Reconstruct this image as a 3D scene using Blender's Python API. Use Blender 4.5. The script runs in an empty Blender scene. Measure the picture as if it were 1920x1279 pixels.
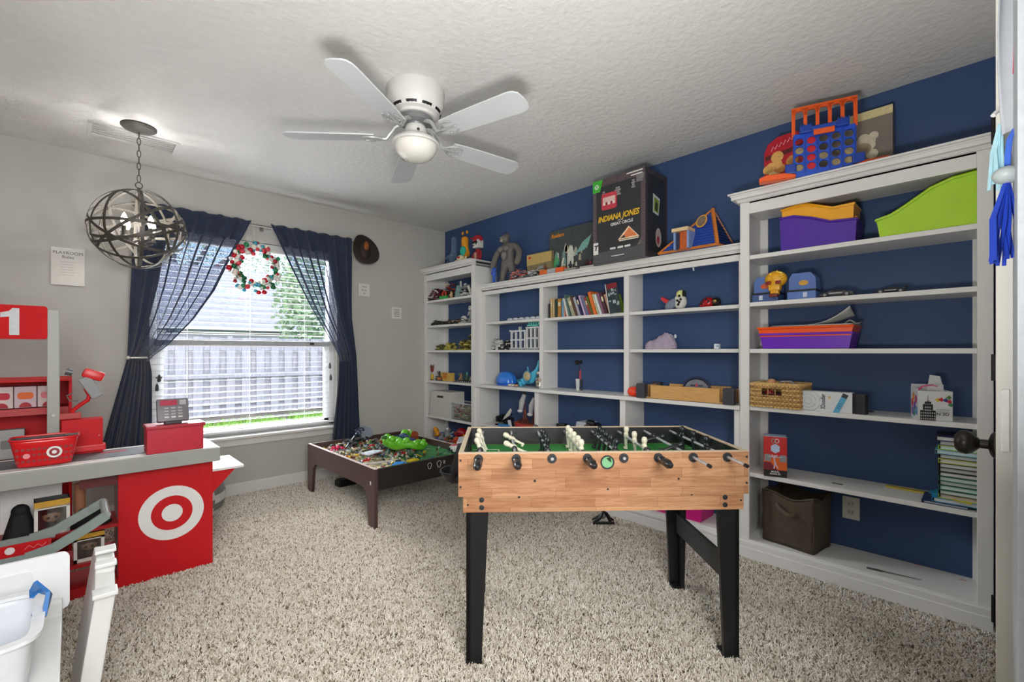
import bpy, bmesh, math, random
from mathutils import Vector, Matrix, Euler
from math import sin, cos, pi, radians, atan2, hypot, sqrt
random.seed(7)
SC = bpy.context.scene
COL = SC.collection

# ------------------------------------------------------------------ camera, world, lights, exposure
CF, CV0, CA, CH = 853.63, 659.14, 0.76827, 1.15      # focal (px of 1920), horizon row, yaw, eye height
cd = bpy.data.cameras.new('camera'); cam = bpy.data.objects.new('camera', cd); COL.objects.link(cam)
cam.location = (0, 0, CH); cam.rotation_euler = (pi/2, 0, -CA)
cd.sensor_width = 36; cd.lens = CF/1920*36; cd.shift_y = (CV0-639.5)/1920; cd.clip_start = 0.05; cd.clip_end = 200
SC.camera = cam
vs = SC.view_settings
vs.view_transform = 'Standard'; vs.look = 'None'; vs.exposure = 0.28; vs.gamma = 1.0; vs.use_curve_mapping = False
w = bpy.data.worlds.new('world'); SC.world = w; w.use_nodes = True
nt = w.node_tree; bg = nt.nodes['Background']
sky = nt.nodes.new('ShaderNodeTexSky'); sky.sky_type = 'NISHITA'; sky.sun_disc = False
sky.sun_elevation = radians(52); sky.sun_rotation = radians(200); sky.air_density = 1.0; sky.dust_density = 2.0
nt.links.new(sky.outputs[0], bg.inputs[0]); bg.inputs[1].default_value = 0.40
SC.cycles.max_bounces = 8; SC.cycles.diffuse_bounces = 5; SC.cycles.transparent_max_bounces = 24
SC.cycles.sample_clamp_indirect = 4.0; SC.cycles.caustics_reflective = False; SC.cycles.caustics_refractive = False
def light(name, kind, loc, power, color=(1, 1, 1), size=0.1, size_y=None, rot=(0, 0, 0), portal=False):
    l = bpy.data.lights.new(name, kind); o = bpy.data.objects.new(name, l); COL.objects.link(o)
    o.location = loc; o.rotation_euler = rot; l.energy = power; l.color = color
    if kind == 'AREA':
        l.shape = 'RECTANGLE'; l.size = size; l.size_y = size_y or size
        if portal: l.cycles.is_portal = True
    else: l.shadow_soft_size = size
    return o
# daylight comes in through the window (the portal only helps sampling the sky)
light('window_portal', 'AREA', (1.085, 4.36, 1.26), 1, size=1.36, size_y=1.56, rot=(-pi/2, 0, 0), portal=True)
# sun-bright overcast sky outside the window, above the fence, shining in
light('daylight', 'AREA', (0.9, 7.2, 3.6), 2500, (0.94, 0.97, 1.0), 4.0, 2.6, rot=(radians(-58), 0, radians(3)))
# added soft fill light beyond the doorway behind the camera, evens out the room
light('doorway_fill', 'AREA', (-0.15, -0.95, 1.75), 76, (1.0, 0.985, 0.96), 1.3, 1.3, rot=(radians(84), 0, radians(-28)))
light('bounce_fill', 'AREA', (0.25, 0.3, 0.95), 36, (1.0, 0.99, 0.975), 0.35, 0.35, rot=(radians(180-12), 0, radians(-40)))  # added fill light, aimed upward to brighten the room off the ceiling

# ------------------------------------------------------------------ pixel -> real surface
SA, CO = sin(CA), cos(CA)
def ray(u, v):
    k = (u-960)/CF
    return Vector((SA+k*CO, CO-k*SA, (CV0-v)/CF))
EYE = Vector((0, 0, CH))
def onX(X, u, v=600): d = ray(u, v); return EYE+d*(X/d.x)
def onY(Y, u, v=600): d = ray(u, v); return EYE+d*(Y/d.y)
def onZ(Z, u, v): d = ray(u, v); return EYE+d*((Z-CH)/d.z)

# ------------------------------------------------------------------ materials
def lin(h):
    if not isinstance(h, str): return tuple(h)+(1,) if len(h) == 3 else h
    h = h.lstrip('#'); c = [int(h[i:i+2], 16)/255 for i in (0, 2, 4)]
    return tuple(x/12.92 if x <= .04045 else ((x+.055)/1.055)**2.4 for x in c)+(1,)
MATS = {}
def M(hexc, rough=.5, metal=0., var=.06, vscale=40., bump=0., bscale=200., trans=0., alpha=1., spec=.5, coat=0., sheen=0., emit=0., stretch=None):
    key = (hexc, rough, metal, var, vscale, bump, bscale, trans, alpha, spec, coat, sheen, emit, stretch)
    if key in MATS: return MATS[key]
    m = bpy.data.materials.new('mat_%03d' % len(MATS)); m.use_nodes = True; n = m.node_tree; N = n.nodes; L = n.links
    b = N['Principled BSDF']; c = lin(hexc)
    b.inputs['Roughness'].default_value = rough; b.inputs['Metallic'].default_value = metal
    b.inputs['Transmission Weight'].default_value = trans; b.inputs['Alpha'].default_value = alpha
    b.inputs['Specular IOR Level'].default_value = spec; b.inputs['Coat Weight'].default_value = coat
    b.inputs['Sheen Weight'].default_value = sheen
    b.inputs['Base Color'].default_value = c
    tc = N.new('ShaderNodeTexCoord'); mp = N.new('ShaderNodeMapping'); L.new(tc.outputs['Object'], mp.inputs[0])
    if stretch: mp.inputs['Scale'].default_value = stretch
    if var:
        nz = N.new('ShaderNodeTexNoise'); nz.inputs['Scale'].default_value = vscale; nz.inputs['Detail'].default_value = 4
        L.new(mp.outputs[0], nz.inputs['Vector'])
        r = N.new('ShaderNodeValToRGB'); r.color_ramp.elements[0].position = .3; r.color_ramp.elements[1].position = .7
        r.color_ramp.elements[0].color = tuple(x*(1-var) for x in c[:3])+(1,); r.color_ramp.elements[1].color = tuple(min(1, x*(1+var)) for x in c[:3])+(1,)
        L.new(nz.outputs[0], r.inputs[0]); L.new(r.outputs[0], b.inputs['Base Color'])
        if emit: L.new(r.outputs[0], b.inputs['Emission Color'])
    if emit: b.inputs['Emission Color'].default_value = c; b.inputs['Emission Strength'].default_value = emit
    if bump:
        n2 = N.new('ShaderNodeTexNoise'); n2.inputs['Scale'].default_value = bscale; n2.inputs['Detail'].default_value = 3
        L.new(mp.outputs[0], n2.inputs['Vector']); bp = N.new('ShaderNodeBump'); bp.inputs['Strength'].default_value = bump; bp.inputs['Distance'].default_value = .004
        L.new(n2.outputs[0], bp.inputs['Height']); L.new(bp.outputs[0], b.inputs['Normal'])
    MATS[key] = m
    return m
def glassmat(name, tint=(1, 1, 1), amount=.08, rough=.02):
    m = bpy.data.materials.new(name); m.use_nodes = True; N = m.node_tree.nodes; L = m.node_tree.links; N.clear()
    o = N.new('ShaderNodeOutputMaterial'); t = N.new('ShaderNodeBsdfTransparent'); g = N.new('ShaderNodeBsdfGlossy'); x = N.new('ShaderNodeMixShader')
    t.inputs[0].default_value = tint+(1,); g.inputs['Roughness'].default_value = rough; x.inputs[0].default_value = amount
    L.new(t.outputs[0], x.inputs[1]); L.new(g.outputs[0], x.inputs[2]); L.new(x.outputs[0], o.inputs[0])
    return m
GLASS = glassmat('window_glass'); CLEAR = glassmat('clear_plastic', (.93, .95, .95), .14, .12); FILM = glassmat('clear_film', (.9, .92, .92), .18, .08)

# ------------------------------------------------------------------ mesh builder
class MB:
    def __init__(s): s.bm = bmesh.new(); s.mi = 0
    def m(s, i): s.mi = i; return s
    def _set(s, verts):
        if s.mi:
            for v in verts:
                for f in v.link_faces: f.material_index = s.mi
    def box(s, c, d, rz=0, rx=0, ry=0, bev=0, mat=None):
        mx = Matrix.Translation(Vector(c)) @ Euler((rx, ry, rz)).to_matrix().to_4x4() @ Matrix.Diagonal((d[0], d[1], d[2], 1))
        if mat: mx = mat @ mx
        r = bmesh.ops.create_cube(s.bm, size=1, matrix=mx); vv = r['verts']; s._set(vv)
        if bev:
            ee = list({e for v in vv for e in v.link_edges})
            q = bmesh.ops.bevel(s.bm, geom=ee, offset=bev, segments=2, profile=.6, affect='EDGES', clamp_overlap=True)
            if s.mi:
                for f in q['faces']: f.material_index = s.mi
        return s
    def cyl(s, p0, p1, r0, r1=None, n=12, cap=True):
        p0 = Vector(p0); p1 = Vector(p1); d = p1-p0; r1 = r0 if r1 is None else r1
        mx = Matrix.Translation((p0+p1)/2) @ d.to_track_quat('Z', 'Y').to_matrix().to_4x4()
        r = bmesh.ops.create_cone(s.bm, cap_ends=cap, segments=n, radius1=r0, radius2=r1, depth=d.length, matrix=mx); s._set(r['verts']); return s
    def sph(s, c, r, nu=12, nv=8, rot=(0, 0, 0)):
        if not hasattr(r, '__len__'): r = (r, r, r)
        mx = Matrix.Translation(Vector(c)) @ Euler(rot).to_matrix().to_4x4() @ Matrix.Diagonal((r[0], r[1], r[2], 1))
        q = bmesh.ops.create_uvsphere(s.bm, u_segments=nu, v_segments=nv, radius=1, matrix=mx); s._set(q['verts']); return s
    def lathe(s, prof, n=24, c=(0, 0, 0), sx=1, sy=1, mat=None, ring=False):
        rings = []; c = Vector(c)
        for r, z in prof:
            ring = []
            for i in range(n):
                a = 2*pi*i/n; p = c+Vector((r*cos(a)*sx, r*sin(a)*sy, z)); p = mat @ p if mat else p
                ring.append(s.bm.verts.new(p))
            rings.append(ring)
        for a, b in (zip(rings, rings[1:]+rings[:1]) if ring else zip(rings, rings[1:])):
            for i in range(n):
                f = s.bm.faces.new((a[i], a[(i+1) % n], b[(i+1) % n], b[i])); f.material_index = s.mi
        for rg_, rev in (() if ring else ((rings[0], True), (rings[-1], False))):
            f = s.bm.faces.new(rg_[::-1] if rev else rg_); f.material_index = s.mi
        return s
    def prism(s, poly, t, mat=None, off=0):
        """poly in local XY, extruded from z=off to off+t, then mat"""
        area = sum(poly[i][0]*poly[(i+1) % len(poly)][1]-poly[(i+1) % len(poly)][0]*poly[i][1] for i in range(len(poly)))
        if area < 0: poly = poly[::-1]
        mat = mat or Matrix()
        a = [s.bm.verts.new(mat @ Vector((x, y, off))) for x, y in poly]; b = [s.bm.verts.new(mat @ Vector((x, y, off+t))) for x, y in poly]
        n = len(poly); fs = [s.bm.faces.new(a[::-1]), s.bm.faces.new(b)]
        for i in range(n): fs.append(s.bm.faces.new((a[i], a[(i+1) % n], b[(i+1) % n], b[i])))
        for f in fs: f.material_index = s.mi
        return s
    def quad(s, *p):
        f = s.bm.faces.new([s.bm.verts.new(Vector(q)) for q in p]); f.material_index = s.mi; return s
    def tube(s, pts, r, n=6, closed=False, prof=None, up=None):
        """sweep a round (or given) profile along pts"""
        pts = [Vector(p) for p in pts]; N = len(pts); rings = []
        rr = r if hasattr(r, '__len__') else [r]*N
        prev = None
        for i, p in enumerate(pts):
            if closed: t = pts[(i+1) % N]-pts[i-1]
            else: t = pts[min(i+1, N-1)]-pts[max(i-1, 0)]
            t.normalize()
            if up is not None: x = Vector(up[i] if hasattr(up[0], '__len__') else up)
            elif prev is None: x = t.orthogonal()
            else: x = prev
            x = (x-t*x.dot(t))
            if x.length < 1e-6: x = t.orthogonal()
            x.normalize(); prev = x; y = t.cross(x)
            if prof: ring = [s.bm.verts.new(p+x*a+y*b) for a, b in prof]
            else: ring = [s.bm.verts.new(p+(x*cos(2*pi*j/n)+y*sin(2*pi*j/n))*rr[i]) for j in range(n)]
            rings.append(ring)
        k = len(rings[0])
        for i in range(N if closed else N-1):
            a = rings[i]; b = rings[(i+1) % N]
            for j in range(k):
                f = s.bm.faces.new((a[j], a[(j+1) % k], b[(j+1) % k], b[j])); f.material_index = s.mi
        if not closed:
            for q in (rings[0][::-1], rings[-1]):
                f = s.bm.faces.new(q); f.material_index = s.mi
        return s
    def grid(s, fn, nu, nv, wrap=False):
        V = [[s.bm.verts.new(Vector(fn(i/nu, j/nv))) for j in range(nv+1)] for i in range(nu+(0 if wrap else 1))]
        for i in range(nu):
            for j in range(nv):
                a = V[i]; b = V[(i+1) % len(V)]
                f = s.bm.faces.new((a[j], b[j], b[j+1], a[j+1])); f.material_index = s.mi
        return s
    def build(s, name, mats, parent=None, smooth=None, loc=None, rot=None):
        me = bpy.data.meshes.new(name); bmesh.ops.recalc_face_normals(s.bm, faces=s.bm.faces); s.bm.to_mesh(me); s.bm.free()
        for m in (mats if isinstance(mats, (list, tuple)) else [mats]): me.materials.append(m)
        o = bpy.data.objects.new(name, me); COL.objects.link(o)
        if smooth:
            me.polygons.foreach_set('use_smooth', [True]*len(me.polygons)); me.set_sharp_from_angle(angle=radians(smooth))
        if parent: o.parent = parent
        if loc: o.location = loc
        if rot: o.rotation_euler = rot
        return o
def B(c, d, **k): return MB().box(c, d, **k)
def thing(name, label, cat, loc=(0, 0, 0), rz=0, group=None):
    o = bpy.data.objects.new(name, None); COL.objects.link(o); o.location = loc; o.rotation_euler = (0, 0, rz); o.empty_display_size = .05
    o['label'] = label; o['category'] = cat
    if group: o['group'] = group
    return o
def tag(o, label, cat, group=None, kind=None):
    o['label'] = label; o['category'] = cat
    if group: o['group'] = group
    if kind: o['kind'] = kind
    return o
def struct(o): o['kind'] = 'structure'; return o
KIDS = {}
def dup(root, loc, rz=None, label=None, scale=None):
    r = root.copy(); COL.objects.link(r); r.location = loc
    if rz is not None: r.rotation_euler = (0, 0, rz)
    if scale: r.scale = (scale,)*3
    if label: r['label'] = label
    for ch in list(root.children):
        c = ch.copy(); COL.objects.link(c); c.parent = r
        for g in list(ch.children):
            d = g.copy(); COL.objects.link(d); d.parent = c
    return r
def text(name, body, size, mat, parent, loc, rot=(pi/2, 0, 0), ext=.0004, align='CENTER', sx=1., shear=0., bold=0.):
    c = bpy.data.curves.new(name, 'FONT'); c.body = body; c.size = size; c.align_x = align; c.align_y = 'CENTER'; c.extrude = ext; c.shear = shear; c.offset = bold
    c.resolution_u = 3; c.materials.append(mat); o = bpy.data.objects.new(name, c); COL.objects.link(o)
    o.parent = parent; o.location = loc; o.rotation_euler = rot; o.scale = (sx, 1, 1); return o
FRONT = Matrix(((1, 0, 0, 0), (0, 0, -1, 0), (0, 1, 0, 0), (0, 0, 0, 1)))     # XY polygon -> local XZ, thickness towards -y
def circ(r, n=24, cx=0, cy=0, ry=None): return [(cx+r*cos(2*pi*i/n), cy+(ry or r)*sin(2*pi*i/n)) for i in range(n)]
def rrect(w_, h_, r, cx=0, cy=0, n=4):
    out = []
    for sx, sy, a0 in ((1, 1, 0), (-1, 1, 90), (-1, -1, 180), (1, -1, 270)):
        for i in range(n+1):
            a = radians(a0+90*i/n); out.append((cx+sx*(w_/2-r)+r*cos(a), cy+sy*(h_/2-r)+r*sin(a)))
    return out
def bars(t, col, x, y, w_, n, gap, h=.0025, d=0, yo=0):
    b = MB()
    for i in range(n): b.box((x, -.0006-d*.0006+yo, y-i*gap), (w_*(1-.18*(i % 2)), .0006, h))
    return b.build('printed_lines', M(col, .6, var=.3, vscale=300), t)
WHITE = M('#d9d9d6', .45, var=.02, vscale=6); BLACK = M('#121213', .45); STEEL = M('#cfd0d2', .3, .55); RED = M('#c0141b', .55, var=.04, spec=.25)
# ------------------------------------------------------------------ room shell
XB, YW, ZC = 2.99, 4.17, 2.48             # blue wall, window wall, ceiling
YN = -0.12                                # near wall (photographer stands in its doorway)
PAINT = M('#b3b2ac', .75, var=.02, vscale=3, bump=.12, bscale=260)
BLUE = M('#324b75', .6, var=.05, vscale=3, bump=.1, bscale=220)
TRIM = M('#d6d5d1', .4, var=.02, vscale=5)
CEIL = M('#d3d2cf', .85, var=.03, vscale=25, bump=1.0, bscale=34)
b = MB()
b.box((-.45, YW+.075, ZC/2), (1.7, .15, ZC)); b.box((2.455, YW+.075, ZC/2), (1.37, .15, ZC))
b.box((1.085, YW+.075, .2275), (1.37, .15, .455)); b.box((1.085, YW+.075, (ZC+2.055)/2), (1.37, .15, ZC-2.055))
struct(b.build('wall_back', PAINT))
struct(B((XB+.06, (YW+YN)/2, ZC/2), (.12, YW-YN, ZC)).build('wall_right', BLUE))
struct(B((-1.36, 1.05, ZC/2), (.12, 6.5, ZC)).build('wall_left', PAINT))
b = MB().box((1.97, YN-.06, ZC/2), (2.04, .12, ZC)).box((-1.03, YN-.06, ZC/2), (.54, .12, ZC)).box((.095, YN-.06, 2.27), (1.71, .12, .42))
struct(b.build('wall_near', M('#d2d4d6', .6, var=.02)))
struct(MB().box((.8, -2.26, ZC/2), (4.4, .12, ZC)).box((3.06, -1.2, ZC/2), (.12, 2.0, ZC)).build('wall_hall', PAINT))
struct(B((.8, .98, ZC+.05), (4.6, 6.6, .1)).build('ceiling', CEIL))
floor = struct(B((.8, .98, -.06), (4.6, 6.6, .1)).build('floor', M('#5a4f42', .95, var=.3, vscale=120)))
# carpet pile: real tufts scattered over the floor
cm = bpy.data.materials.new('carpet_tuft'); cm.use_nodes = True; N = cm.node_tree.nodes; L = cm.node_tree.links; pb = N['Principled BSDF']
oi = N.new('ShaderNodeObjectInfo'); cr = N.new('ShaderNodeValToRGB'); E_ = cr.color_ramp.elements
E_[0].position = 0; E_[0].color = lin('#67594a'); E_[1].position = 1; E_[1].color = lin('#ece8e1')
for p_, c_ in ((.10, '#9a8d79'), (.22, '#c6bcac'), (.6, '#dad3c8')): e = E_.new(p_); e.color = lin(c_)
L.new(oi.outputs['Random'], cr.inputs[0]); L.new(cr.outputs[0], pb.inputs['Base Color']); pb.inputs['Roughness'].default_value = .95; pb.inputs['Sheen Weight'].default_value = .1
g = MB(); g.quad((-1.25, -.1, -.008), (2.76, -.1, -.008), (2.76, 4.165, -.008), (-1.25, 4.165, -.008))
pile = g.build('carpet_pile', cm, floor); pile['kind'] = 'stuff'
ng = bpy.data.node_groups.new('tufts', 'GeometryNodeTree'); ng.interface.new_socket('Geometry', in_out='INPUT', socket_type='NodeSocketGeometry'); ng.interface.new_socket('Geometry', in_out='OUTPUT', socket_type='NodeSocketGeometry')
G = ng.nodes; gl = ng.links; gi = G.new('NodeGroupInput'); go = G.new('NodeGroupOutput')
dp = G.new('GeometryNodeDistributePointsOnFaces'); dp.inputs['Density'].default_value = 33000
co = G.new('GeometryNodeMeshCone'); co.inputs['Vertices'].default_value = 5; co.inputs['Radius Top'].default_value = .0012; co.inputs['Radius Bottom'].default_value = .0032; co.inputs['Depth'].default_value = .015
ms = G.new('GeometryNodeSetMaterial'); ms.inputs['Material'].default_value = cm
ip = G.new('GeometryNodeInstanceOnPoints')
r1 = G.new('FunctionNodeRandomValue'); r1.data_type = 'FLOAT_VECTOR'; r1.inputs[0].default_value = (-.85, -.85, 0); r1.inputs[1].default_value = (.85, .85, 6.28)
r2 = G.new('FunctionNodeRandomValue'); r2.data_type = 'FLOAT'; r2.inputs[2].default_value = .7; r2.inputs[3].default_value = 1.35; r2.inputs['Seed'].default_value = 5
gl.new(gi.outputs[0], dp.inputs['Mesh']); gl.new(dp.outputs['Points'], ip.inputs['Points']); gl.new(co.outputs['Mesh'], ms.inputs[0]); gl.new(ms.outputs[0], ip.inputs['Instance'])
gl.new(r1.outputs[0], ip.inputs['Rotation']); gl.new(r2.outputs[1], ip.inputs['Scale']); gl.new(ip.outputs[0], go.inputs[0])
md = pile.modifiers.new('tufts', 'NODES'); md.node_group = ng
# skirting along the window wall
struct(MB().box((.73, YW-.008, .04), (4.05, .016, .08)).box((.73, YW-.005, .086), (4.05, .010, .012)).build('baseboard_back', TRIM))

# ------------------------------------------------------------------ window
win = thing('window_1', 'white double-hung window with a grey middle rail above the white sill', 'window'); win['kind'] = 'structure'
VIN = M('#d9dbdc', .4, var=.02); X0, X1, ZS, ZT = .40, 1.77, .475, 2.055
f = MB(); yy = YW+.11
for c, d in (((X0+.025, yy, 1.265), (.05, .08, 1.58)), ((X1-.025, yy, 1.265), (.05, .08, 1.58)), ((1.085, yy, ZS+.012), (1.37, .08, .024)), ((1.085, yy, ZT-.025), (1.37, .08, .05))): f.box(c, d, bev=.004)
f.build('window_frame', VIN, win)
MB().box((1.085, yy-.02, 1.215), (1.30, .05, .05), bev=.004).build('meeting_rail', M('#aeb2b4', .4), win)
f = MB()
for x in (X0+.07, X1-.07): f.box((x, yy-.02, .85), (.04, .035, .68))
f.box((1.085, yy-.02, .515), (1.27, .035, .032)); f.build('lower_sash', VIN, win)
for z0, z1, dy in ((.505, 1.19, -.02), (1.24, 2.02, .02)):
    MB().box((1.085, yy+dy, (z0+z1)/2), (1.27, .004, z1-z0)).build('pane', GLASS, win)
for u_, v_ in ((585, 645), (298, 708)):
    p = onY(yy-.05, u_, v_); MB().box((p.x, yy-.05, p.z), (.035, .016, .014)).build('sash_lock', BLACK, win)
st = struct(MB().box((1.085, YW+.02, .465), (1.47, .19, .02), bev=.005).build('trim_1', TRIM)); 
MB().box((1.085, YW-.012, .425), (1.43, .024, .06), bev=.006).build('apron', TRIM, st)

# venetian blind: every slat is a part
bl = thing('venetian_blind', 'white horizontal slat blind lowered in front of the window', 'blind', (1.085, YW+.045, 0))
MB().box((0, 0, 2.02), (1.345, .06, .062), bev=.003).build('headrail', M('#cfcfcb', .5), bl)
SL = M('#e6e7e8', .4, var=.02)
me = MB().box((0, 0, 0), (1.335, .040, .0022)).build('slat', SL, bl)
zs = [.545+i*(1.985-.545)/31 for i in range(32)]
for i, z in enumerate(zs):
    o = me if i == 0 else me.copy()
    if i: COL.objects.link(o); o.parent = bl
    o.location = (0, 0, z); o.rotation_euler = (radians(-3), 0, 0)
MB().box((0, 0, .505), (1.335, .045, .018), bev=.004).build('bottom_rail', SL, bl)
for x in (-.45, -.02, .42):
    o = MB().box((x, -.026, 1.25), (.0022, .0014, 1.49)).box((x, .026, 1.25), (.0022, .0014, 1.49)).build('ladder_cord', M('#c9c9c6', .8), bl)
for u_, v_ in ((298.5, 710), (294.5, 727), (618.5, 686), (620, 708)):
    p = onY(YW+.012, u_, v_); q = Vector(p)-Vector((1.085, YW+.045, 0))
    c = MB().box((q.x, q.y, (q.z+1.98)/2), (.0016, .0016, 1.98-q.z)).build('pull_cord', M('#c9c9c6', .8), bl)
    MB().lathe([(.003, .03), (.010, .012), (.012, -.02), (.004, -.026)], 8, (q.x, q.y, q.z)).build('cord_tassel', M('#34383c', .5), c)

# ------------------------------------------------------------------ outside
ZG = -.15
struct(B((2, 17, ZG-.05), (46, 24.8, .1)).build('ground', M('#7a7268', .95, var=.3, vscale=1.6)))
lw = MB(); rr = random.Random(3)
for i in range(2600):
    x = rr.choice([rr.uniform(1.2, 2.75), rr.uniform(3.0, 3.7)]); y = rr.uniform(8.3, 9.4); h_ = rr.uniform(.05, .13); a = rr.uniform(0, pi); dx = .012*cos(a); dy = .012*sin(a)
    lw.quad((x-dx, y-dy, ZG), (x+dx, y+dy, ZG), (x+dx*.2+.02, y+dy*.2, ZG+h_), (x-dx*.2+.02, y-dy*.2, ZG+h_))
tag(lw.build('grass_patch', M('#6f9a3d', .8, var=.25)), 'strip of green grass in front of the fence', 'grass', kind='stuff')
fn = thing('wooden_fence', 'weathered grey board fence across the yard behind the window', 'fence', (2.3, 10.6, ZG))
FW = M('#a9acb6', .85, var=.16, vscale=5, bump=.4, bscale=30, stretch=(8, 8, 1))
m0 = MB().box((0, 0, .8), (.155, .022, 1.56)).build('picket', FW, fn)
k = 0
for i in range(-15, 20):
    for dx, dy in ((0, -.035), (.137, .035)):
        o = m0 if k == 0 else m0.copy()
        if k: COL.objects.link(o); o.parent = fn
        o.location = (i*.275+dx, dy, rr.uniform(-.012, .012)); o.rotation_euler = (0, rr.uniform(-.008, .008), 0); k += 1
for z in (.28, .82, 1.36): MB().box((.6, -.065 if z == .82 else 0, z), (9.8, .04, .09)).build('rail', FW, fn)
for i in range(-2, 4): MB().box((i*2.4, 0, .8), (.09, .045, 1.62)).build('post', FW, fn)
tag(B((4.6, 9.2, ZG+.02), (.5, 1.5, .05), rz=.5).build('stepping_slab', M('#d5d3cd', .8)), 'pale concrete slab lying on the ground before the fence', 'slab')
hs = thing('neighbour_house', 'pale house with a low grey shingle roof beyond the fence', 'house', (1.5, 20, ZG))
MB().box((0, 2.5, 1.0), (16, 5, 2.0)).build('wall', M('#c9cfd2', .8), hs)
MB().box((0, -.25, 2.12), (17, .06, .2)).build('fascia', M('#8fa3a3', .6), hs)
MB().box((0, -.38, 2.16), (17, .14, .12)).build('gutter', M('#e4e8ea', .5), hs)
RF = M('#b4b6ba', .9, var=.14, vscale=6)
for i in range(16):
    y0 = -.35+i*.35; z0 = 2.22+i*.19
    MB().box((0, y0+.2, z0+.11), (17, .46, .035), rx=radians(27)).build('shingle_course', RF, hs)
LEAF = [M('#b3cba6', .7, var=.2), M('#8db080', .7, var=.25)]
def tree(name, label, c, r, n, seed, trunk):
    t = thing(name, label, 'tree', (c[0], c[1], ZG)); R = random.Random(seed); cz = c[2]-ZG
    tb = MB(); tb.tube([(0, 0, 0), (.05, 0, cz*.5), (0, .05, cz+r[2]*.3)], [trunk, trunk*.75, trunk*.4], 8)
    for i in range(7):
        a = R.uniform(0, 6.28); tb.tube([(.03, 0, cz*.55), (r[0]*.5*cos(a), r[1]*.5*sin(a), cz+R.uniform(-.1, .4)*r[2])], [trunk*.5, trunk*.15], 5)
    tb.build('trunk', M('#6d6257', .9), t, 60)
    fb = MB()
    for i in range(n):
        u = R.gauss(0, 1); v = R.gauss(0, 1); q = R.gauss(0, 1); l = sqrt(u*u+v*v+q*q)+1e-6; s = R.uniform(.35, 1)**.5*(1+.18*sin(5*u/l+seed)*cos(4*v/l))
        p = Vector((u/l*r[0]*s, v/l*r[1]*s, cz+q/l*r[2]*s)); e = Euler((R.uniform(0, 6), R.uniform(0, 6), 0)).to_matrix(); k = R.uniform(.05, .1)
        fb.mi = R.randrange(2); fb.quad(*[p+e @ Vector((a*k, b_*k*.55, 0)) for a, b_ in ((-1, 0), (0, -1), (1, 0), (0, 1))])
    o = fb.build('foliage', LEAF, t); o['kind'] = 'stuff'
tree('leafy_tree', 'bushy green tree beyond the fence, filling the right half of the window', (6.1, 13.2, 2.5), (2.3, 1.6, 2.3), 9000, 4, .12)
tree('leafy_tree', 'tall pale tree rising behind the roof of the neighbouring house', (3.5, 27.5, 6.8), (7.5, 2, 4.3), 9000, 9, .3)
# ------------------------------------------------------------------ built-in bookcases (local x: image right = -Y, local y: into the wall)
BW = M('#dcdbd8', .42, var=.02, vscale=5)
SHELF = dict(s1=1.687, s2=1.424, s3=1.164, s4=.8455, s5=.475, dk=.103)
def crown(bmx, x0, x1, ybk, z1, h, out, ret0, ret1):
    """stepped crown moulding: front run plus returns; front face plane is y=0"""
    steps = [(0, 0), (0, .18), (.25, .30), (.30, .42), (.72, .72), (.78, .84), (1, .88), (1, 1)]
    for (o0, a0), (o1, a1) in zip(steps, steps[1:]):
        if a1 <= a0: continue
        o = max(o0, o1)*out
        lx = x0-(o if ret0 else 0); rx = x1+(o if ret1 else 0)
        bmx.box(((lx+rx)/2, (-o+ybk)/2, z1-h+h*(a0+a1)/2), (rx-lx, ybk+o, h*(a1-a0)), bev=.0015)
def tallcase(name, label, Y0, Y1, ztop, zopen, ret0, ret1):
    """Y0 > Y1; front plane X=2.71, back at the blue wall"""
    t = thing(name, label, 'bookcase', (2.71, (Y0+Y1)/2, 0), -pi/2); W = Y0-Y1; D = XB-2.71-.001; h = W/2; st = .048
    for s in (-1, 1):
        MB().box((s*(h-.012), D/2+.009, ztop/2), (.024, D-.018, ztop-.01)).build('side_panel', BW, t)
        MB().box((s*(h-st/2), .009, ztop/2-.01), (st, .018, ztop-.1), bev=.002).build('stile', BW, t)
        MB().box((s*(h-.024-.02), D-.008, ztop/2), (.04, .016, ztop-.2)).build('nailing_strip', BW, t)
    MB().box((0, .009, (zopen+ztop)/2), (W-2*st, .018, ztop-zopen), bev=.002).build('top_rail', BW, t)
    MB().box((0, D/2, ztop-.09), (W-.048, D-.04, .02)).build('top_panel', BW, t)
    c = MB(); crown(c, -h, h, D, ztop, .062, .05, ret0, ret1); c.build('crown_moulding', BW, t)
    for k in ('s1', 's2', 's3', 's4', 's5'):
        MB().box((0, D/2+.006, SHELF[k]-.0115), (W-.05, D-.014, .023), bev=.002).build('shelf', BW, t)
    MB().box((0, D/2, SHELF['dk']-.0115), (W-.05, D-.002, .023)).build('bottom_shelf', BW, t)
    b = MB().box((0, .002, .045), (W, .022, .09), bev=.002); b.box((0, -.007, .03), (W+.0, .012, .06), bev=.003); b.box((0, -.003, .075), (W, .008, .014), bev=.003)
    b.build('base_board', BW, t)
    return t
caseC = tallcase('tall_bookcase', 'tall white built-in bookcase beside the doorway, with a deep crown moulding', .953, -.03, 2.035, 1.917, True, False)
caseA = tallcase('tall_bookcase', 'tall white built-in bookcase in the corner beside the window wall', 4.165, 3.312, 2.02, 1.895, False, False)
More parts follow.
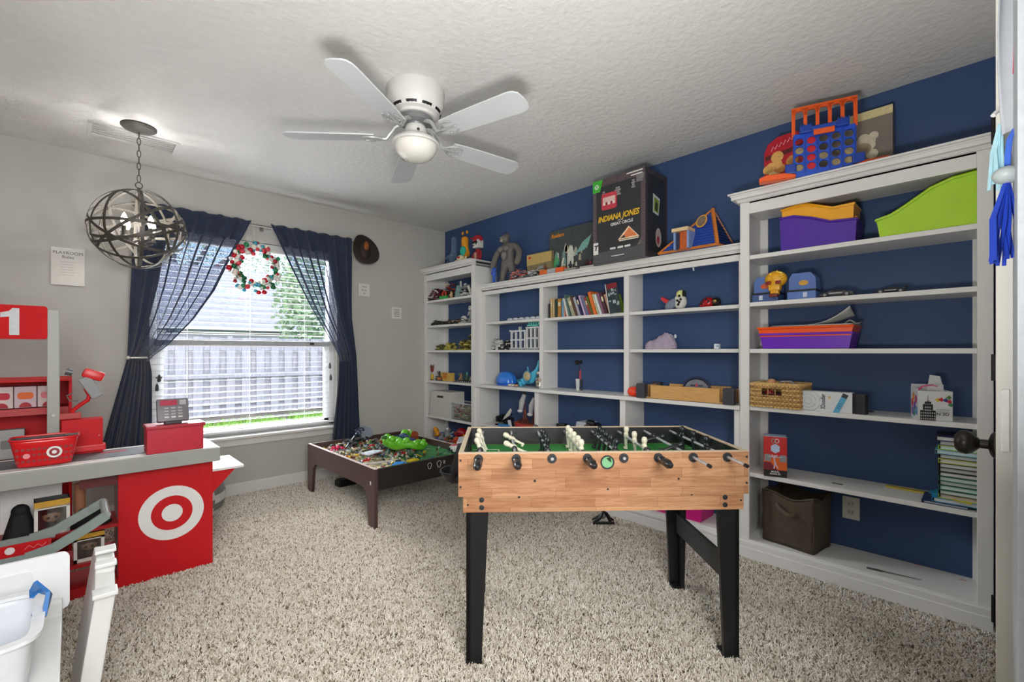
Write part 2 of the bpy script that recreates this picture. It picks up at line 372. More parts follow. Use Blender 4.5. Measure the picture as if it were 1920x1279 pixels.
# middle unit: shallower upper shelves above a ledge, deeper base
t = thing('low_bookcase', 'lower white three-bay bookcase with a ledge, between the two tall bookcases', 'bookcase', (2.735, (3.310+.955)/2, 0), -pi/2)
BY0, BY1 = 3.310, .955; bc = (BY0+BY1)/2; W = BY0-BY1
LX = lambda Y: bc-Y
YF = .065                                   # upper face plane (X = 2.80), base face y=0 (X = 2.735)
DB = XB-2.735-.001
for Y in (BY0-.0175, 2.551, 1.7425, BY1+.0175):
    MB().box((LX(Y), YF+.008, (.843+1.68)/2), (.04, .016, .837), bev=.002).build('stile', BW, t)
    yy_ = Y-(.004 if Y > 3 or Y < 1.2 else 0)
    MB().box((LX(yy_-.009), (YF+.016+DB)/2, (.84+1.73)/2), (.022, DB-YF-.016, .9)).build('divider', BW, t)
for Y in (BY0-.0175, 2.543, 1.7325, BY1+.0175):
    MB().box((LX(Y), .008, .46), (.044, .016, .74), bev=.002).build('stile', BW, t)
    MB().box((LX(Y-.009), (.016+DB)/2, .46), (.022, DB-.016, .74)).build('divider', BW, t)
MB().box((0, YF+.009, 1.715), (W, .018, .07), bev=.002).build('top_rail', BW, t)
MB().box((0, (YF+DB)/2, 1.745), (W, DB-YF-.02, .02)).build('top_panel', BW, t)
c = MB(); crown(c, -W/2, W/2, DB-YF, 1.775, .06, .045, False, False); c.build('crown_moulding', BW, t, loc=(0, YF, 0))
bays = ((BY0-.03, 2.571), (2.531, 1.763), (1.722, BY1+.03))
for a, b_ in bays:
    for z in (1.427, 1.165):
        MB().box((LX((a+b_)/2), (YF+.016+DB)/2, z-.011), (a-b_+.01, DB-YF-.018, .022), bev=.002).build('shelf', BW, t)
    MB().box((LX((a+b_)/2), (.02+DB)/2, .475-.011), (a-b_+.01, DB-.022, .022), bev=.002).build('shelf', BW, t)
    MB().box((LX((a+b_)/2), (.0+DB)/2, .103-.011), (a-b_+.03, DB-.002, .022)).build('bottom_shelf', BW, t)
MB().box((0, (DB-.028)/2, .8305), (W, DB+.026, .025), bev=.003).build('ledge', BW, t)
b = MB().box((0, .0, .045), (W, .022, .09), bev=.002); b.box((0, -.018, .03), (W, .02, .06), bev=.003); b.box((0, -.012, .075), (W, .016, .014), bev=.003); b.build('base_board', BW, t)
# outlet on the blue wall inside the right bookcase
p0 = onX(XB, 1581, 940); p1 = onX(XB, 1611, 968)
t = thing('wall_outlet', 'white electrical outlet on the blue wall beside the brown fabric bin', 'outlet', (XB, (p0.y+p1.y)/2, .315), -pi/2)
MB().box((0, -.003, 0), (.075, .006, .118), bev=.002).build('cover_plate', M('#dcdad2', .4), t)
for z in (-.022, .022):
    s_ = MB().prism(rrect(.034, .03, .012), .003, FRONT, .006).build('socket', M('#cfcdc4', .4), t, loc=(0, 0, z))
    b = MB()
    for x in (-.007, .007): b.box((x, -.0092, .002), (.003, .001, .009))
    b.build('slot', BLACK, s_)

# ------------------------------------------------------------------ table football
FT = thing('foosball_table', 'wooden table football game on black legs in the middle of the carpet', 'game table', (1.607, 1.183, 0), radians(-42.02))
wm = bpy.data.materials.new('butcher_block'); wm.use_nodes = True; N = wm.node_tree.nodes; L = wm.node_tree.links; pb = N['Principled BSDF']; pb.inputs['Roughness'].default_value = .38
tc = N.new('ShaderNodeTexCoord'); sx = N.new('ShaderNodeSeparateXYZ'); cx = N.new('ShaderNodeCombineXYZ'); L.new(tc.outputs['Object'], sx.inputs[0])
ad = N.new('ShaderNodeMath'); ad.operation = 'ADD'; L.new(sx.outputs[0], ad.inputs[0]); L.new(sx.outputs[1], ad.inputs[1])
L.new(ad.outputs[0], cx.inputs[0]); L.new(sx.outputs[2], cx.inputs[1])
bt = N.new('ShaderNodeTexBrick'); L.new(cx.outputs[0], bt.inputs['Vector']); bt.inputs['Scale'].default_value = 1; bt.inputs['Brick Width'].default_value = .235; bt.inputs['Row Height'].default_value = .036
bt.inputs['Mortar Size'].default_value = .0006; bt.inputs['Mortar Smooth'].default_value = .3; bt.inputs['Color1'].default_value = lin('#c99b74'); bt.inputs['Color2'].default_value = lin('#ad7d5b'); bt.inputs['Mortar'].default_value = lin('#8e6240'); bt.offset = .37; bt.squash = 1.35; bt.squash_frequency = 3
mp = N.new('ShaderNodeMapping'); mp.inputs['Scale'].default_value = (4, 34, 1); L.new(cx.outputs[0], mp.inputs[0])
nz = N.new('ShaderNodeTexNoise'); nz.inputs['Scale'].default_value = 2.2; nz.inputs['Detail'].default_value = 6; nz.inputs['Distortion'].default_value = 1.4; L.new(mp.outputs[0], nz.inputs['Vector'])
cr = N.new('ShaderNodeValToRGB'); cr.color_ramp.elements[0].position = .35; cr.color_ramp.elements[0].color = lin('#b5875c'); cr.color_ramp.elements[1].position = .65; cr.color_ramp.elements[1].color = (1, 1, 1, 1); L.new(nz.outputs[0], cr.inputs[0])
mx = N.new('ShaderNodeMix'); mx.data_type = 'RGBA'; mx.blend_type = 'MULTIPLY'; mx.inputs[0].default_value = .42; L.new(bt.outputs[0], mx.inputs[6]); L.new(cr.outputs[0], mx.inputs[7]); L.new(mx.outputs[2], pb.inputs['Base Color'])
WOOD = wm; FB = M('#17181a', .42, var=.08, vscale=60, bump=.05); PIN = M('#26282b', .5)
fw, fd, zt, zm, zb, zf = .54, .2875, .777, .6185, .562, .697
for s, n_ in ((-1, 'front_board'), (1, 'rear_board')):
    o = MB().box((0, s*(fd-.009), (zt+zm)/2), (2*fw, .018, zt-zm), bev=.0015).box((0, s*(fd-.012), (zm+zb)/2), (2*fw-.034, .018, zm-zb+.004), bev=.0015).build(n_, WOOD, FT)
    MB().box((0, s*(fd-.0185), (zt+zf)/2), (2*fw-.036, .003, zt-zf-.002)).build('inner_lining', FB, FT)
    MB().box((0, s*(fd-.009), zt+.0012), (2*fw, .018, .0024)).build('rim_edging', M('#c9b79c', .5), FT)
for s in (-1, 1):
    MB().box((s*(fw-.009), 0, (zt+zm)/2), (.018, 2*fd-.036, zt-zm)).box((s*(fw-.026), 0, (zm+zb)/2), (.018, 2*fd-.05, zm-zb)).build('end_board', WOOD, FT)
    MB().box((s*(fw-.019), 0, (zt+zf)/2), (.003, 2*fd-.04, zt-zf-.002)).build('inner_lining', FB, FT)
    MB().box((s*(fw-.009), 0, zt+.0012), (.018, 2*fd-.036, .0024)).build('rim_edging', M('#c9b79c', .5), FT)
    g_ = MB().box((s*(fw-.024), 0, zf+.03), (.008, .17, .055)).build('goal_mouth', M('#050505', .7), FT)
pf = MB().box((0, 0, zf-.004), (2*fw-.04, 2*fd-.04, .008)).build('playing_field', M('#2f8a3c', .55, var=.05), FT)
b = MB().box((0, 0, zf+.0004), (.006, 2*fd-.05, .0008))
for s in (-1, 1): b.box((s*.39, 0, zf+.0004), (.005, .3, .0008)); b.box((s*.45, .15, zf+.0004), (.12, .005, .0008)); b.box((s*.45, -.15, zf+.0004), (.12, .005, .0008))
b.tube([(.07*cos(i*.2618), .07*sin(i*.2618), zf+.0004) for i in range(24)], .0022, 4, True); b.build('pitch_lines', M('#d8e2d4', .6), pf)
# shallow black cup ring lying on the pitch (ball return ring)
MB().lathe([(.062, .001), (.066, .012), (.07, .012), (.068, 0)], 24, (0, 0, 0), ring=True).build('ball_ring', FB, FT, 40, loc=(-.345, -.12, zf))
for s in (-1, 1):
    b = MB(); b.lathe([(.0, .0), (.024, 0), (.026, .004), (.0, .004)], 16); 
# screw caps
b0 = None
for x, z, r in ((-.532, .752, .0042), (-.532, .655, .0042), (.532, .757, .0042), (.532, .66, .0042), (-.26, .675, .0046), (.275, .678, .0042), (.01, .642, .0038), (-.318, .616, .0046), (.325, .618, .0042), (-.505, .589, .0036), (.512, .594, .0036)):
    MB().cyl((x, -fd+.001 if z > .62 else -fd+.004, z), (x, -fd-.0015 if z > .62 else -fd+.0012, z), r, n=10).build('screw_cap', PIN, FT)
for x in (-.455, .452):
    for z in (.578, .606):
        q = MB().lathe([(.0001, 0), (.0095, 0), (.0085, .003), (.0001, .004)], 14, mat=FRONT).build('bolt_head', PIN, FT, 40, loc=(x, -fd+.003, z))
# ball entry ring in the front board
q = MB().lathe([(.021, 0), (.0255, 0), (.0255, .005), (.021, .005)], 28, mat=FRONT, ring=True); q.build('ball_hole_ring', PIN, FT, 40, loc=(.008, -fd-.0005, .742))
MB().lathe([(.0001, 0), (.021, 0), (.021, .001), (.0001, .001)], 28, mat=FRONT).build('ball_hole', M('#7fb889', .25), FT, loc=(.008, -fd-.0005, .742))
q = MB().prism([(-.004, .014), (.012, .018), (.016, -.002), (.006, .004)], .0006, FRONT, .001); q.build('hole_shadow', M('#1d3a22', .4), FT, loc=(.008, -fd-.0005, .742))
# tapered angle-section legs and end stretchers
def leg(x, y, sx_, sy_):
    b = MB(); w0, w1 = .082, .056
    b.prism([(0, zb+.01), (0, 0), (sx_*w1, 0), (sx_*w0, zb+.01)], .016, Matrix.Translation((x, y, 0)) @ (FRONT if sy_ > 0 else Matrix(((1, 0, 0, 0), (0, 0, 1, 0), (0, 1, 0, 0), (0, 0, 0, 1)))), -.016)
    b.prism([(0, zb+.01), (0, 0), (sy_*w1, 0), (sy_*w0, zb+.01)], .016, Matrix.Translation((x, y, 0)) @ Matrix(((0, 0, sx_, 0), (1, 0, 0, 0), (0, 1, 0, 0), (0, 0, 0, 1))), 0)
    o = b.build('leg', M('#151618', .38, var=.05), FT)
    MB().box((x+sx_*.028, y+sy_*.028, .006), (.06, .06, .012), bev=.002).build('foot', BLACK, o)
for x, sx_ in ((-.512, 1), (.51, -1)):
    for y, sy_ in ((-fd+.012, 1), (fd-.012, -1)): leg(x, y, sx_, sy_)
    MB().box((x+sx_*.024, 0, .312), (.016, 2*fd-.05, .092)).build('end_stretcher', M('#23262b', .4), FT)
# rods, players, handles
CREAM = M('#d8d3bd', .42, var=.05); MANB = M('#1b1f22', .35, var=.05); GRIP = M('#17181b', .3, bump=.0); ZR = .757
def man(bmx, y, ang, feet=1):
    R = Matrix.Translation((0, y, 0)) @ Matrix.Rotation(ang, 4, 'Y')
    bmx.lathe([(.0075, .016), (.0115, .028), (.0125, .036), (.009, .045), (.004, .0475)], 8, (0, 0, 0), mat=R)        # head with cap
    bmx.lathe([(.006, -.012), (.0105, -.008), (.0115, .004), (.0135, .012), (.011, .018), (.006, .022)], 8, sx=.8, sy=1.25, mat=R)      # torso / shoulders
    for s in (-1, 1):
        bmx.tube([R @ Vector((0, s*.014, .012)), R @ Vector((.006, s*.0165, 0)), R @ Vector((.004, s*.012, -.012))], [.0045, .004, .0035], 5)  # arms
        bmx.tube([R @ Vector((0, s*.005, -.008)), R @ Vector((.001, s*.0055, -.028)), R @ Vector((.003, s*.005, -.048))], [.0065, .0055, .0045], 6)   # legs
    bmx.box((0, 0, -.052), (.017, .017, .011), bev=.002, mat=R)
def grip(rod, y0, sgn):
    b = MB(); Lh = .088; pr = [(.0001, 0), (.014, 0), (.0155, .004), (.0145, .010), (.0125, .016), (.0138, .035), (.0138, .06), (.0125, .078), (.008, .087), (.0001, .088)]
    mt = Matrix.Translation((0, y0, 0)) @ Matrix.Rotation(pi/2 if sgn < 0 else -pi/2, 4, 'X')
    b.lathe(pr, 14, mat=mt)
    for i in range(7):
        a = 2*pi*i/7; b.box((.0138*cos(a), y0+sgn*.045, .0138*sin(a)), (.0032, .042, .0032), bev=.0008)
    b.build('handle', GRIP, rod, 50)
rods = [(-.466, 'w', (-.11, .0, .11), -.35, 'f'), (-.328, 'w', (-.09, .09), -1.05, 'f'), (-.197, 'b', (-.12, -.03, .07), .15, 'r'), (-.066, 'w', (-.17, -.09, 0, .09, .17), .05, 'f'),
        (.069, 'b', (-.15, -.075, 0, .075, .15), .25, 'r'), (.198, 'w', (-.13, .0, .13), .0, 'f'), (.329, 'b', (-.1, .1), 1.35, 'n'), (.458, 'b', (-.12, 0, .12), .05, 'n')]
for x, colr, ys, ang, hd in rods:
    y0 = -.385 if hd == 'f' else (-.30 if hd == 'r' else -.42); y1 = .385 if hd == 'r' else .312
    rod = MB().cyl((0, y0, 0), (0, y1, 0), .0058, n=10).build('rod', STEEL, FT, 50, loc=(x, 0, ZR))
    for y in (-fd-.001, fd+.001):
        sg = -1 if y < 0 else 1
        MB().cyl((0, y-sg*.02, 0), (0, y+sg*.005, 0), .017, n=18).cyl((0, y+sg*.004, 0), (0, y+sg*.009, 0), .0115, n=14).build('bearing', PIN, rod, 40)
    for y in ys:
        b = MB(); man(b, y, ang+random.uniform(-.06, .06)); b.build('player', CREAM if colr == 'w' else MANB, rod, 60)
    for y in (min(ys)-.035, max(ys)+.035): MB().cyl((0, y-.008, 0), (0, y+.008, 0), .0125, n=12).build('bumper', FB, rod, 40)
    if hd == 'f': grip(rod, -.330 if x < -.4 else -.325, -1)
    if hd == 'r': grip(rod, .335, 1)
    if hd == 'n': MB().cyl((0, -.425, 0), (0, -.41, 0), .0068, n=10).build('end_cap', BLACK, rod)
# goal box with a score bracket on the left end
b = MB().prism([(-.0, .60), (-.05, .60), (-.058, .635), (-.022, .765), (-.002, .765)], .14, Matrix.Translation((-fw, .09, 0)) @ FRONT, 0)
b.build('goal_box', M('#0c0c0d', .5), FT)
MB().lathe([(.0001, 0), (.03, 0), (.047, .035), (.05, .035), (.05, .041), (.043, .041), (.028, .006), (.0001, .006)], 18, sx=1.0, sy=1.6).build('ball_catcher', M('#1a1b1e', .4), FT, 40, loc=(-fw-.052, .0, .605))
b = MB().box((-fw-.014, .02, .768), (.026, .12, .006), ry=-.15); b.build('score_plate', M('#8d8f92', .4), FT)
# ------------------------------------------------------------------ ceiling fan
FANC = (1.26, 2.009); FW_ = M('#cbcac6', .35, var=.03, vscale=12); BLD = M('#c6cacc', .4, var=.03, vscale=6)
t = thing('ceiling_fan', 'white flush-mount ceiling fan with five blades and a frosted bowl light', 'ceiling fan', (FANC[0], FANC[1], ZC))
MB().lathe([(.0, 0), (.142, 0), (.146, -.012), (.142, -.05), (.136, -.095), (.118, -.125), (.1, -.132), (.098, -.145), (.0, -.145)], 40).build('motor_housing', FW_, t, 30)
b = MB()
for i in range(10):
    a0 = 2*pi*i/10
    b.grid(lambda u, v: ((.1285-.012*v)*cos(a0+u*.42), (.1285-.012*v)*sin(a0+u*.42), -.111-.0145*v+.0), 4, 1)
    
b.build('vent_slot', BLACK, t)
MB().lathe([(.0, -.14), (.085, -.14), (.085, -.172), (.05, -.178), (.046, -.19), (.0, -.19)], 28).build('flywheel', M('#77797a', .4, .3), t, 30)
MB().lathe([(.0, -.185), (.05, -.187), (.058, -.21), (.06, -.232), (.085, -.25), (.112, -.262), (.120, -.275), (.118, -.283), (.0, -.283)], 36).build('light_fitter', FW_, t, 30)
MB().sph((0, 0, -.222), .008, 8, 6).build('pull_chain_port', BLACK, t, loc=(-.02, -.054, 0))
MB().lathe([(.0, -.28), (.104, -.28), (.107, -.286), (.103, -.305), (.088, -.33), (.06, -.349), (.03, -.357), (.0001, -.3585)], 36).build('glass_bowl', M('#dedcd4', .25, var=.02, spec=.6), t, 60)
for i in range(5):
    wa = radians(182.5-72*i)-CA
    R = Matrix.Rotation(wa, 4, 'Z') @ Matrix.Translation((0, 0, -.245)) @ Matrix.Rotation(radians(-11), 4, 'X')
    pl = [(.2, -.052), (.3, -.060), (.45, -.064), (.60, -.067), (.625, -.062), (.645, -.044), (.652, -.01), (.652, .03), (.645, .05), (.625, .062), (.60, .065), (.45, .062), (.3, .058), (.2, .050)]
    bl_ = MB().prism(pl, .006, R).build('blade', BLD, t)
    b = MB()
    def P(x, y, z): return R @ Vector((x, y, z))
    b.tube([Matrix.Rotation(wa, 4, 'Z') @ Vector((.062, 0, -.168)), Matrix.Rotation(wa, 4, 'Z') @ Vector((.105, 0, -.19)), P(.15, 0, -.004), P(.19, 0, -.004)], [.012, .010, .009, .011], 7)
    for s in (-1, 1):
        b.tube([P(.165, 0, -.004), P(.195, s*.03, -.005), P(.235, s*.043, -.005), P(.262, s*.03, -.005)], [.007, .006, .006, .004], 6)
    b.tube([P(.185, 0, -.005), P(.27, 0, -.005)], [.008, .005], 6)
    for x_, y_ in ((.215, -.03), (.215, .03), (.262, 0)): b.sph(P(x_, y_, -.008), .006, 7, 5)
    b.build('blade_iron', M('#a9abab', .35, .2), t, 50)

# ------------------------------------------------------------------ orb chandelier
CHX, CHY, ORZ, ORR = .2845, 3.472, 1.873, .233
t = thing('orb_chandelier', 'grey metal strap orb chandelier hanging from a chain near the window', 'chandelier', (CHX, CHY, ORZ))
GM = M('#4b4741', .45, .3, var=.12, vscale=50); hz = ZC-ORZ
MB().lathe([(.0, hz), (.086, hz), (.086, hz-.008), (.074, hz-.018), (.07, hz-.018), (.055, hz-.026), (.03, hz-.031), (.012, hz-.034), (.0001, hz-.036)], 32).build('canopy', GM, t, 30)
ch = MB(); z = hz-.03; i = 0
while z > ORR+.06:
    pts = [((.0085*cos(a) if i % 2 else 0), (0 if i % 2 else .0085*cos(a)), z-.021+.0215*sin(a)) for a in [2*pi*j/12 for j in range(12)]]
    o = MB().tube(pts, .0022, 5, True).build('chain_link', GM, t, 60); z -= .0365; i += 1
MB().tube([(.016*cos(a), 0, ORR+.026+.018*sin(a)) for a in [2*pi*j/16 for j in range(16)]], .003, 6, True).cyl((0, 0, ORR-.02), (0, 0, ORR+.012), .008, n=10).build('hanging_loop', GM, t, 60)
prof = [(-.0078, -.0012), (.0078, -.0012), (.0078, .0012), (-.0078, .0012)]
orients = [(0, 0, 0), (90, 0, 0), (90, 0, 45), (90, 0, 90), (90, 0, 135), (38, 0, 20), (-38, 0, 75), (60, 0, 110), (-55, 0, 160), (30, 0, -60), (70, 0, 200), (-25, 0, 140)]
for k, (rx, ry, rz) in enumerate(orients):
    e = Euler([radians(q) for q in (rx, ry, rz)]).to_matrix(); r_ = ORR-.0035*(k % 4); n_ = e @ Vector((0, 0, 1))
    pts = [e @ Vector((r_*cos(2*pi*j/56), r_*sin(2*pi*j/56), 0)) for j in range(56)]
    MB().tube(pts, 1, closed=True, prof=prof, up=[n_]*56).build('strap_ring', GM, t, 40)
b = MB().cyl((0, 0, -ORR), (0, 0, ORR), .006, n=10)
b.build('centre_stem', GM, t, 50)
BULB = M('#fff3dd', .3, var=0, emit=16)
for i in range(4):
    a = radians(35+90*i); x, y = .085*cos(a), .085*sin(a)
    ar = MB().tube([(0, 0, -.06), (x*.5, y*.5, -.085), (x, y, -.07), (x, y, -.055)], .005, 6).cyl((x, y, -.058), (x, y, -.052), .016, n=12).cyl((x, y, -.052), (x, y, -.0), .0105, n=12).build('candle_arm', GM, t, 50)
    MB().lathe([(.008, 0), (.0125, .012), (.0165, .03), (.013, .05), (.006, .068), (.0005, .076)], 12, (x, y, .0)).build('bulb', BULB, ar, 60)
    light('bulb_light', 'POINT', (CHX+x, CHY+y, ORZ+.035), 92, (1.0, .975, .93), .016).parent = None
# air register on the ceiling
q = [onZ(ZC, u, v) for u, v in ((168, 228), (333, 270), (330, 283), (166, 251))]
cxm = sum(p.x for p in q)/4; cym = sum(p.y for p in q)/4
t = thing('ceiling_vent', 'long white ceiling air vent beside the chandelier canopy', 'vent', (cxm, cym, ZC))
lx = abs(q[0].x-q[1].x); ly = max(.11, abs(q[0].y-q[3].y))
VM = M('#cfcfcc', .5, var=.02)
MB().box((0, -ly/2, -.004), (lx, .018, .008)).box((0, ly/2, -.004), (lx, .018, .008)).box((-lx/2, 0, -.004), (.018, ly, .008)).box((lx/2, 0, -.004), (.018, ly, .008)).build('frame', VM, t)
for i in range(5): MB().box((0, -ly/2+(i+1)*ly/6, -.006), (lx-.02, .012, .0016), rx=.6).build('louvre', VM, t)

# ------------------------------------------------------------------ curtains
RY, RZ = 4.09, 2.172
p0 = onY(RY, 257); p1 = onY(RY, 664, 455)
t = thing('curtain_rod', 'thin metal curtain rod above the window', 'curtain rod', ((p0.x+p1.x)/2, RY, RZ))
L_ = p1.x-p0.x
MB().cyl((-L_/2, 0, 0), (L_/2, 0, 0), .0085, n=12).build('rod', M('#8f8c86', .35, .7), t, 40)
for s in (-1, 1):
    MB().lathe([(.0085, 0), (.014, .006), (.016, .018), (.01, .03), (.0001, .034)], 12, mat=Matrix.Rotation(s*pi/2, 4, 'Y')).build('finial', M('#3a3733', .4, .5), t, 40, loc=(s*L_/2, 0, 0))
    MB().box((s*(L_/2-.07), .04, 0), (.012, .078, .012)).box((s*(L_/2-.07), .077, 0), (.03, .004, .06)).build('bracket', M('#8f8c86', .35, .7), t)
MB().box((.02, .04, 0), (.010, .078, .010)).box((.02, .077, 0), (.028, .004, .05)).build('bracket', M('#8f8c86', .35, .7), t)
cm_ = bpy.data.materials.new('sheer_navy'); cm_.use_nodes = True; N = cm_.node_tree.nodes; L = cm_.node_tree.links; N.clear()
o_ = N.new('ShaderNodeOutputMaterial'); df = N.new('ShaderNodeBsdfDiffuse'); tl = N.new('ShaderNodeBsdfTranslucent'); tp = N.new('ShaderNodeBsdfTransparent'); m1 = N.new('ShaderNodeMixShader'); m2 = N.new('ShaderNodeMixShader')
df.inputs[0].default_value = lin('#1c263c'); tl.inputs[0].default_value = lin('#2c3a58'); tp.inputs[0].default_value = (.92, .94, 1, 1); m1.inputs[0].default_value = .25
tc = N.new('ShaderNodeTexCoord'); wv = N.new('ShaderNodeTexNoise'); wv.inputs['Scale'].default_value = 1; mp = N.new('ShaderNodeMapping'); mp.inputs['Scale'].default_value = (160, 160, 260); L.new(tc.outputs['Object'], mp.inputs[0]); L.new(mp.outputs[0], wv.inputs['Vector'])
rp = N.new('ShaderNodeMapRange'); rp.inputs[1].default_value = .35; rp.inputs[2].default_value = .65; rp.inputs[3].default_value = .12; rp.inputs[4].default_value = .66; L.new(wv.outputs[0], rp.inputs[0])
L.new(df.outputs[0], m1.inputs[1]); L.new(tl.outputs[0], m1.inputs[2]); L.new(rp.outputs[0], m2.inputs[0]); L.new(m1.outputs[0], m2.inputs[1]); L.new(tp.outputs[0], m2.inputs[2]); L.new(m2.outputs[0], o_.inputs[0])
NAVY = M('#1c2740', .85, var=.1, vscale=25, bump=.25, bscale=500, sheen=.2)
def interp(pts, z):
    for (z0, x0), (z1, x1) in zip(pts, pts[1:]):
        if z0 >= z >= z1: return x0+(x1-x0)*(z0-z)/(z0-z1)
    return pts[0][1] if z > pts[0][0] else pts[-1][1]
def curtain(name, label, outer, inner, z0, z1, ztie, nf, seed):
    t = thing(name, label, 'curtain', (0, 0, 0)); R = random.Random(seed); ph = [R.uniform(-.5, .5) for _ in range(40)]
    def fn(zt_, zb_, R3=R.uniform(0, 1)):
        def f(u, v):
            z = zt_+(zb_-zt_)*v; a = interp(outer, z); c = interp(inner, z); x = a+(c-a)*u
            wd = abs(c-a); squeeze = max(0, 1-abs(z-ztie)/.55)
            amp = .020*(1-.4*squeeze)*(1 if z < z0-.08 else .6)
            y = RY-.026+amp*sin(2*pi*nf*u+ph[3]+.5*sin(3*u+z))+.006*sin(2*pi*nf*2.3*u+ph[5])-.028*squeeze
            zz = z+(0.008*sin(2*pi*nf*u) if v == 0 and zt_ == z0 else 0)
            return (x, y, zz)
        return f
    
    h2 = MB(); h2.grid(fn(z0, z0-.17), nf*10, 6); o = h2.build('header', NAVY, t, 80)
    o.modifiers.new('thick', 'SOLIDIFY').thickness = .006
    nz_ = int((z0-.17-z1)/.03)
    b = MB(); b.grid(fn(z0-.165, z1), nf*10, nz_); o = b.build('sheer_panel', cm_, t, 80)
    # doubled hems and the gathered outer folds hang opaque
    b = MB(); g_ = fn(z0-.16, z1); b.grid(lambda u, v: Vector(g_(u*OW(seed), v))+Vector((0, -.006, 0)), nf*4, nz_); b.build('gathered_folds', NAVY, t, 80)
    b = MB(); b.grid(lambda u, v: Vector(g_(.965+.035*u, v))+Vector((0, -.004, 0)), 2, nz_); b.build('hem', NAVY, t, 80)
    g2 = fn(ztie-.02, z1); b = MB(); b.grid(lambda u, v: Vector(g2(u, v))+Vector((0, -.007, 0)), nf*10, int((ztie-z1)/.03)); b.build('lower_drop', NAVY, t, 80)
    R2 = random.Random(seed+5)
    for k in range(5):
        u0 = OW(seed)+.06+(.90-OW(seed))*k/5+R2.uniform(-.02, .02)
        b = MB(); b.grid(lambda u, v: Vector(g_(u0+.02*u, v))+Vector((0, -.003, 0)), 2, nz_); b.build('pleat', NAVY, t, 80)
    return t
OW = lambda s: .30 if s == 1 else .36
cuL = [(2.2, .325), (1.86, .298), (1.10, .268), (.33, .10)]; ciL = [(2.2, 1.03), (1.877, .884), (1.616, .778), (1.385, .642), (1.185, .482), (1.10, .385), (1.0, .40), (.33, .405)]
curtain('curtain', 'navy sheer curtain drawn aside to the left behind the orb chandelier', cuL, ciL, 2.195, .33, 1.10, 6, 1)
cuR = [(2.2, 1.866), (1.45, 1.86), (1.12, 1.893), (.33, 1.945)]; ciR = [(2.2, 1.165), (1.87, 1.317), (1.519, 1.492), (1.2, 1.68), (1.10, 1.728), (.9, 1.725), (.33, 1.675)]
curtain('curtain', 'navy sheer curtain drawn aside to the right beneath the brown hat', cuR, ciR, 2.195, .30, 1.08, 6, 2)
p = onY(RY-.05, 240, 671); q = onY(RY-.05, 276, 671)
t = thing('curtain_holdback', 'brushed metal bar holdback clipping the navy curtain beside the window', 'holdback', (p.x, RY-.06, p.z))
b = MB(); b.tube([(0, .02, 0), (.01, -.008, 0), (.06, -.012, 0), (q.x-p.x, 0, .0)], .0075, 8); b.build('bar', M('#c8c6c0', .3, .6), t, 50)
MB().sph((0, .0, 0), .014, 10, 8).build('knob', M('#d6d4ce', .3, .5), t, 60)
MB().cyl((0, 0, 0), (0, .135, 0), .005, n=8).build('stem', M('#c8c6c0', .3, .6), t)
# ------------------------------------------------------------------ wreath of glass baubles
wc = onY(4.03, 478, 503)
t = thing('bauble_wreath', 'round wreath of red, green, white and blue baubles hanging before the window', 'wreath', (wc.x, 4.03, wc.z))
MB().tube([(.148*cos(a), .0, .148*sin(a)) for a in [2*pi*j/24 for j in range(24)]], .008, 6, True).build('wire_ring', M('#6b7d6e', .5), t, 60)
BC = [M('#b3122a', .14, .25), M('#14613a', .14, .25), M('#dcdcd6', .2, .1), M('#4fa0b8', .15, .3), M('#c33a44', .35), M('#1f7a4a', .3), M('#e6e2d6', .35), M('#8c1626', .3)]
base = {}
R = random.Random(12)
for i in range(125):
    a = 2*pi*(i*.618034 % 1); rad = .148+R.uniform(-.045, .05); k = R.choice([0, 0, 1, 1, 1, 2, 2, 2, 3, 4, 5, 6, 7]); s = R.uniform(.014, .023); dy = R.uniform(-.03, .0)
    if k not in base: base[k] = MB().sph((0, 0, 0), 1, 10, 7).build('bauble', BC[k], t, 60); o = base[k]
    else: o = base[k].copy(); COL.objects.link(o)
    o.parent = t; o.location = (rad*cos(a), dy, rad*sin(a)); o.scale = (s, s, s)
MB().tube([(0, .0, .16), (-.004, .004, .25), (-.006, .04, RZ-wc.z-.02), (-.006, .058, RZ-wc.z+.012), (.006, .072, RZ-wc.z-.01), (.01, .05, .27)], .0024, 5).tube([(.012, .05, RZ-wc.z), (.05, .11, RZ-wc.z+.08)], .0016, 4).build('hanging_ribbon', M('#c9c5ba', .7), t, 60)
# ------------------------------------------------------------------ hat and small signs on the window wall
p = onY(4.1, 683, 469)
t = thing('felt_hat', 'dark brown felt hat hung on the end of the curtain rod', 'hat', (2.0, 4.09, p.z)); HB = M('#2b211c', .9, var=.15, bump=.3)
def brim(u, v):
    a = 2*pi*u; r = .055+(.052+.012*cos(2*a+.6))*v
    return ((r*cos(a)+.02*v*cos(a))*.92, .03*sin(2*a)*v*v-.01-.012*v, r*sin(a)*1.42)
b = MB(); b.grid(brim, 40, 6, True); o = b.build('brim', HB, t, 80); o.modifiers.new('thick', 'SOLIDIFY').thickness = .004; o.rotation_euler = (0, radians(-16), 0)
MB().sph((0, 0, 0), (.062, .065, .085), 20, 12).build('crown', HB, t, 60, loc=(0, .005, 0))
MB().sph((0, 0, 0), (.025, .012, .042), 14, 8).build('lining_patch', M('#8a4a14', .7, var=.3, vscale=30), t, 60, loc=(-.008, -.058, .028))
SGN = M('#d2d0ca', .6, var=.03)
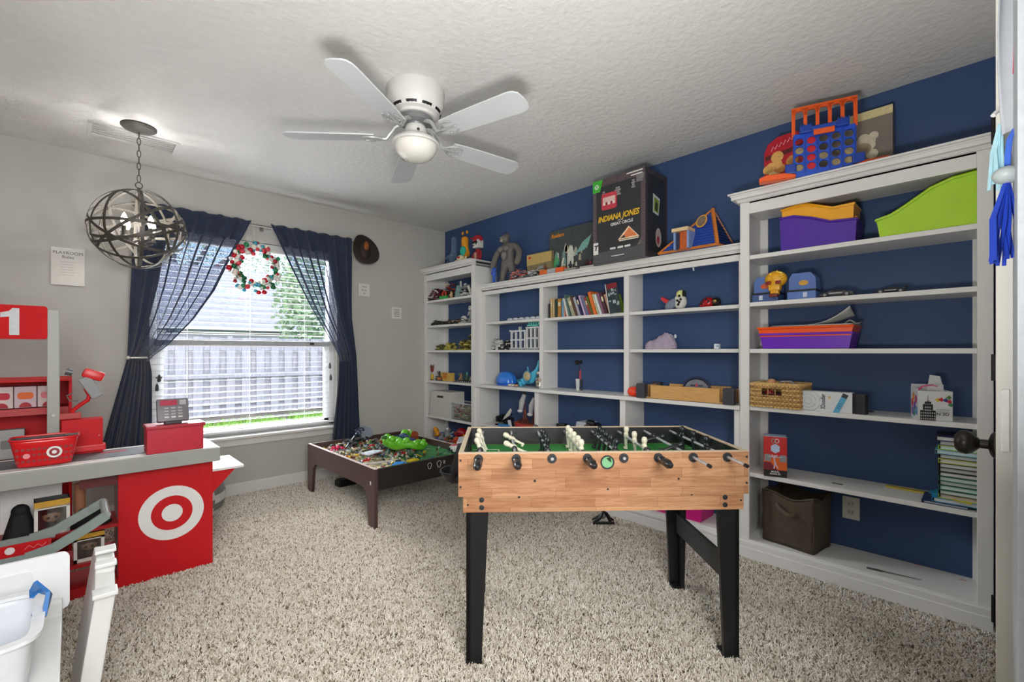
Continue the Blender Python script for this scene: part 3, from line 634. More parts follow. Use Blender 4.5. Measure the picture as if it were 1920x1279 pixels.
def sign(name, label, u0, u1, v0_, v1_, lines, sz):
    a = onY(YW-.012, u0, v1_); c = onY(YW-.012, u1, v0_); w_, h_ = c.x-a.x, c.z-a.z
    t = thing(name, label, 'sign', ((a.x+c.x)/2, YW, (a.z+c.z)/2))
    MB().box((0, -.008, 0), (w_, .016, h_), bev=.002).build('board', SGN, t)
    for body, dz, s_ in lines: text('lettering', body, s_, M('#4d4a45', .6), t, (0, -.0164, dz*h_))
    return t
sg = sign('wall_sign', 'white square sign lettered PLAYROOM RULES on the grey wall', 95, 159, 469, 533, [('PLAYROOM', .36, .027), ('Rules', .25, .026)], 0)
bars(sg, '#b4b2ad', 0, .03, .07, 6, .017, .003, yo=-.016)
sign('wall_sign', 'small white sign lettered in black, just below the brown hat', 672, 693, 533, 555, [("don't", .25, .024), ('grow', .0, .024), ('up', -.25, .022)], 0)
bars(sign('wall_sign', 'small white sign with four faint lines, nearest the corner bookcase', 734, 753, 577, 598, [], 0), '#8f8d88', 0, .033, .065, 4, .021, .008, yo=-.016)
# ------------------------------------------------------------------ open door seen on edge, with things hung on it
DW = M('#d5d3cb', .45, var=.02, vscale=4)
d0 = ray(1867, 660); d0.z = 0
P0 = EYE+d0*1.10; P1 = EYE+d0*1.80; P0.z = P1.z = 0
an = atan2(P1.y-P0.y, P1.x-P0.x)
dr = thing('door_1', 'white door standing open on edge beside the tall bookcase', 'door', (P0.x, P0.y, 0), an); dr['kind'] = 'structure'; LD = (P1-P0).length
MB().box((LD/2, -.0165, 1.03), (LD, .033, 2.04), bev=.002).build('slab', DW, dr)
kb = MB(); kb.lathe([(.0, 0), (.033, 0), (.033, .004), (.026, .009), (.012, .013), (.0115, .028), (.016, .032), (.027, .042), (.0315, .053), (.029, .066), (.018, .075), (.0001, .077)], 28, mat=Matrix.Rotation(-pi/2, 4, 'X'))
kb.build('door_knob', M('#28251f', .3, .6, var=.1), dr, 40, loc=(.085, 0, onX(P0.x+.085*cos(an), 1867, 835).z))
for v_ in (235, 690, 1154):
    zz = EYE.z+(CV0-v_)*1.74/CF
    MB().cyl((LD-.03, .006, zz-.052), (LD-.03, .006, zz+.052), .0068, n=10).box((LD-.03, .001, zz), (.05, .003, .1)).build('hinge', M('#2b2b2a', .4, .5), dr, 40)
MB().box((-.002, -.016, .985), (.004, .014, .15), bev=.002).build('edge_guard', M('#e4e3df', .4), dr)
struct(MB().box((1.45, -.083, 1.05), (.2, .072, 2.1), bev=.003).build('trim_2', M('#b4babf', .6)))
def onDoor(u, v, off=.03, t_=1.06):
    return EYE+ray(u, v)*t_
# over-door hook and the hanging things: all about a metre from the eye
hk = thing('over_door_hook', 'white over-door hook holding the tassels', 'hook', tuple(onDoor(1880, 190)))
b = MB()
def rel(u, v, o, t_=1.06): return onDoor(u, v, 0, t_)-o.location
b.tube([rel(1893, 60, hk), rel(1892, 140, hk), rel(1887, 185, hk), rel(1876, 204, hk), rel(1866, 212, hk), rel(1862, 217, hk)], [.004, .004, .004, .0042, .0045, .005], 8); b.build('wire', M('#dadbd9', .3), hk, 60)
MB().box(rel(1897, 90, hk)+Vector((0, 0, 0)), (.02, .004, .2), rz=an).build('strap', M('#d5d6d4', .35), hk)
cl = onDoor(1908, 70, 0, 1.03)
t = thing('striped_cloth', 'white cloth printed with grey and orange stripes hanging at the top of the door', 'cloth', tuple(cl))
rt = Vector((CO, -SA, 0)); sc_ = 1.03/CF
def cg(px, pz, bow=0): return rt*((px-1908)*sc_)+Vector((0, 0, (70-pz)*sc_))+Vector((SA, CO, 0))*bow
b = MB(); b.grid(lambda u, v: cg(1878+70*u-10*v*(1-u)+(18*v*v)*(1-u), -60+310*v-110*v*u*.3, .008*sin(7*u+2*v)), 14, 16); o = b.build('fabric', M('#b4b7bd', .8, var=.03), t, 80); o.modifiers.new('th', 'SOLIDIFY').thickness = .002
for nm, c_, pl in (('orange_stripe', '#e79a2a', ((1903, 0), (1920, -12), (1914, 50), (1902, 72))), ('grey_stripe', '#8f9298', ((1903, 88), (1935, 60), (1935, 90), (1905, 118))), ('grey_stripe', '#8f9298', ((1900, 160), (1935, 112), (1930, 180), (1903, 205))), ('red_stripe', '#c63a58', ((1884, 88), (1888, 88), (1886, 148), (1882, 148)))):
    MB().prism([((x-1908)*sc_, (70-y)*sc_) for x, y in pl], .0012, Matrix.Translation(Vector((SA, CO, 0))*-.018) @ Matrix(((rt.x, 0, -SA, 0), (rt.y, 0, -CO, 0), (0, 1, 0, 0), (0, 0, 0, 1)))).build(nm, M(c_, .8), t)
def tassel(name, label, c_, u, vt, vb, u0, u1, t_, n, seed):
    o_ = onDoor(u, vt, 0, t_); t = thing(name, label, 'tassel', tuple(o_)); R = random.Random(seed); s = t_/CF
    for i in range(n):
        f = (i+.5)/n; ub = u0+(u1-u0)*f+R.uniform(-2, 2); vb_ = vb+R.uniform(-12, 6); um = u+(ub-u)*.62
        pts = [rt*((x-u)*s)+Vector((0, 0, (vt-y)*s))+Vector((SA, CO, 0))*R.uniform(-.012, .012)*k for x, y, k in ((u+R.uniform(-3, 3), vt, 0), (um, vt+(vb_-vt)*.45, 1), (ub, vb_, 1.2))]
        MB().tube(pts, 1, prof=[(-.0038, -.001), (.0038, -.001), (.0038, .001), (-.0038, .001)]).build('strand', c_, t, 50)
    return t
tassel('tassel', 'pale blue tassel hanging from the white hook', M('#a9d3de', .7, var=.08), 1877, 232, 350, 1857, 1884, 1.06, 9, 2)
tb = tassel('tassel', 'bright blue tassel below a pale oval bead', M('#1a3db0', .6, var=.1), 1888, 338, 492, 1853, 1913, 1.0, 12, 3)
b = MB(); s = 1.0/CF
b.tube([rt*((x-1888)*s)+Vector((0, 0, (338-y)*s)) for x, y in ((1888, 338), (1890, 290), (1893, 260), (1904, 240))], 1, prof=[(-.006, -.001), (.006, -.001), (.006, .001), (-.006, .001)]); b.build('strap', M('#3a66cf', .6), tb, 50)
MB().sph((0, 0, (338-328)*s), (.029, .024, .0185), 20, 12).build('bead', M('#aab3b3', .45, var=.05), tb, 60)
# ------------------------------------------------------------------ toy checkout counter
GREY = M('#999b95', .45, var=.04, vscale=10); SILV = M('#b9bdbf', .4, var=.03); DRED = M('#7d1016', .4); OFFW = M('#e2e2e0', .4, var=.02)
YF_ = 2.91
t = thing('toy_checkout', 'red toy checkout counter with a white bullseye on its front panel', 'toy counter', (0, YF_, 0))
MB().box((.355, .009, .276), (.39, .018, .552), bev=.002).build('front_panel', RED, t)
bx, bz = .372, .318
MB().prism(circ(.137, 48), .0008, FRONT, 0).build('bullseye_ring', OFFW, t, loc=(bx, -.0001, bz))
MB().prism(circ(.087, 40), .0008, FRONT, .0007).build('bullseye_ring', RED, t, loc=(bx, -.0001, bz))
MB().prism(circ(.044, 32), .0008, FRONT, .0014).build('bullseye_centre', OFFW, t, loc=(bx, -.0001, bz))
MB().box((.541, .145, .276), (.018, .253, .552)).build('side_panel', RED, t)
MB().box((.169, .145, .276), (.018, .253, .552)).build('inner_panel', SILV, t)
MB().box((-.70, .13, .276), (.018, .26, .552)).build('side_panel', RED, t)
MB().box((-.335, .006, .275), (.022, .012, .55)).build('upright', RED, t)
for z in (.012, .150, .309): MB().box((-.075, .13, z-.0), (1.25 if z < .1 else .47, .24, .016 if z > .1 else .05)).build('shelf', M('#a81419', .4), t, loc=(0, 0, .012 if z < .1 else 0))
MB().box((.11, .02, .53), (.17, .012, .05)).build('valance_board', M('#5d1113', .5), t)
sl = MB().box((-.075, .0925, .6035), (1.29, .345, .072), bev=.004).build('counter_top', GREY, t)
MB().box((-.075, .0925, .641), (1.27, .325, .003)).build('top_edge', OFFW, sl)
MB().box((-.1, .1, .6435), (.95, .22, .003)).build('conveyor_belt', M('#5f6468', .55, var=.06), sl)
MB().prism(rrect(.1, .026, .012), .0015, Matrix.Translation((.15, .14, .6448))).build('belt_sticker', M('#c03048', .5), sl)
MB().prism([(.55, 0), (.70, 0), (.70, .34), (.55, .34)], .012, Matrix.Translation((0, .0, .497))).build('drop_shelf', OFFW, t)
MB().prism([(.55, .497), (.665, .497), (.55, .372)], .012, Matrix.Translation((0, .03, 0)) @ FRONT).build('shelf_bracket', RED, t)
# red riser with card terminal
r_ = thing('counter_riser', 'red box riser on the counter end, under the card terminal', 'riser', (.378, 2.895, .645))
MB().box((0, 0, .064), (.232, .13, .128), bev=.003).build('box', M('#b81430', .4), r_)
MB().box((.002, 0, .128), (.244, .142, .018), bev=.004).build('lid', M('#a41029', .4), r_)
k_ = thing('card_terminal', 'grey toy card terminal with a red screen and number keys, on the red riser', 'card terminal', (.372, 2.895, .782))
MB().box((0, .0, .006), (.07, .06, .012), bev=.003).build('foot', M('#3c3b40', .5), k_)
TR = Matrix.Translation((0, .0, .066)) @ Matrix.Rotation(radians(-18), 4, 'X')
GT = M('#6d6a70', .45, var=.04)
MB().box((0, 0, 0), (.132, .034, .118), bev=.007, mat=TR).build('body', GT, k_, 40)
MB().box((-.018, -.0175, .036), (.07, .003, .028), mat=TR).build('screen', M('#a31238', .3), k_)
MB().box((.041, -.0175, .036), (.028, .003, .026), bev=.001, mat=TR).build('card_slot_pad', M('#a7a0a2', .5), k_)
for i in range(3):
    for j in range(4): MB().box((-.028+i*.028, -.0178, .008-j*.0155), (.019, .004, .0085), bev=.0012, mat=TR).build('key', M('#c9c6c4' if j == 3 else '#a09ca0', .5), k_)
MB().box((0, -.006, .02), (.1, .002, .004)).build('card_slot', BLACK, k_, loc=(0, -.02, 0))
# lane pole with the number one
p_ = thing('lane_pole', 'grey pole with a red lane sign showing the number 1', 'lane sign', (-.065, 3.13, .6415)); 
MB().box((0, 0, .355), (.044, .03, .71), bev=.004).build('pole', GREY, p_)
MB().cyl((0, -.0155, .20), (0, -.0175, .20), .006, n=10).build('screw', SILV, p_)
s_ = MB().prism(rrect(.34, .158, .012), .02, FRONT, 0).build('sign_board', M('#bf1218', .6, spec=.15), p_, loc=(-.190, 0, .645))
MB().prism([(.047, -.060), (.079, -.060), (.079, .064), (.057, .064), (.047, .050), (.020, .042), (.020, .020), (.047, .024)], .002, FRONT, .0195).build('number_one', M('#c3c5c9', .6), s_)
# register box and scanner
def onRow(y, u0, u1, z):
    a = onY(y, u0); b = onY(y, u1); return (a.x+b.x)/2, b.x-a.x
xc, wd = onRow(3.09, 115, 193, .7)
rg = thing('cash_register', 'red toy cash drawer box under the scanner lamp at the back of the counter', 'cash register', (xc, 3.13, .645))
MB().box((0, 0, .085), (wd, .09, .17), bev=.003).build('body', RED, rg)
MB().box((.012, -.03, .026), (wd*.98, .06, .03), bev=.004).build('drawer', M('#d01d24', .35), rg)
MB().box((-.06, .012, .186), (.11, .05, .03), bev=.003).build('raised_lid', M('#a61017', .4), rg)
MB().sph((.06, -.046, .085), .003, 6, 5).build('rivet', SILV, rg)
sc = thing('toy_scanner', 'red and grey toy barcode scanner lamp on a bent red arm', 'scanner', (xc-.035, 3.13, .846))
MB().tube([(0, 0, 0), (.0, 0, .012), (.03, 0, .04), (.055, 0, .06), (.06, 0, .085), (.045, 0, .12)], [.009, .009, .0095, .0095, .009, .009], 8).build('arm', RED, sc, 60)
HR = Matrix.Translation((.055, 0, .135)) @ Matrix.Rotation(radians(-28), 4, 'Y')
MB().box((.005, 0, -.015), (.05, .05, .115), bev=.005, mat=HR).build('housing', M('#7f8182', .45), sc)
MB().cyl((-.01, 0, .0), (-.01, 0, .0), .01) if False else None
MB().box((0, 0, .055), (.085, .056, .048), bev=.014, mat=HR @ Matrix.Rotation(radians(50), 4, 'Y')).build('head', M('#cf1a1f', .35), sc, 40)
MB().cyl((-.055, 0, .068), (-.03, 0, .06), .018, n=14, cap=True).build('lens', M('#55565a', .3), sc, 40, loc=(.03, 0, .14))
MB().tube([(.0, 0, .10), (-.022, 0, .085), (-.012, 0, .06), (.02, 0, .058)], .003, 6).build('cable', M('#6c6c6e', .5), sc, 60)
# shopping basket on the belt
xc, wd = onRow(2.86, 15, 148, .7)
bk = thing('toy_basket', 'red plastic toy shopping basket with a small bullseye, on the conveyor belt', 'basket', (xc+.0, 2.93, .6465))
PR = M('#d4161c', .28, var=.04)
def shell(u, v):
    a = 2*pi*u; q = .80+.2*v; n = 5; cx_ = abs(cos(a))**(2/n)*(1 if cos(a) > 0 else -1); sy_ = abs(sin(a))**(2/n)*(1 if sin(a) > 0 else -1)
    return (cx_*wd*.5*q, sy_*.075*q, .002+.118*v)
b = MB(); b.grid(shell, 48, 8, True); b.prism([(cos(2*pi*i/24)*wd*.39, sin(2*pi*i/24)*.055) for i in range(24)], .004, Matrix.Translation((0, 0, 0))); o = b.build('tub', PR, bk, 60); o.modifiers.new('th', 'SOLIDIFY').thickness = .003
b = MB(); b.tube([Vector(shell(i/48, 1)) for i in range(48)], .0045, 6, True); b.build('rim', PR, bk, 60)
b = MB()
for r_i in range(3):
    for c_i in range(11):
        b.cyl((-wd*.38+c_i*wd*.076, -.066-.004*r_i, .028+r_i*.026), (-wd*.38+c_i*wd*.076, -.0672-.0042*r_i, .028+r_i*.026), .0065, n=8)
b.build('hole', M('#8d0f14', .5), bk)
for r_, c_, d_ in ((.025, OFFW, 0), (.017, M('#8a0f16', .4), .0006), (.008, OFFW, .0012)): MB().prism(circ(r_, 24), .0007, FRONT, d_).build('bullseye', c_, bk, loc=(.03, -.0755, .06))
MB().prism(circ(.011, 16), .0007, FRONT, 0).build('price_dot', M('#e88b93', .5), bk, loc=(-.055, -.0735, .052))
MB().tube([(-wd*.49, -.03, .118), (-wd*.40, -.055, .126), (wd*.30, -.055, .127), (wd*.49, -.02, .122)], 1, prof=[(-.006, -.003), (.006, -.003), (.006, .003), (-.006, .003)]).build('handle', M('#4a4648', .45), bk)
# red goods shelf behind, standing on the floor against the wall
gs = thing('goods_shelf', 'red toy shop shelf rack behind the counter pole', 'shelf rack', (-.43, 3.50, 0))
MB().box((0, .14, .505), (.86, .016, 1.01), bev=.003).build('back_panel', RED, gs)
for s in (-1, 1): MB().box((s*.423, .03, .505), (.014, .22, 1.01), bev=.003).build('side_panel', RED, gs)
for z in (.30, .585, .845): MB().box((0, .03, z-.008), (.832, .2, .02 if z < .8 else .035)).build('shelf', M('#b3151b', .4), gs)
MB().box((0, .0, 1.0), (.86, .28, .012), bev=.002).build('top_board', RED, gs)
GC = ['#c9b9bd', '#d3c4c2', '#c7b2bb', '#cdbdb9']
for i, (u0, u1, cc, dot) in enumerate(((-62, -20, 0, '#c8443a'), (-19, 25, 0, '#c01c34'), (26, 69, 1, '#e0692a'), (70, 112, 2, '#d97a86'))):
    xc, wd = onRow(3.46, u0, u1, .9)
    g = thing('sweet_box', ['pale snack carton at the far end of the top goods shelf', 'pale snack carton with a red blot, on the top goods shelf', 'pale snack carton with an orange blot, on the top goods shelf', 'pale snack carton partly behind the grey pole'][i], 'carton', (xc, 3.50, .858), 0, 'cartons on the top goods shelf')
    MB().box((0, 0, .055), (wd*.98, .08, .11), bev=.002).build('carton', M(GC[i], .6), g)
    MB().prism(rrect(wd*.7, .035, .012), .0008, FRONT, 0).build('printed_label', M(dot, .6), g, loc=(0, -.0402, .062))
    MB().prism([(wd*.28*cos(a), .026*sin(a)) for a in [pi*j/12 for j in range(13)]], .0008, FRONT, 0).build('printed_arc', M('#a82030', .6), g, loc=(0, -.0402, .002))
for i, (u0, u1, h_, c1, c2, lab) in enumerate(((-8, 47, .075, '#a4a6a6', '#77797a', 'grey toy tin standing on the middle goods shelf'), (50, 79, .05, '#6f6890', '#d5d3e3', 'purple card box on the middle goods shelf'), (80, 98, .05, '#a93c46', '#e4c0c4', 'red card box beside the purple box on the goods shelf'))):
    xc, wd = onRow(3.46, u0, u1, .7)
    g = thing('card_box', lab, 'box', (xc, 3.50, .597)); MB().box((0, 0, h_), (wd*.95, .06, 2*h_), bev=.003).build('body', M(c1, .5), g); MB().prism(rrect(wd*.7, h_*.6, .008), .0008, FRONT, 0).build('printed_label', M(c2, .6), g, loc=(0, -.0302, h_))

# ------------------------------------------------------------------ window boxes for collectible figures (plain busts inside)
def figbox(label, loc, rz, w_, d_, h_, band='#c99a2a', group='window boxes under the counter'):
    g = thing('figure_box', label, 'figure box', loc, rz, group)
    b = MB().box((0, d_/2, h_/2), (w_, .004, h_)).box((-w_/2+.002, 0, h_/2), (.004, d_, h_)).box((0, 0, .002), (w_, d_, .004)).box((0, 0, h_-.002), (w_, d_, .004)).box((w_/2-.002, 0, h_/2), (.004, d_, h_)); b.build('carton', M('#3c3d42', .5, var=.15), g)
    MB().box((0, -d_/2, h_*.9), (w_, .004, h_*.2)).build('top_band', M(band, .5, var=.15, vscale=30), g)
    fr = MB().box((-w_/2+.006, -d_/2, h_*.42), (.012, .004, h_*.84)).box((w_/2-.006, -d_/2, h_*.42), (.012, .004, h_*.84)).box((0, -d_/2, h_*.80), (w_, .004, .010)).box((0, -d_/2, h_*.06), (w_, .004, h_*.12)).build('front_frame', M('#d8d6cf', .5), g)
    MB().box((0, -d_/2+.001, h_*.45), (w_*.86, .0015, h_*.7)).build('film_window', FILM, g)
    b = MB(); b.sph((0, 0, h_*.48), (w_*.28, d_*.27, h_*.2), 12, 9); b.m(1).sph((0, .004, h_*.56), (w_*.29, d_*.28, h_*.16), 12, 8); b.m(2).lathe([(.012, h_*.06), (w_*.15, h_*.1), (w_*.12, h_*.26), (.01, h_*.3)], 10)
    for s in (-1, 1): b.m(3).sph((s*w_*.11, -d_*.25, h_*.46), (.006, .003, .006), 8, 6)
    b.build('bust', [M('#c79c82', .5), M('#2a1d18', .6), M('#3f3b3a', .6), BLACK], g, 60)
    return g
def und(u, v, y): return onY(y, u, v)
a = und(62, 990, 2.93); c = und(130, 990, 2.93)
figbox('window box with a yellow band, on the upper red shelf under the counter', ((a.x+c.x)/2, 2.99, .317), .05, c.x-a.x, .09, .155)
a = und(138, 1050, 2.93); c = und(196, 1050, 2.93)
figbox('window box with a yellow band, on the lower red shelf beside the red panel', ((a.x+c.x)/2, 2.99, .158), .0, c.x-a.x, .085, .13)
# black caped toy, black hat, rolled tube, white carton
cp = thing('caped_figure', 'black hooded cape toy standing under the counter left of the window box', 'toy', (und(38, 980, 2.96).x, 2.97, .317))
def cape(u, v): a = 2*pi*u; r = .055-.028*v+.006*sin(5*a)*(1-v); return (r*cos(a), r*.8*sin(a), .13*v)
b = MB(); b.grid(cape, 30, 10, True); b.sph((0, 0, .125), (.03, .028, .03), 12, 8); b.build('cape', M('#0d0d10', .8), cp, 60)
ht = thing('black_hat', 'soft black hat lying under the counter beside the red panel', 'hat', (und(170, 960, 2.98).x, 2.99, .317))
MB().lathe([(.0, 0), (.078, .0), (.080, .006), (.06, .016), (.055, .06), (.04, .078), (.0001, .08)], 24, sy=.75).build('hat_body', M('#0b0b0c', .85, bump=.2), ht, 60)
tu = thing('cardboard_tube', 'brown tube standing between the hat and the window box', 'tube', (und(150, 930, 3.05).x, 3.09, .317)); MB().lathe([(.022, 0), (.022, .185), (.018, .185), (.018, 0)], 18, ring=True).build('tube_wall', M('#a06a4c', .7), tu, 60)
wb = thing('white_carton', 'plain white carton standing at the back of the counter shelf', 'carton', (und(60, 930, 3.10).x, 3.12, .317)); MB().box((0, 0, .11), (.2, .05, .22), bev=.002).build('carton', OFFW, wb); MB().box((.07, -.026, .2), (.05, .003, .006)).build('slot', M('#9b9b98', .6), wb)
# striped pouf
pf = thing('striped_pouf', 'round grey and white striped floor pouf behind the toy checkout', 'pouf', (.485, 3.62, 0))
b = MB(); prof_ = []
for j in range(25):
    th = -pi/2+pi*j/24; prof_.append((.27*max(.001, cos(th))**.75, .2+.2*sin(th)))
def pou(u, v):
    j = v*24; i = min(23, int(j)); f = j-i; r = prof_[i][0]*(1-f)+prof_[i+1][0]*f; z = prof_[i][1]*(1-f)+prof_[i+1][1]*f
    return (r*cos(2*pi*u), r*sin(2*pi*u), max(.004, z))
b.grid(pou, 36, 24, True)
for f in b.bm.faces:
    z = f.calc_center_median(); q = (z.z+.35*z.x)
    f.material_index = 1 if int((q+1)/.052) % 2 else 0
b.build('pouf_cover', [M('#c9c8c2', .9, bump=.3), M('#73736f', .9, bump=.3)], pf, 80)

# ------------------------------------------------------------------ toy shopping cart
ct = thing('toy_cart', 'grey and red toy shopping cart in front of the counter', 'toy cart', (-.05, 2.53, 0)); CG = M('#7f8b88', .45, var=.04)
zr = .40; y0, y1 = -.115, .125
def bar(pts, w_=.016, h_=.022): return MB().tube(pts, 1, prof=[(-w_/2, -h_/2), (w_/2, -h_/2), (w_/2, h_/2), (-w_/2, h_/2)], up=(0, 0, 1))
b = bar([(-.62, y0, zr), (0.0, y0, zr)], .024, .012).build('side_rail', CG, ct); bar([(-.62, y1, zr), (0.0, y1, zr)], .024, .012).build('side_rail', CG, ct)
for y in (y0, y1): bar([(-.07, y, zr), (.0, y, zr+.015), (.10, y, zr+.07), (.15, y*.93, zr+.10)], .034, .014).build('handle_arm', CG, ct)
MB().cyl((.148, y0*.95, zr+.1), (.148, y1*.95, zr+.1), .014, n=12).build('push_bar', M('#8e9894', .4), ct, 50)
b = MB().box((-.31, y0+.01, zr-.11), (.6, .008, .2)).box((-.31, y1-.01, zr-.11), (.6, .008, .2)).box((-.015, .005, zr-.11), (.008, .22, .2)).box((-.6, .005, zr-.11), (.008, .22, .2)).box((-.31, .005, zr-.205), (.6, .22, .008)); b.build('basket', RED, ct)
for i, x in enumerate((-.20, -.125)): MB().prism(circ(.014, 20), .0008, FRONT, 0).build('sticker', OFFW, ct, loc=(x, y1-.0145, zr-.03))
MB().tube([(-.085+.012*i, y1-.0135, zr-.035+.012*(i % 2)) for i in range(6)], .0015, 4).build('script_mark', M('#d88a90', .5), ct)
for x in (-.5, -.06):
    for y in (y0+.02, y1-.02):
        o = MB().tube([(x, y, zr-.2), (x, y, .05)], .008, 8).build('leg', CG, ct); MB().cyl((x, y-.012, .04), (x, y+.012, .04), .036, n=18).build('wheel', M('#3a3c3d', .5), o, 40)

# ------------------------------------------------------------------ white bench, storage bin, lid in the near corner
WW = M('#d9dad8', .4, var=.03, vscale=9)
bn = thing('toy_bench', 'white wooden toy bench under the storage bin, nearest the camera at the edge', 'bench', (-.32, 1.62, 0))
MB().box((0, 0, .388), (.60, .44, .024), bev=.003).build('seat_lid', WW, bn)
MB().box((0, 0, .19), (.57, .42, .372)).build('chest', WW, bn)
MB().box((0, .21, .42), (.60, .022, .045), bev=.003).build('back_rail', WW, bn)
ep = thing('scalloped_panel', 'white scalloped wooden end panel leaning out beside the bench', 'panel', (.0, 1.69, 0))
prof2 = [(0, 0), (.32, 0), (.32, .47), (.29, .522), (.2, .535), (.195, .528), (.165, .524), (.155, .518), (.13, .519), (.115, .512), (.107, .50), (.10, .50), (.075, .494), (.05, .487), (.035, .482), (.0, .477)]
o = MB().prism(prof2, .044, Matrix(((0, 0, 1, 0), (1, 0, 0, 0), (0, 1, 0, 0), (0, 0, 0, 1)))).build('board', WW, ep, loc=(-.018, 0, .006), rot=(0, radians(7.6), 0))
md_ = o.modifiers.new('bv', 'BEVEL'); md_.width = .004; md_.segments = 2
MB().box((.02, .012, .48), (.054, .05, .012), bev=.003).build('ledge_cap', WW, ep, loc=(.046, -.004, 0))
MB().box((.02, .12, .52), (.05, .034, .014), bev=.005).build('scallop_cap', WW, ep, loc=(.052, 0, 0))
MB().box((.02, .2, .537), (.05, .05, .010), bev=.003).build('scallop_cap', WW, ep, loc=(.054, 0, 0))
bi = thing('storage_bin', 'white translucent storage bin with a blue latch, on the white bench', 'storage bin', (-.262, 1.575, .401)); BP = M('#dfe3ea', .3, var=.02, trans=.12)
def tub(u, v):
    a = 2*pi*u; n = 8; cx_ = abs(cos(a))**(2/n)*(1 if cos(a) > 0 else -1); sy_ = abs(sin(a))**(2/n)*(1 if sin(a) > 0 else -1); q = .93+.07*v
    return (cx_*.205*q, sy_*.145*q, .002+.12*v)
b = MB(); b.grid(tub, 56, 6, True); b.prism([tuple(tub(i/28, 0)[:2]) for i in range(28)], .003, Matrix.Translation((0, 0, .001))); o = b.build('tub', BP, bi, 60); o.modifiers.new('th', 'SOLIDIFY').thickness = .003
MB().tube([Vector(tub(i/56, 1)) for i in range(56)], 1, closed=True, prof=[(-.011, -.004), (.011, -.004), (.011, .004), (-.011, .004)], up=(1, 0, 0) and [Vector((tub(i/56, 1)[0], tub(i/56, 1)[1], 0)) for i in range(56)]).build('rim', M('#dfe2e6', .3), bi, 50)
MB().tube([(-.2, -.148, .124), (-.1, -.15, .126), (-.02, -.142, .128), (.05, -.12, .129), (.12, -.05, .129), (.13, .04, .128)], .0012, 4).build('red_thread', M('#c3363c', .7), bi)
la = MB(); la.tube([(.196, .02, .10), (.214, .0, .118), (.222, .01, .158), (.2, .045, .170), (.19, .05, .152)], 1, prof=[(-.004, -.014), (.004, -.014), (.004, .014), (-.004, .014)], up=(1, 0, .2)); la.build('latch', M('#2f6fb5', .3), bi, 40)
ld = thing('bin_lid', 'white plastic bin lid standing upright behind the storage bin', 'lid', (-.24, 1.865, .40))
MB().prism(rrect(.47, .165, .018), .010, FRONT, -.005).build('panel', M('#e4e5e8', .35, var=.015), ld, loc=(0, 0, .0835))
MB().prism(rrect(.36, .10, .012), .004, FRONT, 0).build('raised_panel', M('#dddfe4', .35, var=.015), ld, loc=(-.02, -.005, .083))

# ------------------------------------------------------------------ activity table
at = thing('activity_table', 'low dark brown play table heaped with toys, beneath the right curtain', 'play table', (1.405, 2.73, 0))
TX, TY, TH = .87, 1.16, .385
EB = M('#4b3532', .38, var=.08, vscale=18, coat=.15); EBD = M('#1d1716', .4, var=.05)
def endpoly(L, h):
    return [(0, 0), (.085, 0), (.115, .20), (.15, .235), (.19, .245), (L-.19, .245), (L-.15, .235), (L-.115, .20), (L-.085, 0), (L, 0), (L, h), (0, h)]
YZ = Matrix(((0, 0, 1, 0), (1, 0, 0, 0), (0, 1, 0, 0), (0, 0, 0, 1)))
for x in (0, TX-.022):
    o = MB().prism(endpoly(TY, TH), .022, Matrix.Translation((x, 0, 0)) @ YZ).build('end_panel', EB, at)
    MB().box((x+.011, TY/2, TH+.001), (.022, TY, .002)).build('worn_edge', M('#b9a7a0', .5), o)
for y in (.011, TY-.011):
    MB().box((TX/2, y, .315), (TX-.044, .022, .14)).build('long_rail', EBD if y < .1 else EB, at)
tp = MB().box((TX/2, TY/2, .327), (TX-.046, TY-.046, .012)).build('board', M('#3f8a4c', .6, var=.35, vscale=5), at)
MB().prism([(.03, .06), (.32, .10), (.40, .32), (.25, .62), (.28, 1.05), (.03, 1.1)], .001, Matrix.Translation((0, 0, .333))).build('printed_path', M('#c9b98d', .6, var=.15, vscale=12), tp)
MB().prism([(.10, .05), (.42, .04), (.47, .14), (.30, .20), (.14, .16)], .001, Matrix.Translation((0, 0, .3342))).build('printed_pond', M('#4aa3c8', .5, var=.15), tp)
WP = M('#d6d3cd', .7)
for x, z, s in ((.42, .338, .036), (.50, .338, .04), (.545, .345, .016), (.645, .325, .03)):
    pts = [(x+s*.42*cos(a)*(1+.25*sin(3*a)), -.0008, z+s*.62*sin(a)) for a in [2*pi*j/14 for j in range(14)]]
    MB().tube(pts, .0018, 4, True).build('scratch_mark', WP, at)
MB().prism([(-.008, -.012), (.006, -.016), (.012, .006), (-.002, .012)], .0008, Matrix(((0, 0, -1, 0), (1, 0, 0, 0), (0, 1, 0, 0), (0, 0, 0, 1))), 0).build('chipped_paint', WP, at, loc=(-.0002, .055, .29))
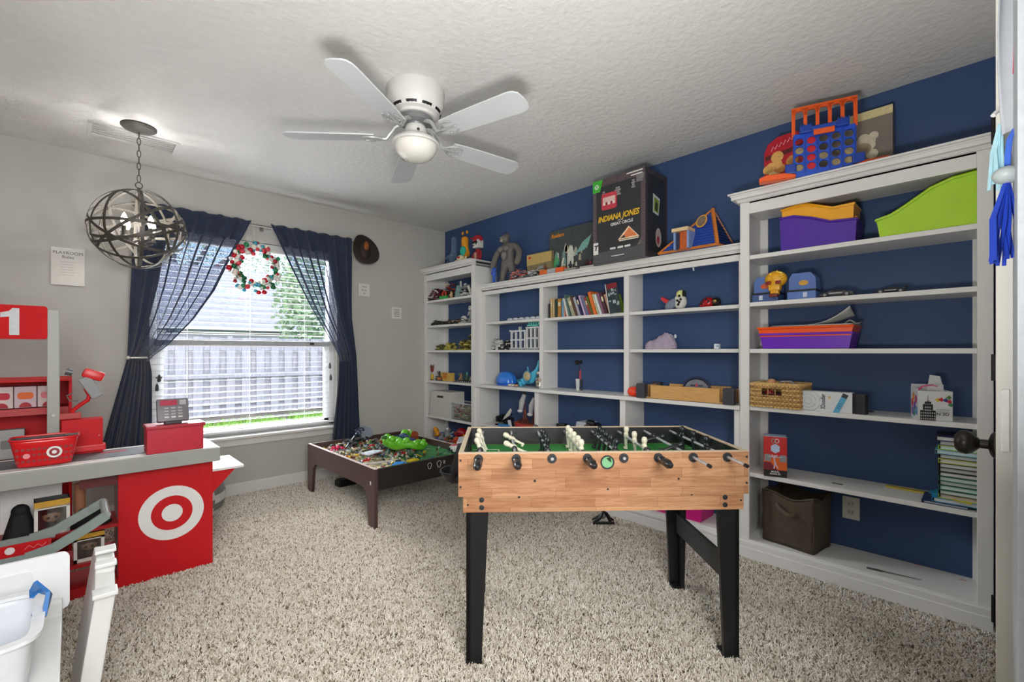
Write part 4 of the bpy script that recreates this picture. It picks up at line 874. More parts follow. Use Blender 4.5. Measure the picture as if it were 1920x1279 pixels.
# ------------------------------------------------------------------ toys heaped on the activity table
ZT_ = .3345
PALC = ['#b51d23', '#2f4f8a', '#cdb03a', '#2f7d3b', '#d8d8d4', '#1b1b1d', '#8b8e91', '#6a4a34', '#b9703a', '#5b6168', '#8fb4c4', '#8f9a5a', '#c9b99a', '#5b2b2b', '#d3d3cf', '#232427', '#a9abad', '#3a3c40', '#1b1b1d', '#c4c4bf', '#77797c']
PAL = [M(c, .3, var=.05) for c in PALC]
def loosepile(name, parent, n, fn, seed, smin=.006, smax=.016, pal=None):
    R = random.Random(seed); b = MB(); pal = pal or PAL
    for i in range(n):
        x, y, z = fn(R); a = R.uniform(smin, smax); b.mi = R.randrange(len(pal)); q = R.random()
        rot = dict(rz=R.uniform(0, 6), rx=R.uniform(-.6, .6), ry=R.uniform(-.6, .6))
        if q < .6: b.box((x, y, z), (a*R.choice([1, 2, 2, 3]), a, a*R.choice([.4, 1])), **rot)
        elif q < .8: b.cyl((x, y, z-a/2), (x+R.uniform(-a, a), y+R.uniform(-a, a), z+a/2), a*.5, n=8)
        else: b.box((x, y, z), (a*2.6, a*.35, a*.35), **rot)
    return b.build(name, pal, parent)
def heap(R):
    while True:
        x = R.uniform(.03, TX-.04); y = R.uniform(.04, TY-.04)
        d = max(0, 1-hypot((x-.34)/.42, (y-.74)/.50))
        if R.random() < .10+1.3*d*(1 if y > .2 else .5): return x, y, ZT_+.008+R.random()**1.2*.085*d
o = loosepile('loose_bricks', None, 1150, heap, 5); o.location = (1.405, 2.73, 0); tag(o, 'heap of small loose plastic bricks covering the brown play table', 'toy bricks', kind='stuff')
def T(x, y, dz=0): return (1.405+x, 2.73+y, ZT_+dz)
def skin(name, mat, parent, joints, bones, sub=2):
    me = bpy.data.meshes.new(name); me.from_pydata([j[:3] for j in joints], bones, []); me.materials.append(mat)
    o = bpy.data.objects.new(name, me); COL.objects.link(o); o.parent = parent
    o.modifiers.new('skin', 'SKIN')
    for i, j in enumerate(joints):
        r = j[3]; me.skin_vertices[0].data[i].radius = (r if not hasattr(r, '__len__') else r[0], r if not hasattr(r, '__len__') else r[1]); me.skin_vertices[0].data[i].use_root = (i == 0)
    s = o.modifiers.new('sub', 'SUBSURF'); s.levels = sub; s.render_levels = sub
    me.polygons.foreach_set('use_smooth', [True]*len(me.polygons)); o.modifiers['skin'].use_smooth_shade = True
    return o
# big green muscular figure with blue shorts, lying on its side
gf = thing('green_toy_figure', 'large lime green muscular toy figure with blue shorts lying on the toy heap', 'toy figure', T(.46, .44, .085), radians(8)); LG = M('#5fb021', .4, var=.1, vscale=40)
J = [(0, 0, 0, .036), (-.05, 0, .012, .046), (-.10, 0, .028, .060), (-.145, .0, .05, .026), (-.175, -.005, .06, .034),
     (-.105, -.07, .01, .034), (-.07, -.135, .035, .034), (-.005, -.175, .012, .031), (.05, -.165, -.012, .025), (.075, -.155, .0, .028),
     (-.105, .065, .03, .036), (-.065, .115, .015, .032), (.0, .135, .0, .028), (.025, .14, .005, .026),
     (.035, -.045, -.005, .034), (.10, -.075, .012, .030), (.155, -.055, -.012, .024), (.185, -.05, .02, .018),
     (.035, .045, .01, .034), (.095, .085, .085, .031), (.15, .115, .02, .025), (.18, .125, .045, .018)]
Bn = [(0, 1), (1, 2), (2, 3), (3, 4), (2, 5), (5, 6), (6, 7), (7, 8), (8, 9), (2, 10), (10, 11), (11, 12), (12, 13), (0, 14), (14, 15), (15, 16), (16, 17), (0, 18), (18, 19), (19, 20), (20, 21)]
skin('body', LG, gf, J, Bn)
b = MB()
for p_, r_ in (((-.12, -.03, .062), .028), ((-.115, .03, .07), .028), ((-.07, -.014, .058), .016), ((-.07, .016, .06), .016), ((-.04, -.013, .05), .015), ((-.04, .015, .052), .015), ((-.1, -.09, .04), .034), ((-.07, -.14, .055), .028), ((-.01, -.178, .03), .028), ((.075, -.16, .012), .024), ((.098, -.148, .01), .013), ((.1, -.166, .008), .013), ((.095, -.15, -.01), .013), ((-.095, .085, .05), .030), ((-.05, .122, .03), .026)): b.sph(p_, r_, 10, 8)
b.build('muscles', LG, gf, 70)
skin('shorts', M('#29406b', .6, bump=.3), gf, [(-.012, 0, .008, .052), (.04, -.045, .004, .048), (.095, -.072, .012, .042), (.04, .045, .014, .048), (.085, .08, .066, .040)], [(0, 1), (1, 2), (0, 3), (3, 4)])
b = MB(); b.sph((-.172, -.004, .082), (.022, .026, .014), 10, 8); b.build('hair', M('#2f5a1c', .8), gf, 70)
gf2 = thing('green_creature', 'small pale green toy creature sitting behind the large green figure', 'toy figure', T(.60, .62, .03), .5)
skin('body', M('#7fc04a', .45, var=.15), gf2, [(0, 0, .03, .03), (0, 0, .08, .032), (0, -.01, .12, .026), (-.045, -.01, .09, .014), (-.06, -.03, .05, .012), (.045, -.01, .09, .014), (.06, -.02, .12, .012), (-.03, -.05, .0, .016), (.03, -.05, .0, .016)], [(0, 1), (1, 2), (1, 3), (3, 4), (1, 5), (5, 6), (0, 7), (0, 8)])
b = MB(); b.sph((.0, -.03, .13), (.02, .012, .008), 8, 6); b.build('muzzle', M('#d8d4c4', .5), gf2, 70)
# red-brown barrel-lidded toy chest
tc_ = thing('toy_chest', 'red-brown toy treasure chest with a rounded lid, at the far right of the play table', 'toy chest', T(.74, .78, .0), radians(0)); CB = M('#8f3d23', .4)
MB().box((0, 0, .04), (.085, .13, .08), bev=.003).build('box', CB, tc_)
MB().prism([(.0425*cos(a), .0425*sin(a)*.95) for a in [pi*j/12 for j in range(13)]], .13, Matrix.Translation((0, .065, .08)) @ FRONT).build('lid', M('#9a452a', .4), tc_, 40)
for x in (-.03, .0, .03): MB().box((x, -.0665, .04), (.003, .002, .07)).build('plank_groove', M('#5c2413', .5), tc_)
# catapult-like dark grey ship with a pale shovel plate
ca = thing('toy_ship_wreck', 'dark grey brick-built siege engine leaning at the back of the play table', 'brick model', T(.30, .88, .0), .4)
R = random.Random(8); b = MB()
for i in range(60):
    b.mi = R.randrange(3); b.box((R.uniform(-.12, .12), R.uniform(-.08, .08), R.uniform(.01, .10)), (R.uniform(.015, .06), R.uniform(.01, .03), R.uniform(.008, .02)), rz=R.uniform(0, 3), rx=R.uniform(-.5, .5))
b.m(0).tube([(-.15, .0, .03), (-.05, .02, .08), (.05, .03, .15)], .008, 6); b.tube([(-.12, -.06, .02), (.04, .0, .11)], .007, 6)
b.build('hull', [M('#232427', .4), M('#4c4f54', .4), M('#15161a', .4)], ca)
MB().prism([(0, 0), (.13, .02), (.15, .09), (.05, .13), (-.01, .1)], .008, Matrix.Translation((.04, -.02, .07)) @ Matrix.Rotation(radians(58), 4, 'X')).build('shovel_plate', M('#8d95a3', .4), ca)
b = MB()
for i in range(14): b.box((R.uniform(-.02, .1), R.uniform(-.02, .06), .12+R.uniform(0, .06)), (.02, .012, .012), rz=R.uniform(0, 3), ry=R.uniform(-1, 1))
b.build('mast_top', M('#2d3850', .4), ca)
# hand-sized pieces lying about
def flatpiece(name, label, col, x, y, poly, h, rz, dz=.005, group=None):
    t = thing(name, label, 'toy piece', T(x, y, dz), rz, group); MB().prism(poly, h).build('plate', M(col, .35), t); b = MB()
    xs = [p[0] for p in poly]; ys = [p[1] for p in poly]
    for i in range(3): b.cyl((min(xs)+(max(xs)-min(xs))*(i+1)/4, (min(ys)+max(ys))/2, h), (min(xs)+(max(xs)-min(xs))*(i+1)/4, (min(ys)+max(ys))/2, h+.003), .005, n=8)
    b.build('stud', M(col, .35), t); return t
RC = lambda a, c: [(-a/2, -c/2), (a/2, -c/2), (a/2, c/2), (-a/2, c/2)]
flatpiece('yellow_plate', 'yellow toy plate near the left rim of the play table', '#e0bd1e', .10, .60, RC(.085, .055), .012, .4, .012)
flatpiece('yellow_plate', 'yellow toy plate lying in front of the green figure', '#dbbf2c', .40, .19, RC(.085, .045), .010, .2, .01)
flatpiece('blue_plate', 'blue toy plate at the near rim of the play table', '#2f7fc4', .27, .17, RC(.10, .06), .008, .6, .012)
flatpiece('blue_plate', 'pale blue toy plate beside the yellow plate at the near rim', '#6fb4d8', .46, .13, RC(.09, .05), .008, .1, .006)
flatpiece('white_wing', 'white toy wing plate lying left of the green figure', '#d3d8e4', .22, .48, [(-.09, -.04), (.08, -.05), (.06, .03), (-.06, .05)], .008, .5, .05)
flatpiece('grey_board', 'long pale grey toy board at the back left rim of the play table', '#c4c2bd', .13, .93, RC(.24, .05), .010, -.35, .012)
flatpiece('white_board', 'long white toy board lying across the left of the play table', '#cfccc6', .13, .80, RC(.26, .03), .010, -.45, .02)
flatpiece('grey_track', 'grey toy track with dark sleepers at the near left rim', '#b3b1aa', .17, .30, RC(.24, .03), .008, -.25, .012)
pk = thing('pink_toy', 'bright pink crumpled toy piece at the back left of the play table', 'toy', T(.12, .87, .02), .3); R = random.Random(4); b = MB()
for i in range(12): b.sph((R.uniform(-.04, .04), R.uniform(-.03, .03), R.uniform(0, .03)), (R.uniform(.012, .024), R.uniform(.01, .02), R.uniform(.01, .02)), 8, 6, rot=(R.random(), R.random(), 0))
b.build('body', M('#d81f52', .4), pk, 50)
rb = thing('red_beads', 'pair of shiny red toy beads beside the pink toy piece', 'toy', T(.22, .78, .04)); b = MB()
for i in range(4): b.sph((i*.022, .004*(i % 2), 0), .015, 10, 8)
b.build('bead', M('#a8121c', .2), rb, 60)
R = random.Random(33)
SB = {}
CNM = 'red blue yellow green white black grey brown orange dark-grey pale-blue olive tan maroon off-white charcoal pale-grey slate jet-black cream mid-grey'.split()
for i in range(46):
    x, y, z = heap(R); k = R.randrange(len(PAL)); nb = R.choice([2, 3])
    key = (k, nb)
    if key not in SB:
        t = thing('toy_brick', f'small {CNM[k]} {nb}-stud plastic brick lying loose on the brown play table', 'toy brick', T(x, y, z-ZT_+.014), R.uniform(0, 6), 'loose bricks on the play table')
        b = MB().box((0, 0, 0), (.011*nb+.006, .017, .013))
        for q in range(nb): b.cyl(((q-(nb-1)/2)*.011, 0, .0065), ((q-(nb-1)/2)*.011, 0, .009), .0034, n=8)
        b.build('brick', PAL[k], t); SB[key] = t
    else: dup(SB[key], T(x, y, z-ZT_+.014), R.uniform(0, 6))
wr = thing('toy_vehicle', 'white and pink toy racing car at the right rim of the play table', 'toy car', T(.80, .22, .012), 1.2)
MB().prism([(-.06, 0), (.06, 0), (.055, .02), (.02, .035), (-.03, .04), (-.06, .025)], .05, Matrix.Translation((0, .025, .012)) @ FRONT).build('body', M('#d8d6d2', .3), wr)
MB().box((.0, 0, .05), (.04, .04, .012), bev=.004).build('canopy', M('#c83a5e', .3), wr)
for x in (-.035, .035):
    for y in (-.028, .028): MB().cyl((x, y-.006, .014), (x, y+.006, .014), .014, n=12).build('wheel', BLACK, wr, 40)
# black thing below the play table, black clip on the carpet by the skirting
p = onZ(0, 625, 906)
bk2 = thing('black_storage_case', 'low black case on the carpet under the far side of the play table', 'case', (p.x+.05, 3.80, 0)); MB().box((0, 0, .03), (.16, .1, .05), bev=.01).box((0, -.052, .03), (.03, .006, .02)).build('body', BLACK, bk2); MB().box((0, 0, .058), (.14, .08, .012), bev=.004).build('lid', M('#1f1f22', .4), bk2)
p = onZ(0, 1138, 984)
bc_ = thing('toy_drone', 'black plastic toy frame lying on the carpet by the bookcase base', 'toy', (p.x, p.y+.03, .008), radians(-50)); b = MB()
b.tube([(-.06, -.03, .006), (-.02, .0, .03), (.0, .0, .075), (.02, .0, .06), (.05, -.01, .012)], .012, 7); b.tube([(-.07, .03, .006), (.0, .02, .05), (.07, .03, .006)], .008, 6); b.tube([(-.07, -.035, .006), (.07, -.02, .006)], .009, 6); b.build('frame', BLACK, bc_, 50)
b = MB(); b.sph((0, .01, .045), (.022, .012, .026), 12, 8); b.build('grey_disc', M('#8d8d8a', .4), bc_, 60)
# ------------------------------------------------------------------ things on the bookcases
# local frame of each: x = along the shelf (towards the doorway), y = into the wall, z = up; y=0 is the front of the thing
def SH(name, label, cat, X, u0, u1, z, group=None, rot=0):
    a = onX(X, u0).y; b_ = onX(X, u1).y
    return thing(name, label, cat, (X, (a+b_)/2, z), -pi/2+rot, group), a-b_
def HZ(X, u, v, z): return onX(X, u, v).z-z
ZA, ZB2, ZC2 = 2.0205, 1.7755, 2.0355
def bricks(name, parent, w, d, h, n, pal, seed, prof=lambda x: 1, base=True, smin=.012, smax=.04):
    """a brick-built model: stacked studded plates whose outline follows prof(x)"""
    R = random.Random(seed); b = MB()
    if base: b.mi = 0; b.box((0, d/2, .006), (w*.96, d*.9, .012))
    for i in range(n):
        x = R.uniform(-.5, .5); hh = h*max(.12, prof(x)); z = R.random()**1.1*hh; sx = R.uniform(smin, smax); b.mi = R.randrange(len(pal))
        x = max(-.5+sx/w/2, min(.5-sx/w/2, x)); sz = R.choice([.006, .008, .012])
        y = R.uniform(.12, .88)*d; b.box((x*w, y, min(hh-sz/2, z+sz/2)), (sx, min(d*.5, R.uniform(.012, .035)), sz), rz=R.choice([0, 0, 0, .3, -.4]), ry=R.choice([0, 0, 0, .35, -.35]))
        if R.random() < .35: b.cyl((x*w, y, min(hh, z+sz)), (x*w, y, min(hh, z+sz)+.004), .004, n=7)
    return b.build(name, [M(c, .35) for c in pal], parent)
def minifig(t, h, cols, x=0, y=0, z=0, arms=0):
    s = h/.045; b = MB()
    b.m(0).box((x-.004*s, y, z+.007*s), (.007*s, .008*s, .014*s)).box((x+.004*s, y, z+.007*s), (.007*s, .008*s, .014*s))
    b.m(1).prism([(-.008*s, 0), (.008*s, 0), (.0055*s, .014*s), (-.0055*s, .014*s)], .008*s, Matrix.Translation((x, y+.004*s, z+.015*s)) @ FRONT)
    for q in (-1, 1): b.tube([(x+q*.007*s, y, z+.027*s), (x+q*.011*s, y-.003*s, z+.02*s+arms*.012*s), (x+q*.011*s, y-.006*s, z+.015*s+arms*.028*s)], .0028*s, 6)
    b.m(2).cyl((x, y, z+.029*s), (x, y, z+.039*s), .005*s, n=10); b.m(3).cyl((x, y, z+.037*s), (x, y, z+.043*s), .0056*s, .0035*s, n=10)
    return b.build('figure', [M(c, .4) for c in cols], t, 50)
# ---- top of the corner bookcase
X = 2.80
t, w_ = SH('plush_dinosaur', 'blue-grey plush dinosaur with a looped tail, nearest the corner on the bookcase top', 'plush toy', X, 828, 856, ZA); h_ = HZ(X, 845, 440, ZA); DB_ = M('#4f6685', .95, var=.15, bump=.3, sheen=.3)
skin('body', DB_, t, [(.0, .06, .03, .04), (.0, .06, .10, .042), (.005, .06, .16, .03), (.02, .05, h_-.03, .026), (.045, .02, h_-.035, .018), (-.03, .04, .0, .022), (.03, .04, .0, .022), (-.045, .02, .12, .013), (-.055, -.0, .09, .011), (.045, .02, .12, .013), (.055, .0, .09, .011)], [(0, 1), (1, 2), (2, 3), (3, 4), (0, 5), (0, 6), (1, 7), (7, 8), (1, 9), (9, 10)])
MB().tube([(-.03, .07, .02), (-.08, .06, .02), (-.105, .05, .06), (-.09, .05, .105), (-.065, .055, .1)], [.016, .012, .008, .006, .005], 7).build('tail', DB_, t, 60)
b = MB()
for i in range(6): b.prism([(-.012, 0), (.012, 0), (0, .026)], .006, Matrix.Translation((-.03+.006*i, .09, .06+.03*i)) @ FRONT)
b.build('back_spine', M('#7e97b8', .9), t)
t, w_ = SH('plush_monster', 'orange and teal plush monster between the dinosaur and the red-capped doll', 'plush toy', X, 853, 876, ZA); h_ = HZ(X, 865, 433, ZA); OR = M('#d8901f', .95, var=.1, bump=.3)
skin('body', OR, t, [(0, .07, .04, .045), (0, .06, .11, .04), (-.005, .055, .165, .036), (0, .05, h_-.04, .044), (-.05, .03, .09, .016), (-.055, .01, .05, .014), (.05, .03, .10, .016), (.055, .01, .06, .014), (-.03, .01, .012, .02), (.03, .01, .012, .02)], [(0, 1), (1, 2), (2, 3), (1, 4), (4, 5), (1, 6), (6, 7), (0, 8), (0, 9)])
MB().sph((-.0, .025, .135), (.04, .026, .055), 12, 9).build('teal_scarf', M('#2fb09c', .9, bump=.3), t, 60)
for s in (-1, 1): MB().sph((s*.035, .05, h_-.008), (.014, .012, .018), 8, 6).build('ear', OR, t, 60)
b = MB()
for s in (-1, 1): b.sph((s*.014, .012, h_-.045), (.006, .004, .008), 8, 6)
b.build('eye', M('#151515', .3), t, 60)
MB().sph((0, .03, .035), (.045, .03, .03), 10, 8).build('teal_foot_cover', M('#2c7d8c', .9), t, 60)
t, w_ = SH('capped_doll', 'red-capped doll with a black and white face on the corner bookcase top', 'doll', X, 875, 903, ZA); h_ = HZ(X, 888, 433, ZA)
MB().box((0, .05, h_*.6), (.085, .075, .085), bev=.012).build('head', M('#c9c9c6', .6), t, 40)
b = MB(); R = random.Random(6)
for i in range(11): b.box((R.uniform(-.032, .032), .0118, h_*.6+R.uniform(-.03, .03)), (R.uniform(.008, .022), .003, R.uniform(.008, .02)))
b.build('face_marks', M('#18181a', .6), t)
b = MB(); b.sph((0, .05, h_*.6+.045), (.052, .05, .042), 14, 8); b.box((.02, -.005, h_*.6+.042), (.085, .05, .006), rz=.1, bev=.002); b.build('cap', M('#b3152a', .7), t, 40)
MB().lathe([(.03, 0), (.042, .02), (.04, .07), (.028, h_*.42)], 14, (0, .05, 0), sy=.75).build('torso', M('#8d1a22', .7), t, 50)
for s in (-1, 1): MB().tube([(s*.035, .05, h_*.36), (s*.06, .035, .06), (s*.065, .02, .02)], [.014, .013, .012], 7).build('arm', M('#a01d28', .7), t, 60)
MB().box((0, .016, .06), (.03, .01, .06), bev=.003).build('vest', M('#c9a18a', .7), t)
t, w_ = SH('plush_pup', 'small cream plush lying at the front edge of the corner bookcase top', 'plush toy', 2.70, 843, 870, ZA); CRM = M('#d6cba5', .95, bump=.3)
b = MB(); b.sph((0, .05, .04), (.045, .04, .038), 14, 10); b.sph((-.055, .04, .018), (.03, .02, .016), 10, 7); b.sph((.06, .04, .022), (.032, .018, .018), 10, 7); b.sph((.08, .05, .04), (.012, .01, .02), 8, 6); b.build('body', CRM, t, 70)
MB().sph((.012, .012, .048), (.02, .008, .012), 10, 6).build('red_muzzle', M('#a92f3a', .8), t, 60)
# ---- top of the low bookcase
X = 2.80
t, w_ = SH('gorilla_figure', 'large dark grey gorilla figure standing on the low bookcase top', 'toy figure', X, 911, 975, ZB2); GO = M('#67635e', .55, var=.2, vscale=60, bump=.4, bscale=120); gh = HZ(X, 945, 441, ZB2); k = gh/.40
J = [(0, .07, .19, .044), (0, .07, .25, .050), (0, .065, .30, .052), (.0, .06, .335, .026), (0, .055, .35, .022), (-.085, .07, .312, .032), (-.148, .06, .25, .027), (-.155, .035, .165, .030), (-.15, .02, .13, .024), (.085, .07, .312, .032), (.15, .06, .255, .028), (.158, .035, .17, .030), (.145, .02, .13, .025), (-.045, .07, .14, .036), (-.06, .06, .07, .028), (-.06, .055, .02, .022), (-.06, .02, .014, .018), (.05, .07, .14, .036), (.065, .06, .07, .028), (.065, .055, .02, .022), (.065, .02, .014, .018)]
skin('body', GO, t, [(a*k, c*k+.0, e*k, r*k) for a, c, e, r in J], [(0, 1), (1, 2), (2, 3), (3, 4), (2, 5), (5, 6), (6, 7), (7, 8), (2, 9), (9, 10), (10, 11), (11, 12), (0, 13), (13, 14), (14, 15), (15, 16), (0, 17), (17, 18), (18, 19), (19, 20)])
b = MB(); b.sph((-.008*k, .045*k, .378*k), (.036*k, .040*k, .040*k), 16, 12); b.sph((-.004*k, .06*k, .402*k), (.026*k, .03*k, .026*k), 12, 8); b.build('head', GO, t, 70)
b = MB(); b.sph((-.014*k, .010*k, .364*k), (.024*k, .016*k, .018*k), 12, 8); b.box((-.012*k, .008*k, .388*k), (.050*k, .014*k, .010*k), bev=.003); b.sph((-.014*k, -.002*k, .376*k), (.010*k, .006*k, .006*k), 8, 6); b.build('face', M('#837d74', .6, var=.2), t, 60)
b = MB()
for s in (-1, 1): b.sph((-.012*k+s*.012*k, .002*k, .381*k), (.004*k, .003*k, .003*k), 7, 5)
b.build('eye', BLACK, t)
b = MB()
for s in (-1, 1): b.sph((s*.032*k, .012*k, .29*k), (.036*k, .02*k, .026*k), 12, 8)
b.sph((0, .02*k, .235*k), (.036*k, .02*k, .04*k), 12, 8); b.build('chest_plates', M('#6d6a66', .45, var=.15), t, 70)
t, w_ = SH('blue_hero_figure', 'small blue standing figure at the left foot of the grey gorilla', 'toy figure', 2.775, 916, 931, ZB2); BH = M('#2a57b8', .35, var=.15)
fh = HZ(2.775, 921, 498, ZB2)
skin('body', BH, t, [(0, .02, fh*.45, .016), (0, .02, fh*.62, .018), (0, .02, fh*.78, .017), (0, .02, fh*.92, .013), (-.02, .02, fh*.74, .007), (-.028, .012, fh*.5, .006), (.02, .02, fh*.74, .007), (.026, .012, fh*.5, .006), (-.011, .02, fh*.22, .009), (-.012, .015, .008, .008), (.011, .02, fh*.22, .009), (.014, .015, .008, .008)], [(0, 1), (1, 2), (2, 3), (2, 4), (4, 5), (2, 6), (6, 7), (0, 8), (8, 9), (0, 10), (10, 11)])
MB().sph((0, .012, fh*.63), (.009, .007, .014), 8, 6).build('chest_badge', M('#9db7e4', .3), t, 60)
t, w_ = SH('robot_dinosaur', 'red and grey brick-built robot at the right foot of the grey gorilla', 'brick model', 2.775, 953, 985, ZB2); bricks('model', t, w_, .06, .10, 90, ['#3a3b3f', '#b3402f', '#8d8f94', '#c9826f', '#4c4f66'], 3, lambda x: 1-.7*abs(x+.1))
b = MB()
for i in range(8): b.prism([(-.006, 0), (.006, 0), (0, .026)], .004, Matrix.Translation((-.03+i*.014, .03, .075-.006*i)) @ FRONT)
b.build('back_plate', M('#c76a5c', .4), t)
t, w_ = SH('small_walker', 'small black and white brick walker in front of the landscape box', 'brick model', 2.775, 986, 1004, ZB2); bricks('model', t, w_, .05, .055, 50, ['#2a2b2d', '#b9bbbd', '#8a8d90'], 9)
def printbox(name, label, X, u0, u1, z, d, h, face, rot=0):
    t, w_ = SH(name, label, 'box', X, u0, u1, z, rot=rot); MB().box((0, d/2, h/2), (w_, d, h), bev=.0012).build('carton', face, t); return t, w_
def printpoly(t, name, col, poly, d=0, rough=.5, var=.12): return MB().prism(poly, .0006, FRONT, .0002+d*.0006).build(name, M(col, rough, var=var, vscale=60), t)
t, w_ = printbox('vehicle_box', 'small tan box printed with toy vehicles, leaning behind the orange blocks', 2.87, 988, 1034, ZB2, .035, HZ(2.87, 1000, 476, ZB2), M('#7f7350', .5, var=.3, vscale=30)); h_ = HZ(2.87, 1000, 476, ZB2)
printpoly(t, 'printed_sky', '#b59c5c', [(-w_/2, h_*.55), (w_/2, h_*.6), (w_/2, h_*.97), (-w_/2, h_*.97)]); printpoly(t, 'printed_badge', '#c23a2a', rrect(.03, .02, .003, -w_*.38, h_*.86), 1)
for i, (x, y, q) in enumerate(((-.04, .05, .045), (.02, .075, .05), (.035, .045, .05))): printpoly(t, 'printed_vehicle', ['#d6d3c4', '#8f9496', '#c9c4ae'][i], [(x-q, y), (x+q, y+.01), (x+q*.6, y+.028), (x-q*.5, y+.024)], 2+i)
t, w_ = SH('orange_blocks', 'orange and grey toy blocks with small figures on top, on the low bookcase', 'toy blocks', 2.775, 1011, 1056, ZB2)
for x, c_, wd in ((-.36, '#d5692a', .30), (-.02, '#a8abae', .34), (.32, '#e0602a', .30)): MB().box((x*w_, .03, .022), (wd*w_, .05, .044), bev=.002).build('block', M(c_, .4), t)
for x, cc in ((-.33, ['#5a2f22', '#7a3d28', '#8d4a30', '#3a2018']), (.2, ['#1c2c2c', '#1f6d68', '#2b9d94', '#1a4d4a'])): minifig(t, .052, cc, x*w_, .03, .045)
t, w_ = printbox('battle_scene_box', 'wide dark green-grey box printed with a ghostly battle scene, left of the trunk box', 2.90, 1030, 1113, ZB2, .05, HZ(2.90, 1040, 433, ZB2), M('#3c4343', .45, var=.15, vscale=20)); h_ = HZ(2.90, 1040, 433, ZB2)
text('lettering', 'Raiders', .045, M('#d98a2a', .5), t, (-w_*.30, -.001, h_*.88), shear=.2, bold=.001)
R = random.Random(3)
for i in range(26):
    x = R.uniform(-.36, .46)*w_; y = h_*R.uniform(.15, .58)*(1-.5*abs(x/w_-.1)); q = R.uniform(.008, .022)
    printpoly(t, 'printed_figure', R.choice(['#8fa5a0', '#b5bdb2', '#6f8f86', '#cfd0c0', '#a8a284']), [(x-q, y), (x+q*.8, y-q*.4), (x+q*.6, y+q*2.4), (x, y+q*3.2), (x-q*.7, y+q*2)], i % 4)
printpoly(t, 'printed_figure', '#c9cbbd', [(-.03, .03), (.04, .03), (.03, h_*.5), (.0, h_*.62), (-.03, h_*.5)], 5); printpoly(t, 'printed_dragon', '#79a9a0', [(.06, h_*.42), (.12, h_*.62), (w_*.46, h_*.75), (w_*.40, h_*.55), (.14, h_*.46)], 5)
printpoly(t, 'printed_creature', '#4f9d6a', [(-w_*.40, .02), (-w_*.26, .02), (-w_*.25, h_*.36), (-w_*.32, h_*.46), (-w_*.38, h_*.34)], 5)
t, w_ = SH('dark_figures', 'two small dark toy figures between the orange blocks and the trunk box', 'toy figures', 2.775, 1057, 1078, ZB2); MB().box((0, .03, .012), (w_, .05, .024), bev=.002).build('base', M('#8d8a82', .5), t); minifig(t, .06, ['#17181b', '#22262a', '#2e2a26', '#111214'], -.012, .03, .024); minifig(t, .05, ['#2d3a30', '#3a4238', '#8a7a60', '#111214'], .022, .03, .024)
t, w_ = SH('dark_red_figures', 'black and dark red toy figures beside the foot of the trunk box', 'toy figures', 2.775, 1086, 1112, ZB2); MB().box((0, .03, .01), (w_, .05, .02), bev=.002).build('base', M('#b9b7b0', .5), t); minifig(t, .055, ['#1a1416', '#3a1216', '#5a181e', '#17090c'], -.015, .03, .02); minifig(t, .045, ['#1a1416', '#7a1a2a', '#8d2a38', '#17090c'], .02, .03, .02)
# big trunk-like box
bw, bd, bh = .414, .295, .588
t = thing('trunk_box', 'huge black box printed like a riveted travel trunk on the low bookcase', 'box', (2.692, 1.74, ZB2), -pi/2)
MB().box((0, bd/2, bh/2), (bw, bd, bh), bev=.002).build('carton', M('#2e2f32', .42, var=.12, vscale=14), t)
LE = M('#54474a', .5, var=.25, vscale=50, bump=.3); RV = M('#1b1a1a', .4)
for x in (-1, 1): printpoly(t, 'printed_edge', '#5a4d50', rrect(.030, bh-.004, .002, x*(bw/2-.0155), bh/2), 0, .5, .3)
printpoly(t, 'printed_edge', '#54474a', rrect(bw-.004, .05, .002, 0, bh-.026), 1, .5, .3); printpoly(t, 'printed_edge', '#4e4e52', rrect(bw-.004, .075, .002, 0, .039), 1, .5, .2)
for i in range(22):
    printpoly(t, 'printed_rivet', '#26211f', circ(.0035, 8, bw/2-.015, .10+i*.0195), 2)
for x, y in ((-bw/2+.02, bh-.02), (bw/2-.045, bh-.06)): printpoly(t, 'printed_corner', '#7a7476', [(x-.02, y-.03), (x+.025, y-.03), (x+.04, y+.02), (x-.02, y+.02)] if x > 0 else [(x-.02, y-.05), (x+.01, y-.05), (x+.01, y), (x-.02, y)], 3)
printpoly(t, 'printed_corner', '#64605f', [(bw/2-.06, .08), (bw/2-.03, .08), (bw/2-.03, .125), ], 3)
printpoly(t, 'green_badge', '#3fae35', [(-bw/2, bh-.085), (-bw/2+.06, bh-.085), (-bw/2+.085, bh-.002), (-bw/2, bh-.002)], 4)
printpoly(t, 'badge_disc', '#d9ecd6', circ(.018, 18, -bw/2+.034, bh-.045), 5)
lg = MB()
for s in (-1, 1): lg.box((-bw/2+.034, -.0052, bh-.045), (.004, .0008, .032), ry=s*.7)
lg.build('badge_mark', M('#3fae35', .5), t)
printpoly(t, 'printed_sticker', '#c23a48', rrect(.125, .115, .018, -bw*.17, bh*.72), 4); printpoly(t, 'printed_sticker', '#d8b9b0', rrect(.10, .055, .004, -bw*.17, bh*.725), 5)
for i in range(5): printpoly(t, 'printed_mark', '#8d1c2a' if i % 2 else '#e4d5cd', rrect(.015, .02, .003, -bw*.17-.04+i*.02, bh*.695), 6)
FY = M('#e0b42a', .45); FO = M('#d9702a', .45)
text('title_lettering', 'INDIANA JONES', .054, FY, t, (0, -.0032, bh*.515), rot=(pi/2, -.0, 0), sx=.83, shear=.25, bold=.0016)
text('title_lettering', 'and the', .014, OFFW, t, (.02, -.0032, bh*.468)); text('title_lettering', 'GREAT CIRCLE', .028, OFFW, t, (.03, -.0032, bh*.43), sx=.95, bold=.0006)
